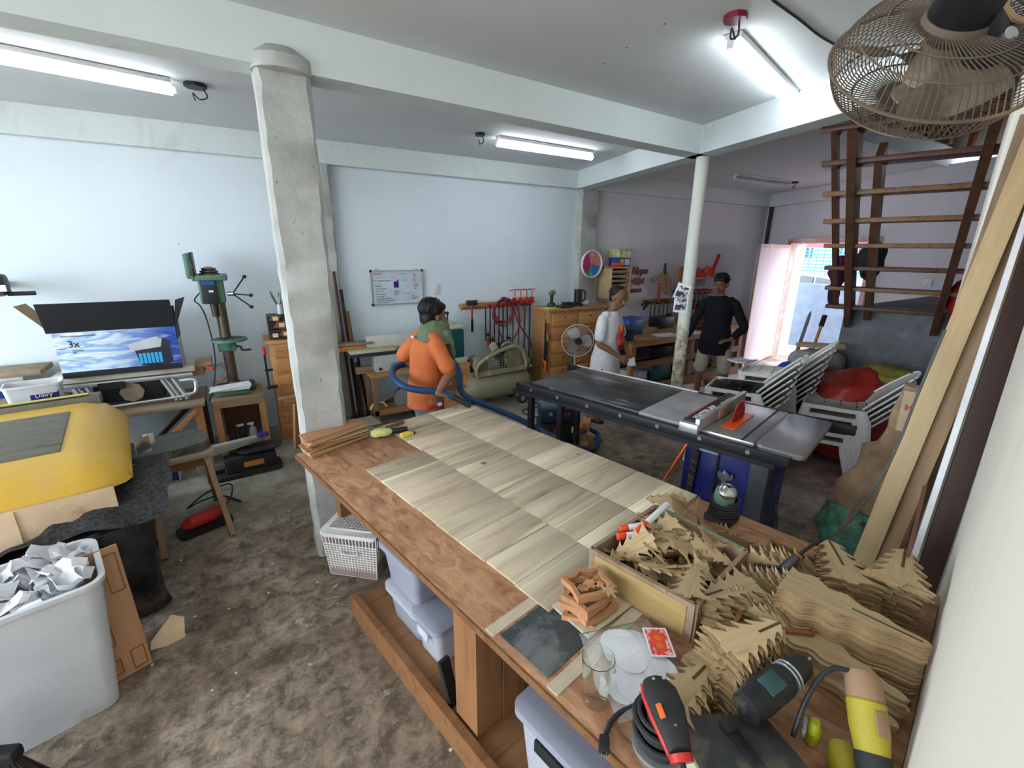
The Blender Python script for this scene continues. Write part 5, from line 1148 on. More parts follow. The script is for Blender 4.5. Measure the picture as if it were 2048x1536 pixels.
# drinking glass
dg = thing('drinking_glass', 'empty clear drinking glass standing on the table edge', 'glass', A(1190, 1402, TZ))
b = MB(); b.lathe([(0, 0), (.030, 0), (.033, .004), (.044, .155), (.0425, .156), (.0305, .014), (0, .012)], seg=40); M['clear_glass'] = glass('clear_glass', (.95, 1, .98), .0, 1., 1.45); b.build('tumbler', 'clear_glass', dg)
# bag of paper discs with a playing card
bg_ = thing('plastic_bag', 'clear plastic bag of white paper discs on the table', 'bag', A(1270, 1330, TZ+.002), TR-.5)
b = MB(); r_5 = random.Random(2)
for k in range(26): x, y = r_5.uniform(-.075, .055), r_5.uniform(-.075, .07); b.prism([(x+.05*cos(a*pi/8), y+.05*sin(a*pi/8)) for a in range(16)], .001+.0011*k, .0018+.0011*k)
o = b.build('paper_discs', 'paper', bg_); o['kind'] = 'stuff'
b = MB(); b.grid(lambda u, v: ((u-.5)*.26, (v-.5)*.30, .034*(1-abs(2*u-1)**3)*(1-abs(2*v-1)**3)+.002+.004*sin(13*u+5*v)*sin(9*v)), 26, 30); m_, nt, bb = new_mat('bag_film'); bb.inputs['Alpha'].default_value = .22; bb.inputs['Roughness'].default_value = .08; bb.inputs['Base Color'].default_value = (.85, .88, .92, 1); M['bag_film'] = m_; b.build('clear_film', 'bag_film', bg_)
b = MB(); b.box((0, .135, .012), (.25, .003, .002)); b.build('green_seal', 'dash_green', bg_)
pc = thing('playing_card', 'red patterned playing card lying on the plastic bag', 'playing card', A(1317, 1284, TZ+.042), rot=(0, 0, TR-rad(44))); b = MB(); b.prism(rr(.038, .054, .005), 0, .0012); b.build('card', 'paper', pc)
b = MB(); b.prism(rr(.032, .048, .003), .0012, .0016); o = b.build('red_pattern', pm('card_red', (.72, .03, .05), (.85, .5, .5), 60, .5, lo=.45, hi=.6), pc)
b = MB(); b.prism([(0, -.046), (.020, -.018), (.022, .018), (0, .046), (-.022, .018), (-.020, -.018)], .0016, .002); b.build('red_lozenge', 'marker_red', pc)
for y in (-.014, .014): b = MB(); b.cyl((0, y, .002), (0, y, .0024), .011); b.build('gold_flower', 'orange_plastic', pc)
# orbital sander in the foreground
os_ = thing('orbital_sander', 'black and red orbital sander with its cable wound round, at the near table edge', 'power sander', A(1318, 1490, TZ), rad(62))
b = MB(); b.cyl((0, 0, .0), (0, 0, .012), .068); b.build('sanding_disc', 'alu_dull', os_)
b = MB()
for k in range(7):
    R_ = .052+.006*(k % 3); b.tube([(R_*cos(j*pi/6)+.003*k, R_*sin(j*pi/6)*.95, .022+.0105*k) for j in range(12)], .0068, closed=True, smooth=2, seg=7)
b.build('wound_cable', 'black_rubber', os_)
b = MB(); b.cyl((0, 0, .01), (0, 0, .12), .042, .036); b.build('motor_body', 'black_plastic', os_)
ring = lambda x, z, a, c: ((x, 0, z), a, c, (0, 1, 0), (.25, 0, 1))
b = MB(); b.loft([ring(.075, .125, .012, .008), ring(.065, .13, .032, .018), ring(.03, .14, .043, .024), ring(-.02, .142, .042, .024), ring(-.07, .13, .032, .022), ring(-.10, .115, .026, .02)], seg=24); hd = b.build('grip_shell', 'black_rubber', os_)
b = MB(); b.loft([ring(.078, .118, .015, .006), ring(.066, .119, .036, .014), ring(.03, .127, .047, .018), ring(-.02, .128, .046, .018), ring(-.07, .118, .036, .016), ring(-.098, .107, .028, .018)], seg=24); b.build('red_trim', 'red_plastic', os_)
b = MB(); b.cyl((-.098, 0, .113), (-.112, 0, .106), .026); b.build('red_collar', 'red_plastic', os_)
b = MB(); b.box((-.035, .026, .163), (.035, .014, .006), rot=(rad(-25), 0, 0), bev=.002); b.build('orange_switch', 'orange_plastic', os_)
for x, y in ((.05, .012), (.05, -.014), (-.06, .0)): b = MB(); b.cyl((x, y, .158 if x > 0 else .150), (x, y, .1605 if x > 0 else .1525), .004); b.build('screw', 'steel', os_)
b = MB(); b.tube([(-.11, 0, .105), (-.14, 0, .085), (-.155, .01, .03), (-.16, .03, .01)], .0075); b.build('cable_exit', 'black_rubber', os_)
pg = thing('power_plug', 'black cable end with a two pin plug hanging at the near table edge', 'plug', A(1262, 1420, TZ), 0)
q0 = A(1262, 1420, TZ); q1, q2, q3 = A(1228, 1440, TZ)-q0, A(1208, 1480, TZ)-q0, A(1207, 1512, TZ)-q0
b = MB(); b.tube([(.03, -.02, .02), (0, 0, .012), q1+Vector((0, 0, .009)), q2+Vector((0, 0, .009))], .0065); b.build('cable', 'black_rubber', pg)
b = MB(); b.bar(q2+Vector((0, 0, .012)), q3+Vector((0, 0, .012)), .026, .02, bev=.004); b.build('plug_body', 'black_plastic', pg); dd = (q3-q2).normalized(); sd2 = dd.cross(Vector((0, 0, 1)))
for s_ in (-1, 1): b = MB(); b.bar(q3+sd2*.006*s_+Vector((0, 0, .012)), q3+dd*.018+sd2*.006*s_+Vector((0, 0, .012)), .0015, .006); b.build('pin', 'steel', pg)
# cordless drill lying on the trees
cdl = thing('cordless_drill', 'dusty black and green cordless drill lying in the foreground', 'cordless drill', A(1545, 1375, TZ+.15), rot=(rad(12), rad(-6), rad(-4)))
M['drill_black'] = pm('drill_black', (.010, .011, .012), (.022, .024, .024), 14, .5, c3=(.14, .12, .09), s3=5, t3=.58); M['drill_green'] = flat('drill_green', (.03, .085, .085), .45, c3=(.12, .12, .10), t3=.6)
rg = lambda x, a, c, z=0: ((x, 0, z), a, c, (0, 1, 0), (0, 0, 1))
b = MB(); b.loft([rg(-.105, .022, .022), rg(-.10, .036, .038), rg(-.05, .042, .044), rg(-.01, .040, .042)], seg=24); b.build('motor_end', 'drill_black', cdl)
b = MB(); b.loft([rg(-.012, .0405, .043), rg(.03, .040, .042), rg(.045, .036, .038)], seg=24); b.build('front_housing', 'drill_black', cdl)
b = MB(); b.box((-.02, -.0, .0415), (.055, .045, .006), bev=.002); b.build('badge_plate', 'drill_green', cdl)
for x in (.048, .060): b = MB(); b.cyl((x, 0, 0), (x+.005, 0, 0), .039, seg=32); b.build('chrome_ring', 'alu', cdl)
b = MB(); b.loft([rg(.052, .036, .036), rg(.08, .034, .034), rg(.12, .028, .028), rg(.13, .022, .022)], seg=24); b.build('chuck_sleeve', 'drill_black', cdl); b = MB(); b.cyl((.13, 0, 0), (.155, 0, 0), .004); b.build('drill_bit', 'steel', cdl)
b = MB(); b.loft([((-.05, 0, -.03), .026, .02, (1, 0, 0), (0, 1, 0)), ((-.06, 0, -.09), .022, .018, (1, 0, 0), (0, 1, 0)), ((-.065, 0, -.12), .026, .02, (1, 0, 0), (0, 1, 0))]); b.build('handle', 'drill_black', cdl)
# black case
bk = thing('tool_case', 'scuffed black leatherette case with a strap in the bottom foreground', 'case', A(1478, 1505, TZ+.08), rad(-14))
b = MB(); b.prism([(-.12, -.14), (.13, -.16), (.13, .05), (.06, .075), (-.10, .13)], -.078, 0, .005); b.build('case_body', pm('leatherette', (.028, .03, .032), (.045, .047, .048), 20, .5, c3=(.13, .11, .08), s3=5, t3=.54, bmp=.2), bk)
b = MB(); b.box((.02, -.06, .003), (.028, .22, .004), bev=.001); b.build('strap', 'drill_black', bk); b = MB(); b.box((.02, .055, .006), (.036, .03, .006)); b.build('clasp', 'dark_metal', bk)
b = MB(); b.prism([(-.126, -.14), (-.12, -.14), (-.10, .13), (-.105, .135)], -.07, -.002); b.build('pale_edge', 'cream_metal', bk)
# yellow grinder near the wall
yg = thing('angle_grinder', 'yellow and tan dusty power tool standing against the near right wall', 'power tool', A(1738, 1455, TZ+.13), rot=(rad(20), rad(-40), rad(40)))
b = MB(); b.loft([rg(-.05, .034, .034), rg(.0, .040, .040), rg(.05, .040, .040), rg(.055, .036, .036)], seg=24); b.build('yellow_body', flat('tool_yellow', (.42, .35, .035), .55, c3=(.30, .20, .11), t3=.54), yg)
b = MB(); b.loft([rg(.055, .039, .039), rg(.10, .038, .038), rg(.115, .030, .030)], seg=24); b.build('tail_cap', flat('tool_tan', (.33, .20, .115), .8), yg)
b = MB(); b.box((.01, 0, .040), (.05, .03, .006), bev=.002); b.build('recessed_badge', 'tool_tan', yg)
b = MB(); b.loft([rg(-.05, .035, .035), rg(-.07, .036, .038), rg(-.11, .030, .034), rg(-.125, .02, .02)], seg=20); b.build('gear_head', 'black_rubber', yg)
b = MB(); b.cyl((-.115, 0, .0), (-.115, .0, -.06), .03); b.build('spindle', 'tool_yellow', yg)
b = MB(); b.tube([(.11, .02, .0), (.10, .07, -.02), (.03, .11, -.05), (-.06, .12, -.10)], .006); b.build('cable', 'dark_metal', yg)
yc = thing('spring_clip', 'small bright yellow clip lying between the case and the wall', 'clip', A(1622, 1478, TZ+.01), rad(20)); b = MB(); b.loft([((0, 0, 0), .022, .016, (1, 0, 0), (0, 1, 0)), ((0, 0, .04), .026, .018, (1, 0, 0), (0, 1, 0)), ((0, 0, .06), .012, .01, (1, 0, 0), (0, 1, 0))]); b.build('clip_body', flat('lime', (.45, .48, .02), .5), yc); b = MB(); b.box((-.02, .02, .045), (.05, .01, .02), bev=.002); b.build('lever', 'alu_dull', yc)
gd = thing('grinder_guard', 'yellow base of a second power tool at the bottom edge by the wall', 'power tool', A(1690, 1545, TZ+.02), rad(30)); b = MB(); b.loft([rg(-.05, .03, .03), rg(.03, .035, .035), rg(.06, .03, .03)]); b.build('tool_body', 'tool_yellow', gd)
# ================================================================ table saw
ZS = .93
TSa = A(1050, 762, ZS); 
M['saw_top'] = pm('saw_top', (.035, .036, .040), (.07, .07, .075), 4, .32, .3, stretch=(1, 3, 1), c3=(.36, .30, .24), s3=2.6, t3=.60)
M['cast_top'] = pm('cast_top', (.46, .46, .48), (.36, .36, .39), 3, .28, .75, c3=(.50, .42, .33), s3=2.2, t3=.6)
M['dusty_table'] = pm('dusty_table', (.38, .37, .38), (.27, .26, .27), 3, .55, c3=(.46, .40, .34), t3=.55)
M['saw_blue'] = pm('saw_blue', (.012, .022, .20), (.008, .014, .13), 5, .4, c3=(.06, .05, .08), s3=3, t3=.66)
fr_ang = math.atan2((A(1610, 915, ZS)-TSa).y, (A(1610, 915, ZS)-TSa).x)   # along the front rail, far to near
ts = thing('cabinet_saw', 'large table saw with a long black side table and a blue cabinet', 'table saw', (TSa.x, TSa.y, 0), fr_ang)
LTOT = (A(1610, 915, ZS)-TSa).length; 
def loc_(px_, py_, z=ZS):
    P = A(px_, py_, z)-Vector((TSa.x, TSa.y, 0)); c_, s_ = cos(-fr_ang), sin(-fr_ang); return Vector((P.x*c_-P.y*s_, P.x*s_+P.y*c_, P.z))
W0 = loc_(1190, 730).y; xb, xc, xd, xe = loc_(1258, 832).x, loc_(1345, 868).x, loc_(1478, 915).x, LTOT
DW = .74
b = MB(); b.box((xb/2+.03, DW/2, ZS-.0125), (xb-.06, DW-.02, .025), bev=.003); b.build('side_table', 'saw_top', ts)
b = MB(); b.box(((xb+xc)/2, DW/2, ZS-.012), (xc-xb-.004, DW-.02, .024), bev=.002); b.build('grey_insert_table', 'dusty_table', ts)
b = MB(); b.box(((xc+xd)/2, DW/2, ZS-.02), (xd-xc-.006, DW, .04), bev=.003); b.build('main_table', 'cast_top', ts)
b = MB(); p_ = [(x+(xd+xe)/2, y+DW/2) for x, y in rr((xe-xd)/2, DW/2, .035)]; b.prism(p_, ZS-.03, ZS, .003); b.build('extension_wing', 'cast_top', ts)
b = MB(); b.box(((xc+xd)/2+.13, DW/2, ZS+.0005), (.014, DW, .002)); b.build('mitre_slot', 'black_plastic', ts)
b = MB(); b.box((LTOT*.47, -.03, ZS-.045), (LTOT*1.0, .04, .06), bev=.003); b.box((LTOT*.45, -.045, ZS-.085), (LTOT*.98, .03, .03)); b.build('front_rail', 'black_plastic', ts)
b = MB(); b.box((LTOT*.50, DW+.03, ZS-.035), (LTOT*1.12, .04, .06), bev=.003); b.build('rear_rail', 'black_plastic', ts)
b = MB(); b.box((xb*.55, DW+.012, ZS+.002), (xb*1.1, .012, .01)); b.build('bright_edge', 'white_plastic', ts)
for k in range(7): b = MB(); x = .12+LTOT*.88*k/6.5; b.cyl((x, -.05, ZS-.04), (x, -.060, ZS-.04), .014, seg=10); b.build('rail_bolt', 'steel', ts)
for x in (.06, .38): b = MB(); b.box((x, .02, (ZS-.08)/2), (.045, .045, ZS-.08)); b.build('support_leg', 'black_plastic', ts)
b = MB(); b.box((.06, DW-.04, (ZS-.08)/2), (.045, .045, ZS-.08)); b.build('support_leg', 'black_plastic', ts)
x0_, x1_ = xc-.02, xe-.20
b = MB(); b.box(((x0_+x1_)/2, DW/2, (ZS-.11)/2), (x1_-x0_, DW-.14, ZS-.11), bev=.008); b.build('blue_cabinet', 'saw_blue', ts)
b = MB(); b.box((x1_-.02, .064, (ZS-.12)/2), (.10, .02, ZS-.13), bev=.003); b.box((x1_+.004, .15, (ZS-.12)/2), (.02, .18, ZS-.13)); b.build('corner_panel', flat('panel_grey', (.06, .065, .075), .5), ts)
b = MB(); b.box((x1_-.035, .052, .28), (.05, .004, .22)); b.build('motor_cover_label', 'dusty_alu', ts)
b = MB(); b.box(((x0_+x1_)/2-.02, .062, .44), (.012, .012, ZS-.2)); b.build('door_seam', 'black_plastic', ts)
b = MB(); b.box(((x0_+x1_)/2-.10, .058, ZS-.14), (.17, .004, .05)); b.build('rating_plate', 'alu_dull', ts)
# fence with lettering
ff0, ff1 = loc_(1352, 876, ZS+.02), loc_(1492, 788, ZS+.02)
fx = xc+.045
b = MB(); b.box((fx+.045, DW/2-.02, ZS+.042), (.028, DW+.10, .080), bev=.003); b.build('fence_face', 'alu', ts)
b = MB(); b.box((fx-.015, DW/2-.02, ZS+.03), (.09, DW+.02, .05), bev=.004); fb = b.build('fence_body', 'black_plastic', ts)
b = MB(); b.box((fx+.0, -.07, ZS+.02), (.12, .05, .06), bev=.006); b.build('fence_end_bracket', 'alu', ts)
text('MASTER-RIP', .062, 'paper', ts, (fx+.016, .02, ZS+.0558), rot=(0, 0, pi/2), bold=.0012); text('15 Amp  professional', .022, 'paper', ts, (fx+.010, .43, ZS+.0558), rot=(0, 0, pi/2))
b = MB(); b.box((fx-.05, DW/2-.02, ZS+.0555), (.006, DW, .002)); b.build('red_stripe', 'red_plastic', ts)
# blade and insert
bx_ = fx+.16
b = MB(); b.box((bx_, DW/2-.05, ZS+.002), (.085, .38, .006), bev=.002); b.build('red_insert', 'marker_red', ts)
b = MB(); b.m = Matrix.Translation((bx_-.01, DW/2-.02, ZS+.012)) @ Matrix.Rotation(pi/2, 4, 'Y')
b.prism([((.118 if k % 2 else .108)*cos(2*pi*k/60), (.118 if k % 2 else .108)*sin(2*pi*k/60)) for k in range(60)], -.002, .002); b.build('saw_blade', flat('blade_red', (.50, .03, .02), .4, .2), ts)
b = MB(); b.box((fx+.062, DW/2+.0, ZS+.04), (.006, .26, .07), bev=.002); b.build('wooden_guard', 'wood_old', ts)
# tools hanging on the cabinet front
def on_cab(x, z, y=.045): 
    c_, s_ = cos(fr_ang), sin(fr_ang); return Vector((TSa.x+x*c_-y*s_, TSa.y+x*s_+y*c_, z))
t = thing('push_stick', 'orange painted push stick leaning at the left of the blue cabinet', 'push stick', on_cab(x0_-.02, .60, .02), fr_ang); b = MB(); b.bar((.05, 0, .20), (-.08, 0, -.12), .022, .012); b.bar((-.08, 0, -.12), (-.10, 0, -.14), .03, .012); b.build('stick', 'orange_plastic', t)
t = thing('fence_wrench', 'dark flat bar hanging on the left of the blue cabinet', 'wrench', on_cab(x0_+.07, .62), fr_ang); b = MB(); b.bar((0, 0, .18), (0, 0, -.2), .03, .008, up=(0, 1, 0)); b.cyl((0, .01, .17), (0, -.012, .17), .03); b.build('flat_bar', 'dark_metal', t)
t = thing('sanding_strip', 'black strip with diagonal yellow marks hanging on the blue cabinet', 'strip', on_cab((x0_+x1_)/2-.16, .56), fr_ang); b = MB(); b.bar((0, 0, .20), (-.02, 0, -.2), .05, .006, up=(0, 1, 0)); b.build('strip', 'black_plastic', t)
for k in range(6): b = MB(); b.bar((-.02-.003*k, -.005, .13-.055*k), (.02-.003*k, -.005, .11-.055*k), .002, .003, up=(0, 1, 0)); b.build('yellow_mark', 'dust', t)
wr = thing('spanner', 'pair-ended steel spanner hanging left over the green palm sander', 'spanner', on_cab((x0_+x1_)/2+.03, .55), fr_ang); wr2 = None
for nm, (dx, a_) in {'left': (-.0, .22), 'right': (.0, -.10)}.items():
    t = wr if nm == 'left' else thing('spanner', 'steel spanner hanging right over the green palm sander', 'spanner', on_cab((x0_+x1_)/2+.045, .55, .03), fr_ang)
    t.rotation_euler = (0, a_, fr_ang)
    b = MB(); b.bar((0, 0, .08), (0, 0, -.14), .024, .008, up=(0, 1, 0)); b.build('shank', 'steel', t)
    b = MB(); b.m = Matrix.Translation((0, .005, .11)) @ Matrix.Rotation(pi/2, 4, 'X'); b.prism([(.035*cos(a), .035*sin(a)) for a in [rad(d) for d in range(130, 411, 20)]]+[(.014, .012), (-.012, .012)], 0, .010); b.build('open_jaw', 'steel', t)
    b = MB(); b.lathe([(.020, -.006), (.032, -.006), (.032, .006), (.020, .006), (.020, -.006)], (0, 0, -.16), (0, 1, 0)); b.build('ring_end', 'steel', t)
cable([on_cab(x1_+.06, .55, .2), on_cab(x1_+.10, .30, .2), on_cab(x1_+.06, .08, .15), on_cab(x1_+.02, .012, .0), on_cab(x1_-.10, .012, -.10)], .008, 'black power cable hanging from the right end of the blue cabinet')
# ================================================================ vacuum cleaner boxes, hose and blocks
vc = thing('shop_vacuum', 'dark blue and black stacked shop vacuum under the black side table', 'vacuum cleaner', (2.78, 3.62, 0), rad(-28))
b = MB(); b.box((0, 0, .13), (.40, .30, .25), bev=.03); b.build('lower_box', 'black_plastic', vc); b = MB(); b.box((0, 0, .34), (.38, .28, .16), bev=.03); b.build('motor_head', flat('vac_navy', (.02, .035, .065), .45), vc)
b = MB(); b.box((0, 0, .43), (.36, .26, .05), bev=.02); b.box((0, 0, .465), (.20, .05, .02), bev=.006); b.build('top_lid', flat('vac_grey', (.10, .15, .17), .45, c3=(.3, .3, .27), t3=.62), vc)
b = MB(); b.box((-.02, -.157, .16), (.06, .02, .12), bev=.004); b.build('red_latch', 'maroon', vc); text('BOSCH', .045, 'red_plastic', vc, (-.02, -.1415, .35), bold=.001); b = MB(); b.cyl((-.08, -.14, .365), (-.08, -.145, .365), .02); b.build('round_emblem', 'alu', vc)
b = MB(); b.cyl((.19, -.06, .38), (.20, -.07, .38), .03); b.build('red_dial', 'red_plastic', vc)
M['hose_blue'] = pm('hose_blue', (.015, .075, .20), (.012, .055, .15), 30, .4, stretch=(1, 1, 1), c3=(.12, .16, .2), t3=.66)
H_ = thing('vacuum_hose', 'thick blue vacuum hose looping behind the man in orange down to the floor', 'hose', (0, 0, 0))
hp = [A(915, 800, .98), A(880, 786, 1.0), A(840, 778, 1.0), A(805, 768, 1.0), A(785, 750, 1.02), A(790, 733, 1.12), A(812, 728, 1.15)]
hp = [DY(905, 792, 3.12), DY(872, 783, 3.16), DY(838, 780, 3.2), DY(806, 772, 3.28), DY(786, 755, 3.45), DY(787, 738, 3.65), DY(806, 728, 3.72)]
hand_p = hp[0]
b = MB(); b.tube(hp[::-1], .027, seg=14, smooth=6)
b2 = [DY(806, 728, 3.72), Vector((1.15, 3.85, 1.0)), Vector((1.65, 3.75, 1.0)), DY(925, 786, 3.50), DY(985, 815, 3.38), DY(1040, 839, 3.22), DY(1100, 870, 3.02), DY(1140, 893, 2.85), A(1188, 895, .04), A(1196, 870, .05), A(1180, 858, .12)]
b.tube(b2, .027, seg=14, smooth=6); b.build('ribbed_hose', 'hose_blue', H_)
b = MB(); b.cyl(hp[0], DY(942, 812, 3.02), .026, .022); b.build('black_nozzle', 'black_plastic', H_)
bp = A(1165, 905, .0); 
for i, (dx, dy, z, sx_, sy_, sz, rz) in enumerate(((0, 0, .0, .17, .16, .17, .2), (.0, .0, .17, .18, .07, .06, .5), (-.02, .03, .231, .20, .08, .06, -.1), (.03, -.0, .292, .18, .08, .055, .45))):
    b = MB(); b.box((0, 0, sz/2), (sx_, sy_, sz), bev=.004); leaf_thing('wood_block', ['large orange wood block at the foot of the block pile on the hose', 'narrow wood block second in the pile on the hose', 'thick wood block third in the pile by the vacuum', 'topmost brown wood block of the pile by the vacuum'][i], 'wood block', b, ['wood_orange', 'wood_old', 'wood_pale', 'nativity_wood'][i], (bp.x+dx, bp.y+dy, z+.0005), rad(20)+rz, 'pile of wood blocks')
# ================================================================ wide drawer cabinet and its things
wc = drawer_cab('drawer_cabinet', 'wide orange wood drawer cabinet with finger holes under the clock', (4.12, 5.16, 0), rad(-2), .96, .42, 1.20, 6, 2, 'wood_orange', knob=True, top=.03)
b = MB(); b.box((-.50, -.12, .58), (.03, .05, 1.0)); b.build('side_stile', 'wood_orange_v', wc)
ZW = 1.232
def saw(loc, label, hm='orange_plastic', L=.5, rot=(0, 0, 0)):
    t = thing('hand_saw', label, 'saw', loc, rot=rot)
    b = MB(); b.m = Matrix.Rotation(pi/2, 4, 'X'); b.prism([(-.05, 0), (.05, 0), (.02, L), (-.03, L)], -.001, .001); b.build('blade', 'dark_metal', t)
    b = MB(); b.m = Matrix.Rotation(pi/2, 4, 'X'); b.prism([(-.06, .02), (-.07, -.08), (-.04, -.13), (.05, -.12), (.06, .03)], -.012, .012, .004); h = b.build('handle', hm, t)
    b = MB(); b.m = Matrix.Rotation(pi/2, 4, 'X'); b.prism([(-.035, -.02), (-.04, -.06), (-.02, -.085), (.02, -.07), (.02, -.03)], -.0135, .0135); b.build('handle_opening', 'ink_black', h); return t
saw((3.58, 4.98, .50), 'hand saw with an orange handle hanging on the side of the wide drawer cabinet', L=.55, rot=(0, 0, rad(70)))
t = thing('pruning_saw', 'curved saw with an orange wooden grip hanging high on the cabinet side', 'saw', (3.60, 4.96, .86), rot=(0, rad(8), rad(70))); b = MB(); b.tube([(0, 0, .18), (.01, 0, .08), (-.01, 0, 0), (-.0, 0, -.06)], .018); b.build('grip', 'wood_orange_v', t); b = MB(); b.bar((0, .01, 0), (.02, .01, -.25), .04, .003, up=(0, 1, 0)); b.build('blade', 'dark_metal', t)
cd_ = thing('cordless_drill', 'small cordless drill standing upright on the wide drawer cabinet', 'cordless drill', (3.80, 5.16, ZW), rad(-150))
b = MB(); b.box((0, 0, .03), (.12, .08, .06), bev=.012); b.build('battery', 'black_plastic', cd_); b = MB(); b.cyl((0, 0, .06), (-.01, 0, .17), .022, .024); b.build('handle', 'black_rubber', cd_); b = MB(); b.cyl((-.07, 0, .20), (.06, 0, .20), .036, .03, bev=.006); b.cyl((.06, 0, .20), (.11, 0, .20), .022, .012); b.build('drill_body', flat('drill_tan', (.30, .28, .20), .5), cd_)
b = MB(); b.lathe([(0, 0), (.03, 0), (.033, .10), (.031, .10), (.028, .004), (0, .004)]); leaf_thing('jar', 'small clear glass on the wide drawer cabinet between drill and kettle', 'glass', b, 'clear_glass', (3.98, 5.22, ZW))
kt = thing('thermos_mug', 'tall black mug with a handle on the wide drawer cabinet', 'mug', (4.26, 5.14, ZW)); b = MB(); b.lathe([(0, 0), (.075, 0), (.075, .02), (.055, .03), (.062, .23), (.056, .23), (.05, .04), (0, .04)]); b.build('mug', 'black_plastic', kt); b = MB(); b.tube([(.06, 0, .21), (.12, 0, .20), (.125, 0, .08), (.058, 0, .06)], .011); b.build('handle', 'black_plastic', kt)
b = MB(); b.prism(rr(.13, .06, .05), 0, .03, .01); leaf_thing('black_pouch', 'flat black pouch at the front edge of the wide drawer cabinet', 'pouch', b, 'black_rubber', (3.92, 5.02, ZW))
b = MB(); b.box((0, 0, .03), (.16, .10, .06), bev=.01); leaf_thing('battery_charger', 'black battery charger behind the pouch on the wide cabinet', 'charger', b, 'black_plastic', (4.07, 5.13, ZW))
b = MB(); b.box((0, 0, .004), (.22, .18, .008)); leaf_thing('notebook', 'lime green sheet at the left end of the wide cabinet', 'paper', b, flat('lime_paper', (.45, .75, .15), .6), (3.72, 5.06, ZW))
b = MB(); b.box((0, 0, .03), (.12, .10, .06), bev=.004); leaf_thing('small_box', 'white small box beside the black mug', 'box', b, 'paper', (4.42, 5.20, ZW)); b = MB(); b.cyl((0, 0, 0), (0, 0, .07), .045); leaf_thing('tape_roll', 'red topped tub behind the white small box', 'tub', b, 'red_plastic', (4.45, 5.32, ZW))
b = MB(); b.bar((-.08, 0, .01), (.1, .02, .01), .06, .02); leaf_thing('wood_offcut', 'brown offcut at the right end of the wide cabinet', 'offcut', b, 'wood_old', (4.50, 5.04, ZW))
# pedestal fan
pf = thing('pedestal_fan', 'pedestal fan with a wire cage and pale blades in front of the wide cabinet', 'fan', (3.86, 4.62, 0), rad(-28))
def cage(b, R_, dep, n, r, y0=0):
    for k in range(n):
        a = 2*pi*k/n
        for s_ in (-1, 1): b.tube([(.05*cos(a), y0+s_*dep, .05*sin(a)), (R_*.6*cos(a), y0+s_*dep*.9, R_*.6*sin(a)), (R_*.95*cos(a), y0+s_*dep*.45, R_*.95*sin(a)), (R_*cos(a), y0, R_*sin(a))], r, seg=4, smooth=2)
def fan_blades(parent, n, R_, mat, y0=0, tw=.5, w_=.09):
    for k in range(n):
        a0_ = 2*pi*k/n; b = MB()
        def fn(u, v, a0_=a0_):
            rr_ = .04+(R_-.04)*u; a = a0_+(v-.5)*(1.5-.35*u)*(.55+.45*sin(pi*min(1, u*.8+.2))); return (rr_*cos(a), y0+(v-.5)*tw*.16, rr_*sin(a))
        b.grid(fn, 10, 8, .003); b.build('fan_blade', mat, parent)
b = MB(); b.m = Matrix.Translation((0, 0, .84)); cage(b, .215, .06, 44, .0013); b.build('wire_cage', 'alu', pf)
b = MB(); b.m = Matrix.Translation((0, 0, .84)); b.tube([(.217*cos(2*pi*k/24), 0, .217*sin(2*pi*k/24)) for k in range(24)], .006, closed=True, smooth=2); b.build('rim', flat('fan_rim', (.70, .62, .55), .4), pf)
o = bpy.data.objects.new('blade_hub', MB().cyl((0, -.03, 0), (0, .03, 0), .045).mesh('blade_hub', 'black_plastic')); COL.objects.link(o); o.parent = pf; o.location = (0, 0, .84)
m_, nt, bb = new_mat('fan_plastic'); bb.inputs['Base Color'].default_value = (.62, .64, .62, 1); bb.inputs['Roughness'].default_value = .35; bb.inputs['Alpha'].default_value = .85; M['fan_plastic'] = m_
fan_blades(o, 3, .19, 'fan_plastic')
b = MB(); b.cyl((0, -.062, .84), (0, -.075, .84), .045); b.build('front_badge', 'black_plastic', pf); b = MB(); b.cyl((0, .06, .84), (0, .18, .84), .055, .04, bev=.01); b.build('motor', 'black_plastic', pf)
b = MB(); b.cyl((0, .12, .03), (0, .12, .84), .016); b.build('stand_pole', 'alu', pf); b = MB(); b.cyl((0, .12, 0), (0, .12, .03), .18, .16, bev=.008); b.build('round_base', 'black_plastic', pf)
# clock
ck = thing('wall_clock', 'round clock with coloured quarters hanging on the rough concrete pilaster', 'clock', (4.80, 5.52, 1.80))
b = MB(); b.lathe([(.185, 0), (.21, 0), (.212, .03), (.20, .04), (.19, .035), (.185, 0)], (0, 0, 0), (0, -1, 0), seg=48); b.build('rim', 'white_plastic', ck)
def wedge(a0_, a1_, R_=.188): return [(0, 0)]+[(R_*cos(a0_+(a1_-a0_)*k/14), R_*sin(a0_+(a1_-a0_)*k/14)) for k in range(15)]
def clip_half(): pass
for nm, poly, m, dz in (('salmon_sector', wedge(rad(-12), rad(115)), flat('ck_salmon', (.72, .22, .18), .5), .010), ('magenta_sector', wedge(rad(115), rad(240)), flat('ck_mag', (.55, .03, .16), .5), .010), ('green_sector', wedge(rad(240), rad(275)), flat('ck_green', (.03, .45, .30), .5), .010), ('blue_sector', wedge(rad(275), rad(348)), flat('ck_blue', (.03, .25, .55), .5), .010)):
    b = MB(); b.m = Matrix.Rotation(pi/2, 4, 'X'); b.prism(poly, .0, dz); b.build(nm, m, ck)
b = MB(); b.bar((0, -.013, 0), (0, -.013, .15), .003, .002, up=(0, 1, 0)); b.bar((0, -.013, 0), (.02, -.013, -.09), .004, .002, up=(0, 1, 0)); b.build('hands', 'paper', ck)
for tx, x, z in (('12', -.03, .13), ('3', .14, -.02), ('6', -.015, -.17), ('9', -.17, -.02)): text(tx, .06, 'paper', ck, (x, -.0105, z))
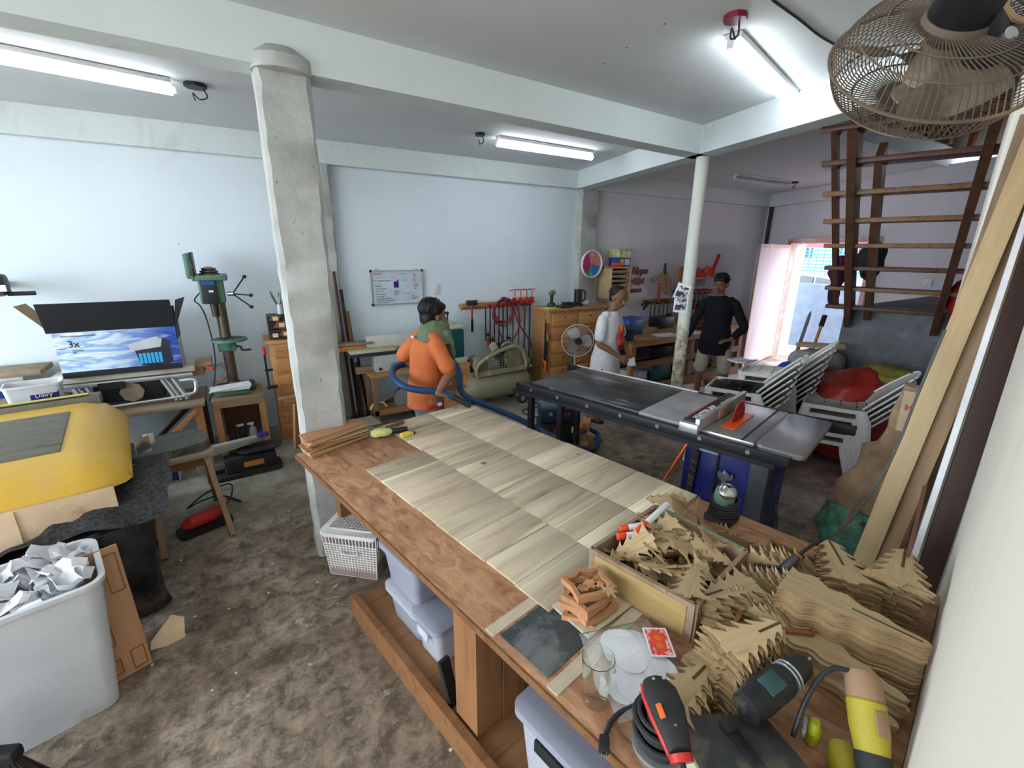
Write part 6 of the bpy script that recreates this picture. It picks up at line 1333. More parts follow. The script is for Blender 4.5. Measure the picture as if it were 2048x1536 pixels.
b = MB(); b.tube([(-.15, .0, .12), (-.2, .03, .15), (-.25, .05, .14)], .006); b.build('cable', 'alu_dull', ck)
# wall organiser with folders, tins
wo_ = thing('file_shelf', 'pale wooden wall shelf box packed with brown folders', 'wall shelf', (5.27, 5.48, 1.50)); wo_.scale = (.82, 1, 1)
b = MB(); b.box((-.25, 0, 0), (.02, .32, .50)); b.box((.25, 0, 0), (.02, .32, .50)); b.box((0, 0, .25), (.52, .32, .02)); b.box((0, 0, -.25), (.52, .32, .02)); b.box((0, .15, 0), (.5, .01, .5)); b.build('shelf_box', 'wood_pale', wo_)
for i, (z, h, m) in enumerate(((.19, .05, 'cardboard'), (.12, .04, 'cardboard'), (.05, .04, 'dust'), (-.02, .03, 'cardboard'), (-.15, .16, 'cardboard'))):
    b = MB(); b.box((-.01+.01*(i % 2), -.02-.01*(i % 3), z-.0), (.44, .26, .022)); 
    if h > .1: 
        for k in range(5): b.box((0, -.01, z-.06+.03*k), (.46-.01*k, .27, .010))
    else: b.box((0, -.0, z-h*.5), (.47, .28, .01))
    b.build('folder', m, wo_)
for i, (z, m, lab) in enumerate(((1.762, 'blue_plastic', 'blue square tin on the wall shelf box, under the patterned tin'), (1.90, 'tin_pat', 'yellow and green patterned tin on top of the blue tin'))):
    if m == 'tin_pat': M['tin_pat'] = pm('tin_pat', (.62, .60, .45), (.65, .50, .05), 22, .35, c3=(.10, .40, .12), s3=14, t3=.55)
    b = MB(); b.box((0, 0, .065), (.30, .24, .125), bev=.006); o = leaf_thing('biscuit_tin', lab, 'tin', b, m, (5.36, 5.48, z)); o.scale = (.85, 1, 1)
    if i == 0: b = MB(); b.box((.05, -.1215, .065), (.12, .002, .09)); b.build('pale_label', 'box_side', o); b = MB(); b.box((-.08, -.1215, .065), (.08, .002, .09)); b.build('yellow_label', 'yellow_plastic', o)
for i in range(4): b = MB(); b.prism([(.035*(1 if k % 2 else .6)*cos(pi*k/5), .035*(1 if k % 2 else .6)*sin(pi*k/5)) for k in range(10)], 0, .035); leaf_thing('red_ornament', ['leftmost red ornament on the wall shelf box', 'second red ornament on the wall shelf box', 'third red ornament on the wall shelf box', 'red ornament touching the blue tin'][i], 'ornament', b, 'marker_red', (5.10+.05*i, 5.36, 1.79), rot=(rad(80), 0, 0))
hopesign = text('Hope', .17, 'maroon', None, (5.80, 5.635, 1.62), name='hope_sign', ext=.008, shear=.35, bold=.004); tag(hopesign, 'dark red Hope lettering on the wall above the wooden fish', 'sign')
b = MB(); b.m = Matrix.Rotation(pi/2, 4, 'X'); b.prism([(.12*cos(a)-.01, .065*sin(a)) for a in [rad(12*k) for k in range(2, 29)]]+[(.16, -.06), (.13, 0), (.16, .06)], 0, .012); leaf_thing('fish_ornament', 'dark red wooden fish on the wall under the Hope sign', 'ornament', b, 'maroon', (5.98, 5.648, 1.50))
b = MB(); b.box((0, 0, 0), (.26, .015, .065), bev=.003); leaf_thing('wall_plaque', 'small dark red plaque under the wooden fish', 'plaque', b, 'maroon', (5.95, 5.64, 1.345))
def muffs(loc, label):
    t = thing('ear_muffs', label, 'ear muffs', loc)
    b = MB(); b.tube([(-.02, 0, -.11), (-.0, -.01, .0), (.06, -.02, .07), (.12, -.02, .0), (.11, -.01, -.11)], .013); b.build('headband', 'black_plastic', t)
    for x in (-.01, .09): b = MB(); b.cyl((x-.015, -.02, -.11), (x+.02, -.05, -.11), .05, .042, bev=.01); b.build('ear_cup', 'yellow_plastic', t)
muffs((5.53, 5.50, 1.56), 'yellow ear muffs hanging on the upper right side of the wall shelf box'); muffs((5.47, 5.48, 1.28), 'yellow ear muffs hanging below the wall shelf box')
# ================================================================ long workbench
YB0, YB1 = 4.34, 5.52
wk = thing('workbench', 'long brown workbench with two storage shelves along the far wall', 'workbench', (0, 0, 0))
XB0, XB1 = 4.62, 7.25
b = MB(); b.box(((XB0+XB1)/2, (YB0+YB1)/2, .785), (XB1-XB0, YB1-YB0, .03)); b.box(((XB0+XB1)/2, YB0, .758), (XB1-XB0, .03, .084)); b.build('bench_top', 'wood_orange', wk)
b = MB(); b.box(((XB0+XB1)/2, (YB0+YB1)/2+.05, .46), (XB1-XB0-.06, .8, .025)); b.box(((XB0+XB1)/2, YB0+.03, .44), (XB1-XB0-.06, .03, .09)); b.build('middle_shelf', 'wood_red', wk)
b = MB(); b.box(((XB0+XB1)/2, (YB0+YB1)/2+.05, .10), (XB1-XB0-.06, .8, .025)); b.box(((XB0+XB1)/2, YB0+.03, .07), (XB1-XB0-.06, .03, .12)); b.build('lower_shelf', 'wood_red', wk)
for x in (XB0+.06, 5.95, XB1-.06):
    for y in (YB0+.07, YB1-.07): b = MB(); b.box((x, y, .385), (.09, .07, .77)); b.build('leg', 'wood_orange_v' if x < 5.5 else 'wood_red_v', wk)
ZK = .8005
t = thing('tool_box', 'blue metal tool box on the workbench', 'tool box', tuple(A(1258, 668, ZK)), rad(8)); b = MB(); b.box((0, 0, .12), (.36, .24, .22), bev=.01); b.build('box_body', 'blue_plastic', t); b = MB(); b.box((0, 0, .235), (.37, .25, .03), bev=.008); b.build('lid', 'blue_plastic', t)
t = thing('bench_sander', 'black bench tool with a grey plate clamped at the near end of the workbench', 'bench tool', tuple(A(1238, 684, ZK)), rad(5)); b = MB(); b.box((0, 0, .10), (.30, .28, .16), bev=.03); b.cyl((-.18, -.10, .06), (-.12, -.10, .06), .05); b.build('tool_body', 'black_rubber', t); b = MB(); b.box((.0, 0, .20), (.44, .32, .02), rot=(rad(6), rad(3), 0), bev=.004); b.build('table_plate', 'dark_metal', t); b = MB(); b.sph((-.14, -.16, .06), .045); b.build('white_knob', 'white_plastic', t)
t = thing('mitre_saw_arm', 'blue and black tool arm leaning between the bench tool and the tool box', 'tool', tuple(A(1232, 668, ZK)), rad(-20)); b = MB(); b.bar((-.12, 0, .42), (.10, 0, .12), .04, .03); b.build('arm', 'black_plastic', t); b = MB(); b.cyl((-.10, -.02, .32), (-.10, .05, .32), .09); b.build('blue_guard', 'blue_plastic', t); b = MB(); b.box((.05, 0, .05), (.2, .15, .1), bev=.01); b.build('foot', 'black_plastic', t)
for i, (x, y, w_, d_, h_, m, lab) in enumerate(((A(1290, 664, ZK).x, A(1290, 664, ZK).y, .40, .22, .06, 'cardboard', 'shallow brown tray on the workbench right of the blue tool box'), (A(1322, 655, ZK).x, A(1322, 655, ZK).y, .38, .20, .18, 'dark_metal', 'black toolbox with wooden top against the wall on the workbench'), (A(1330, 672, ZK).x, A(1330, 672, ZK).y, .34, .18, .025, 'paper', 'white paper pile on the workbench beside the steel column'), (A(1380, 667, ZK).x, A(1380, 667, ZK).y, .36, .22, .02, 'paper', 'magazine stack on the workbench right of the steel column'), (A(1275, 680, ZK).x, A(1275, 680, ZK).y, .34, .10, .015, 'wood_pale', 'pale lath lying across the workbench'), (A(1375, 676, ZK).x, A(1375, 676, ZK).y, .30, .08, .05, 'black_plastic', 'black hand tool at the right of the workbench'))):
    b = MB(); b.box((0, 0, h_/2), (w_, d_, h_), bev=.004); leaf_thing('bench_item' if False else ['wooden_tray', 'small_toolbox', 'paper_pile', 'magazine_stack', 'wood_lath', 'hand_plane'][i], lab, ['tray', 'tool box', 'paper', 'magazines', 'lath', 'hand tool'][i], b, m, (x, y, ZK+.0005), rad([12, 0, -10, 8, -25, 20][i]))
t = thing('leather_ball_bag', 'brown striped round bag on the workbench behind the man in black', 'bag', tuple(A(1398, 660, ZK)+Vector((0, 0, .165)))); b = MB(); b.sph((0, 0, 0), .17, (1, .8, .95)); b.build('round_bag', flat('ball_brown', (.10, .025, .02), .5), t)
for k in range(4): b = MB(); b.tube([(.172*cos(a), -.14*abs(sin(a))-.004, -.10+.065*k+.05*cos(a)) for a in [rad(20+14*j) for j in range(11)]], .005); b.build('stripe', 'wood_red', t)
for i, (x, z, w_, h_, m, lab) in enumerate(((5.35, .475, .40, .16, 'black_plastic', 'black case on the middle shelf near the bench end'), (5.78, .475, .50, .15, 'clear_dark', 'smoky plastic tray box on the middle shelf left of the steel column'), (6.35, .475, .34, .15, 'alu_dull', 'grey metal machine part on the middle shelf right of the column'), (6.75, .475, .24, .2, 'black_rubber', 'black bucket on the middle shelf at the far end'),
        (4.95, .115, .28, .18, 'box_side', 'grey box on the lowest shelf at the near end'), (5.38, .115, .50, .28, 'teal_box', 'dark teal crate on the lowest shelf left of the steel column'), (6.05, .115, .2, .2, 'blue_plastic', 'blue bag shaped box on the lowest shelf right of the column'))):
    if m == 'clear_dark': flat(m, (.09, .08, .075), .3)
    if m == 'teal_box': flat(m, (.015, .07, .085), .45)
    b = MB(); b.box((0, 0, h_/2), (w_, .34, h_), bev=.015); leaf_thing('storage_box', lab, 'box', b, m, (x, 4.62, z), rad(3*i-8))
t = thing('cable_pile', 'tangled pile of black cables and tools on the lowest shelf', 'cables', (6.45, 4.60, .13)); b = MB(); rz_ = random.Random(6)
for k in range(7): R_ = .10+.03*(k % 3); cx_, cz_ = rz_.uniform(-.2, .25), .05+.03*k; b.tube([(cx_+R_*cos(a), .07*sin(2*a)+rz_.uniform(-.02, .02), cz_+R_*.55*sin(a)) for a in [j*pi/5 for j in range(10)]], .014, closed=True, smooth=2, seg=6)
b.build('cables', 'black_rubber', t)['kind'] = 'stuff'
b = MB(); b.lathe([(0, 0), (.09, 0), (.12, .12), (.11, .12), (.085, .01), (0, .01)]); leaf_thing('white_bowl', 'white bowl on the lowest shelf behind the cables', 'bowl', b, 'white_plastic', (6.30, 4.85, .33), rot=(rad(180), 0, 0))
b = MB(); b.box((0, 0, .04), (.34, .12, .06), bev=.005); leaf_thing('dark_box', 'small dark wooden box on the floor by the right leg of the man in black', 'box', b, 'wood_dark', (6.25, 4.10, .0), rad(-40))
# clamps on the far wall
def rack(label, P, W_, n, Ls, colf, grp, names):
    t = thing('tool_rack', label, 'tool rack', P); b = MB(); b.box((0, 0, 0), (W_, .10, .035)); b.box((0, .04, -.03), (W_, .02, .07)); b.build('rack_board', 'wood_pale' if grp == 'a' else 'wood_red', t); return t
rack('wooden shelf rack of red handled tools high on the wall behind the man in black', (7.35, 5.58, 1.52), .70, 6, 0, 0, 'a', 0)
for i in range(9):
    x = 7.08+.07*i; t = thing('screwdriver', '%s red handled screwdriver from the left on the high wall rack' % (['first', 'second', 'third', 'fourth', 'fifth', 'sixth', 'seventh', 'eighth', 'ninth'][i]), 'screwdriver', (x, 5.54, 1.54), group='red handled screwdrivers')
    b = MB(); b.cyl((0, 0, 0), (0, 0, .13+.03*(i % 3)), .02, .016); b.build('handle', 'red_plastic', t); b = MB(); b.cyl((0, 0, 0), (0, 0, -.16), .006); b.build('shaft', 'dark_metal', t)
t = thing('red_clamp', 'large red angled clamp at the right end of the high wall rack', 'clamp', (7.70, 5.46, 1.60), rot=(0, rad(25), 0)); b = MB(); b.box((0, 0, .22), (.07, .03, .34)); b.build('arm', 'red_plastic', t); b = MB(); b.box((-.05, 0, .02), (.26, .06, .14), bev=.03); b.build('body', 'marker_red', t)
t = thing('bow_saw', 'brown handled saw hanging right behind the steel column', 'saw', (6.95, 5.55, 1.45)); b = MB(); b.box((0, 0, .12), (.12, .03, .34), bev=.01); b.build('handle', 'wood_orange_v', t); b = MB(); b.tube([(-.05, 0, -.05), (-.07, 0, -.2), (.03, 0, -.25), (.08, 0, -.12)], .022); b.build('loop', 'black_plastic', t)
t = thing('tool_belt', 'tan tool belt with a red strap hanging left of the steel column', 'tool belt', (6.50, 5.55, 1.52)); b = MB(); b.tube([(-.28, 0, .0), (-.1, -.02, .02), (.0, -.03, -.15), (.10, -.03, -.22), (.14, 0, -.05), (.02, 0, .12), (-.06, 0, .02)], .035); b.build('belt', 'stick_wood', t); b = MB(); b.box((-.10, -.03, -.22), (.06, .02, .34)); b.build('red_strap', 'red_plastic', t); b = MB(); b.cyl((0, -.02, .1), (.0, -.02, .28), .03, .02); b.build('metal_tool', 'dark_metal', t)
rack('reddish rack holding hanging clamps left of the steel column', (6.45, 5.58, 1.16), .62, 5, 0, 0, 'b', 0)
t = thing('caulking_gun', 'black tool hooked at the left end of the lower clamp rack', 'tool', (6.12, 5.52, 1.13)); b = MB(); b.tube([(-.12, 0, -.03), (0, 0, .02), (.04, 0, .0), (-.08, 0, -.10)], .022); b.build('tool_body', 'black_plastic', t)
for i in range(5):
    fclamp('bar_clamp', '%s clamp from the left on the reddish lower rack' % ['first', 'second', 'third', 'fourth', 'fifth'][i], (6.24+.11*i, 5.53, 1.14), [.40, .48, .34, .38, .30][i], mat='dark_metal', head='dark_metal' if i % 2 else 'wood_red', grp='clamps on the lower rack')
rack('reddish rack crowded with small clamps right of the steel column', (7.35, 5.58, 1.30), .90, 5, 0, 0, 'b', 0)
for i in range(16):
    fclamp('spring_clamp', '%s small clamp from the left on the crowded rack' % ['first', 'second', 'third', 'fourth', 'fifth', 'sixth', 'seventh', 'eighth', 'ninth', 'tenth', 'eleventh', 'twelfth', 'thirteenth', 'fourteenth', 'fifteenth', 'sixteenth'][i], (6.96+.052*i, 5.50, 1.32-.02*(i % 3)), [.30, .36, .26, .40][i % 4], rot=(0, rad(4*(i % 3)-4), 0), mat='steel' if i % 2 else 'dark_metal', head=['red_plastic', 'stick_wood', 'dark_metal'][i % 3], grp='small clamps on the crowded rack')
# printed photos taped to the steel column
for i, (z, a, m, lab) in enumerate(((1.60, .3, 'print_a', 'tilted photo print taped to the steel column, upper of two'), (1.47, 0, 'print_b', 'photo print taped to the steel column, lower of two'))):
    M[m] = pm(m, (.62, .64, .66), (.03, .035, .05), 14, .6, lo=.46, hi=.52)
    d_ = Vector((-.86, -.5, 0)).normalized(); P = Vector((4.02, 3.10, z))+d_*.0655+Vector((-.02, .035, 0))
    t = thing('photo_print', lab, 'photo', P, rot=(0, a, math.atan2(d_.y, d_.x)+pi/2)); b = MB(); b.box((0, 0, 0), (.14, .003, .16)); b.build('sheet', 'paper', t); b = MB(); b.box((0, -.0022, 0), (.11, .001, .11)); b.build('picture', m, t)
# ================================================================ stacking chairs
def DXp(x, y, X): d = ray(x, y); return Vector((0, 0, HC)) + d*(X/d.x)
M['chair_white'] = pm('chair_white', (.80, .80, .76), (.74, .74, .70), 3, .32, c3=(.48, .46, .40), s3=2.5, t3=.66)
def make_chair():
    t = bpy.data.objects.new('plastic_chair', None); COL.objects.link(t)
    sh = .41
    b = MB(); b.grid(lambda u, v: (.22-.42*u, (v-.5)*(.44-.05*u), sh+.012*sin(pi*v)*-1+.02*(1-u)**3*-1+.03*max(0, u-.85)*2), 10, 10, .012)
    b.box((.222, 0, sh-.025), (.014, .42, .04), bev=.004)
    for s_ in (-1, 1): b.bar((.21, s_*.215, sh-.02), (-.19, s_*.19, sh-.02), .012, .035)
    b.build('seat', 'chair_white', t)
    b = MB()
    def back(u, v):
        w_ = .40-.10*u+.0*v; z = sh+.01+u*.345; cr_ = .035*(1-(2*v-1)**2); x = -.17-.24*u-.03*u*u-cr_
        return (x, (v-.5)*w_*(1-.22*max(0, u-.8)*5*abs(2*v-1)), z-.04*abs(2*v-1)**3*u)
    b.grid(back, 14, 10, .010)
    b.tube([back(1, .08), back(1, .3), back(1, .5), back(1, .7), back(1, .92)], .009, seg=8)
    for v in (.04, .96): b.tube([back(0, v), back(.3, v), back(.6, v), back(.95, .08 if v < .5 else .92)], .009, seg=6)
    b.build('backrest', 'chair_white', t)
    for s_ in (-1, 1):
        b = MB(); b.loft([((.19, s_*.19, sh-.01), .035, .022, (1, 0, 0), (0, 1, 0)), ((.235, s_*.225, 0), .024, .018, (1, 0, 0), (0, 1, 0))], seg=8); b.build('front_leg', 'chair_white', t)
        b = MB(); b.loft([((-.17, s_*.185, sh+.0), .035, .014, (1, 0, 0), (0, 1, 0)), ((-.20, s_*.20, sh-.1), .05, .018, (1, 0, 0), (0, 1, 0)), ((-.27, s_*.23, 0), .026, .018, (1, 0, 0), (0, 1, 0))], seg=8); b.build('rear_leg', 'chair_white', t)
    b = MB()
    for i in range(3):
        for j in range(3): b.box((.08-.11*i, -.10+.10*j, sh+.0045), (.010, .05, .002))
    o = b.build('seat_slots', 'dark_metal', t); o['kind'] = 'stuff'
    return t
ch0 = make_chair(); used = False
def chair_stack(pos, deg, n, where, dz=.078, sh_=.016, sc=1.06):
    global used
    f = Vector((cos(rad(deg)), sin(rad(deg)), 0))
    for i in range(n):
        o = ch0 if not used else dup(ch0); used = True
        o.location = (pos[0]-f.x*sh_*i, pos[1]-f.y*sh_*i, dz*i+.0005); o.rotation_euler = (0, 0, rad(deg)+r_.uniform(-.012, .012)); o.scale = (sc, sc, .98)
        o['label'] = ('%s white chair of %s' % ({0: 'lowest', n-1: 'topmost'}.get(i, ORD[i]+' up'), where)); o['category'] = 'chair'; o['group'] = 'stacked white plastic chairs'
chair_stack((4.50, 1.82), 112, 5, 'the stack right of the table saw')
chair_stack((4.44, 2.46), 112, 7, 'the tallest stack in front of the doorway')
chair_stack((3.93, 2.44), 112, 6, 'the stack behind the saw fence')
b = MB(); b.box((0, 0, .01), (.22, .20, .02), bev=.006); o = b.build('plastic_bag', 'clear_bin'); tag(o, 'clear plastic packet lying on the chair seat in front of the doorway', 'bag', loc=(4.38, 2.62, .92)); crumple(o, .02, 9, 2, 3)
# ================================================================ heap of bags
def blob(name, label, cat, P, r, sc, mat, seed=0, amp=.12, rz=0, group=None):
    b = MB(); b.sph((0, 0, 0), r, sc, u=28, v=18); o = leaf_thing(name, label, cat, b, mat, (P[0], P[1], P[2]), rz); crumple(o, amp*r*1.6, 2.6/r*.5, seed); 
    from mathutils import noise as mn
    for v in o.data.vertices: v.co += v.normal*mn.noise(v.co*14/r*.35+Vector((seed, 3, 1)))*r*.07
    lo = min(v.co.z for v in o.data.vertices)
    if P[2] < .0: o.location.z = -lo+.002
    return o
M['tarp_red'] = pm('tarp_red', (.42, .045, .025), (.25, .02, .015), 7, .32, bmp=.7); M['tarp_blue'] = pm('tarp_blue', (.01, .06, .34), (.02, .12, .50), 7, .3, bmp=.7)
M['sack_white'] = pm('sack_white', (.48, .48, .46), (.34, .33, .30), 9, .8, bmp=.7, c3=(.08, .12, .35), s3=3, t3=.63); M['cloth_olive'] = flat('cloth_olive', (.38, .33, .06), .9, c2=(.24, .22, .06), bmp=.5)
blob('red_tarp_bag', 'large red plastic bag behind the chairs', 'bag', (4.98, 1.84, -1), .45, (1.05, .95, 1.0), 'tarp_red', 1)
blob('red_tarp_bag', 'flat dark red plastic bag on the floor under the chair stack', 'bag', (4.75, 1.35, -1), .28, (1.2, .8, .38), 'tarp_red', 5)
blob('blue_tarp_bag', 'crumpled blue plastic bag between the chair stacks', 'bag', (4.86, 2.32, -1), .34, (.75, .7, 1.3), 'tarp_blue', 2)
blob('white_sack', 'pale sack with blue folds on top of the bag heap', 'sack', (5.32, 2.34, .86), .27, (1.2, .9, .55), 'sack_white', 3)
blob('white_sack', 'pale sack at the bottom of the bag heap against the grey wall', 'sack', (5.32, 2.22, -1), .38, (1.0, .9, 1.0), 'sack_white', 7)
blob('olive_cloth', 'olive yellow cloth draped over the red bag', 'cloth', (5.22, 1.70, .88), .24, (1.3, 1.0, .30), 'cloth_olive', 4)
blob('blue_bundle', 'small blue bundle near the threshold of the doorway', 'bundle', (6.6, 3.05, -1), .22, (1.2, .8, .9), 'tarp_blue', 9)
blob('yellow_bag', 'small yellow bag on the floor by the open door', 'bag', (6.7, 3.65, -1), .15, (1, .9, .8), flat('bag_yellow', (.65, .42, .03), .4), 8)
b = MB(); b.box((0, 0, .2), (.03, .12, .40)); leaf_thing('yellow_board', 'narrow yellow board standing beside the yellow bag', 'board', b, 'yellow_plastic', (6.55, 3.80, 0))
tw = thing('stick_bundle', 'bundle of thin sticks on top of the pale sack', 'sticks', (5.32, 2.34, 1.02), rad(-60)); b = MB()
for k in range(14): b.bar((-.22+.02*(k % 3), -.06+.01*k, .01*(k % 4)), (.22, -.08+.012*k, .02+.012*(k % 3)), .012, .01)
b.build('sticks', 'stick_wood', tw)['kind'] = 'stuff'
b = MB(); b.box((0, 0, .09), (.34, .26, .18), bev=.004); leaf_thing('cardboard_box', 'open brown cardboard box right of the red bag', 'box', b, 'cardboard', (5.25, 1.28, .42), rad(20))
b = MB(); b.cyl((0, -.22, .12), (0, .22, .12), .11, bev=.01); leaf_thing('log', 'short grey log under the cardboard box', 'log', b, 'concrete', (5.05, 1.18, .20), rad(-25))
b = MB(); b.box((0, 0, .1), (.5, .4, .2), bev=.01); leaf_thing('dark_crate', 'dark slatted crate under the grey log', 'crate', b, 'dark_metal', (5.12, 1.18, .0), rad(-15))
# spade and bar near the doorway
for i, (p, q, lab, m) in enumerate(((DXp(1591, 712, 6.3), DXp(1622, 622, 7.0), 'long grey steel bar leaning near the doorway', 'alu_dull'), (DXp(1625, 700, 5.50), DXp(1648, 636, 5.7), 'shovel with an orange wooden shaft and black grip leaning on the grey wall', 'wood_orange_v'))):
    p = Vector(p); q = Vector(q); d = (q-p).normalized(); p0 = p-d*((p.z-.02)/max(.2, d.z)); t = thing('steel_bar' if i == 0 else 'shovel', lab, 'bar' if i == 0 else 'shovel', p0, rot=d.to_track_quat('Z', 'Y').to_euler()); L = (q-p0).length
    b = MB(); b.cyl((0, 0, .0 if i == 0 else .25), (0, 0, L*(.93 if i else .96)), .022 if i == 0 else .016); b.build('shaft', m, t)
    if i == 0: b = MB(); b.cyl((0, 0, L*.96), (0, 0, L), .022, .004); b.build('pointed_tip', m, t)
    else:
        b = MB(); b.cyl((0, 0, L*.93), (0, 0, L+.03), .026); b.build('grip', 'black_plastic', t); b = MB(); b.prism([(-.10, -.004), (.10, -.004), (.10, .004), (-.10, .004)], 0, .28); b.build('shovel_blade', 'dark_metal', t)
# ================================================================ things leaning at the right pilaster
def lean_board(name, label, cat, p, q, w_, t_, mat, side=None, bev=0):
    p, q = Vector(p), Vector(q); d = q-p; L = d.length; x = d.normalized(); y = Vector(side if side else (0, 1, 0)); y = (y-x*y.dot(x)).normalized(); z = x.cross(y)
    o = MB().box((L/2, 0, 0), (L, w_, t_), bev=bev).build(name, mat); tag(o, label, cat); o.matrix_world = Matrix.Translation(p) @ Matrix((x, y, z)).transposed().to_4x4(); return o
pa, pb = DXp(1735, 1100, 2.62), DXp(2048, 340, 3.10); dd = (pb-pa).normalized(); pa0 = pa-dd*((pa.z-.03)/dd.z); pe = pa+dd*((2.78-pa.z)/dd.z)
vdir = ((pa+pb)/2-Vector((0, 0, HC))).normalized()
sidev = dd.cross(vdir)
M['wood_pale_l'] = wood('wood_pale_l', (.66, .48, .26), (.52, .35, .18), axis=0, knots=False)
lean_board('lumber_plank', 'long pale timber plank leaning towards the corner pilaster, nearest of the two', 'plank', pa0, pe, .085, .05, 'wood_pale_l', sidev, .002)
off = Vector((.045, .07, 0)); 
lean_board('lumber_plank', 'brown edged timber plank leaning just behind the pale one', 'plank', pa0-sidev*.055+Vector((.05, 0, 0)), pe-sidev*.065+Vector((.05, 0, 0)), .08, .04, 'stick_wood', sidev, .002)
sl0, sl1 = DXp(1880, 820, 3.12), DXp(1985, 520, 3.20); d2 = (sl1-sl0).normalized()
lean_board('bark_slab', 'rough grey brown bark slab leaning on the pilaster behind the planks', 'slab', sl0-d2*((sl0.z-.03)/d2.z), sl1+d2*.65, .15, .03, M['wood_old'], sidev, .004)
w0_, w1_ = DXp(1862, 1010, 2.55), DXp(2030, 500, 2.98); d3 = (w1_-w0_).normalized()
s3 = d3.cross(vdir); f0 = w0_-d3*((w0_.z-.03)/d3.z); f1 = w0_+d3*((2.6-w0_.z)/d3.z)
lean_board('white_batten', 'thin white batten leaning beside the dark brown post', 'batten', f0+s3*.0, f1+s3*.0, .022, .03, 'paper', s3)
lean_board('dark_post', 'thick dark brown post leaning along the near right wall', 'post', f0-s3*.062, f1-s3*.062, .08, .045, wood('post_dark', (.042, .020, .014), (.022, .011, .008), axis=0, knots=False), s3, .004)
r0, r1 = A(1816, 1112, 1.012), DXp(1850, 972, 2.10); lean_board('thin_rod', 'thin dark rod with a pale tip standing on the tree stack in the corner', 'rod', r0, r1, .011, .011, 'wood_dark', s3)
# canvas dust bag
M['canvas'] = pm('canvas', (.44, .30, .18), (.26, .165, .095), 5, .9, bmp=.5, c3=(.20, .13, .08), s3=2.6, t3=.58); M['green_net'] = pm('green_net', (.13, .34, .22), (.05, .16, .10), 16, .7, bmp=.6, c3=(.10, .06, .04), s3=7, t3=.55)
db = thing('dust_bag', 'brown canvas dust collector bag with a green lower end leaning in the corner', 'dust bag', (3.46, 1.08, 0))
ax_ = [((-.0, .0, .06), .15, .13), ((.0, .0, .22), .175, .14), ((-.0, -.01, .45), .14, .10), ((.0, -.08, .75), .11, .075), ((.02, -.13, 1.00), .095, .06), ((.05, -.16, 1.22), .085, .05)]
b = MB(); b.loft([(Vector(c)+Vector((0, 0, .0)), a*1.02, e*1.02, (.3, -1, 0), (1, .3, 0)) for c, a, e in ax_[1:]], seg=26); o = b.build('canvas_sleeve', 'canvas', db); crumple(o, .06, 9, 2, 2)
b = MB(); b.loft([((-.02, .02, .0), .13, .12, (.3, -1, 0), (1, .3, 0)), ((-.02, .02, .12), .185, .15, (.3, -1, 0), (1, .3, 0)), ((-.01, .01, .26), .19, .155, (.3, -1, 0), (1, .3, 0)), ((0, 0, .34), .17, .13, (.3, -1, 0), (1, .3, 0))], seg=26); o = b.build('green_end', 'green_net', db); crumple(o, .03, 9, 5, 2)
db2 = thing('dust_bag', 'second canvas bag hanging flat between the planks and the wall', 'dust bag', (3.05, .84, 0)); b = MB()
P_ = [DXp(x, y, 3.02)-Vector((3.05, .84, 0)) for x, y in ((1868, 786), (1905, 790), (1890, 870), (1862, 940), (1845, 990), (1812, 1092), (1765, 1080), (1800, 970), (1830, 880))]
bf = b; vs0 = [bf.bm.verts.new(p) for p in P_]; vs1 = [bf.bm.verts.new(p+Vector((.05, .012, 0))) for p in P_]; n_ = len(P_)
bf.bm.faces.new(vs0); bf.bm.faces.new(vs1[::-1])
for k in range(n_): bf.bm.faces.new((vs0[k], vs1[k], vs1[(k+1) % n_], vs0[(k+1) % n_]))
bmesh.ops.triangulate(bf.bm, faces=bf.bm.faces[:]); o = b.build('canvas_panel', 'canvas', db2); crumple(o, .03, 6, 2, 3)
o4 = Vector((3.46, 1.08, 0)); b = MB(); b.bar(DXp(1838, 786, 3.30)-o4, DXp(1818, 866, 3.30)-o4, .012, .13, up=(0, 1, 0)); b.build('upper_flap', flat('canvas_pale', (.50, .38, .25), .9), db)
text('HOIST', .048, 'ink_red', db, DXp(1808, 820, 3.28)-Vector((3.46, 1.08, 0)), rot=(rad(88), rad(-6), rad(-76)), name='lettering', bold=.001)
flat('cable_grey', (.11, .12, .11), .6)
cable([DXp(1652, 1085, 2.6), DXp(1700, 1040, 2.6), DXp(1760, 960, 2.6), DXp(1800, 880, 2.66), DXp(1835, 790, 2.7), DXp(1890, 660, 2.78)], .006, 'grey green cable hanging along the pale plank', 'cable_grey')
cable([A(1500, 1150, .93)+Vector((.05, .02, .01)), A(1582, 1135, .96), A(1600, 1108, .97), A(1640, 1080, .95)], .006, 'black cable arching from the orange pliers to the tree stack')
# red bag behind right stringer
blob('red_sack', 'red sack hanging at the foot of the right stair stringer', 'sack', (5.50, 1.38, 1.62), .12, (.7, .7, 1.5), 'tarp_red', 6)
b = MB(); b.box((0, 0, 0), (.015, .12, .10), bev=.003); t = leaf_thing('wall_socket', 'white wall socket on the door wall seen through the stairs', 'socket', b, 'paper', wpt(2.42, 1.62, .02)); t.rotation_euler = (0, 0, ang-pi/2)
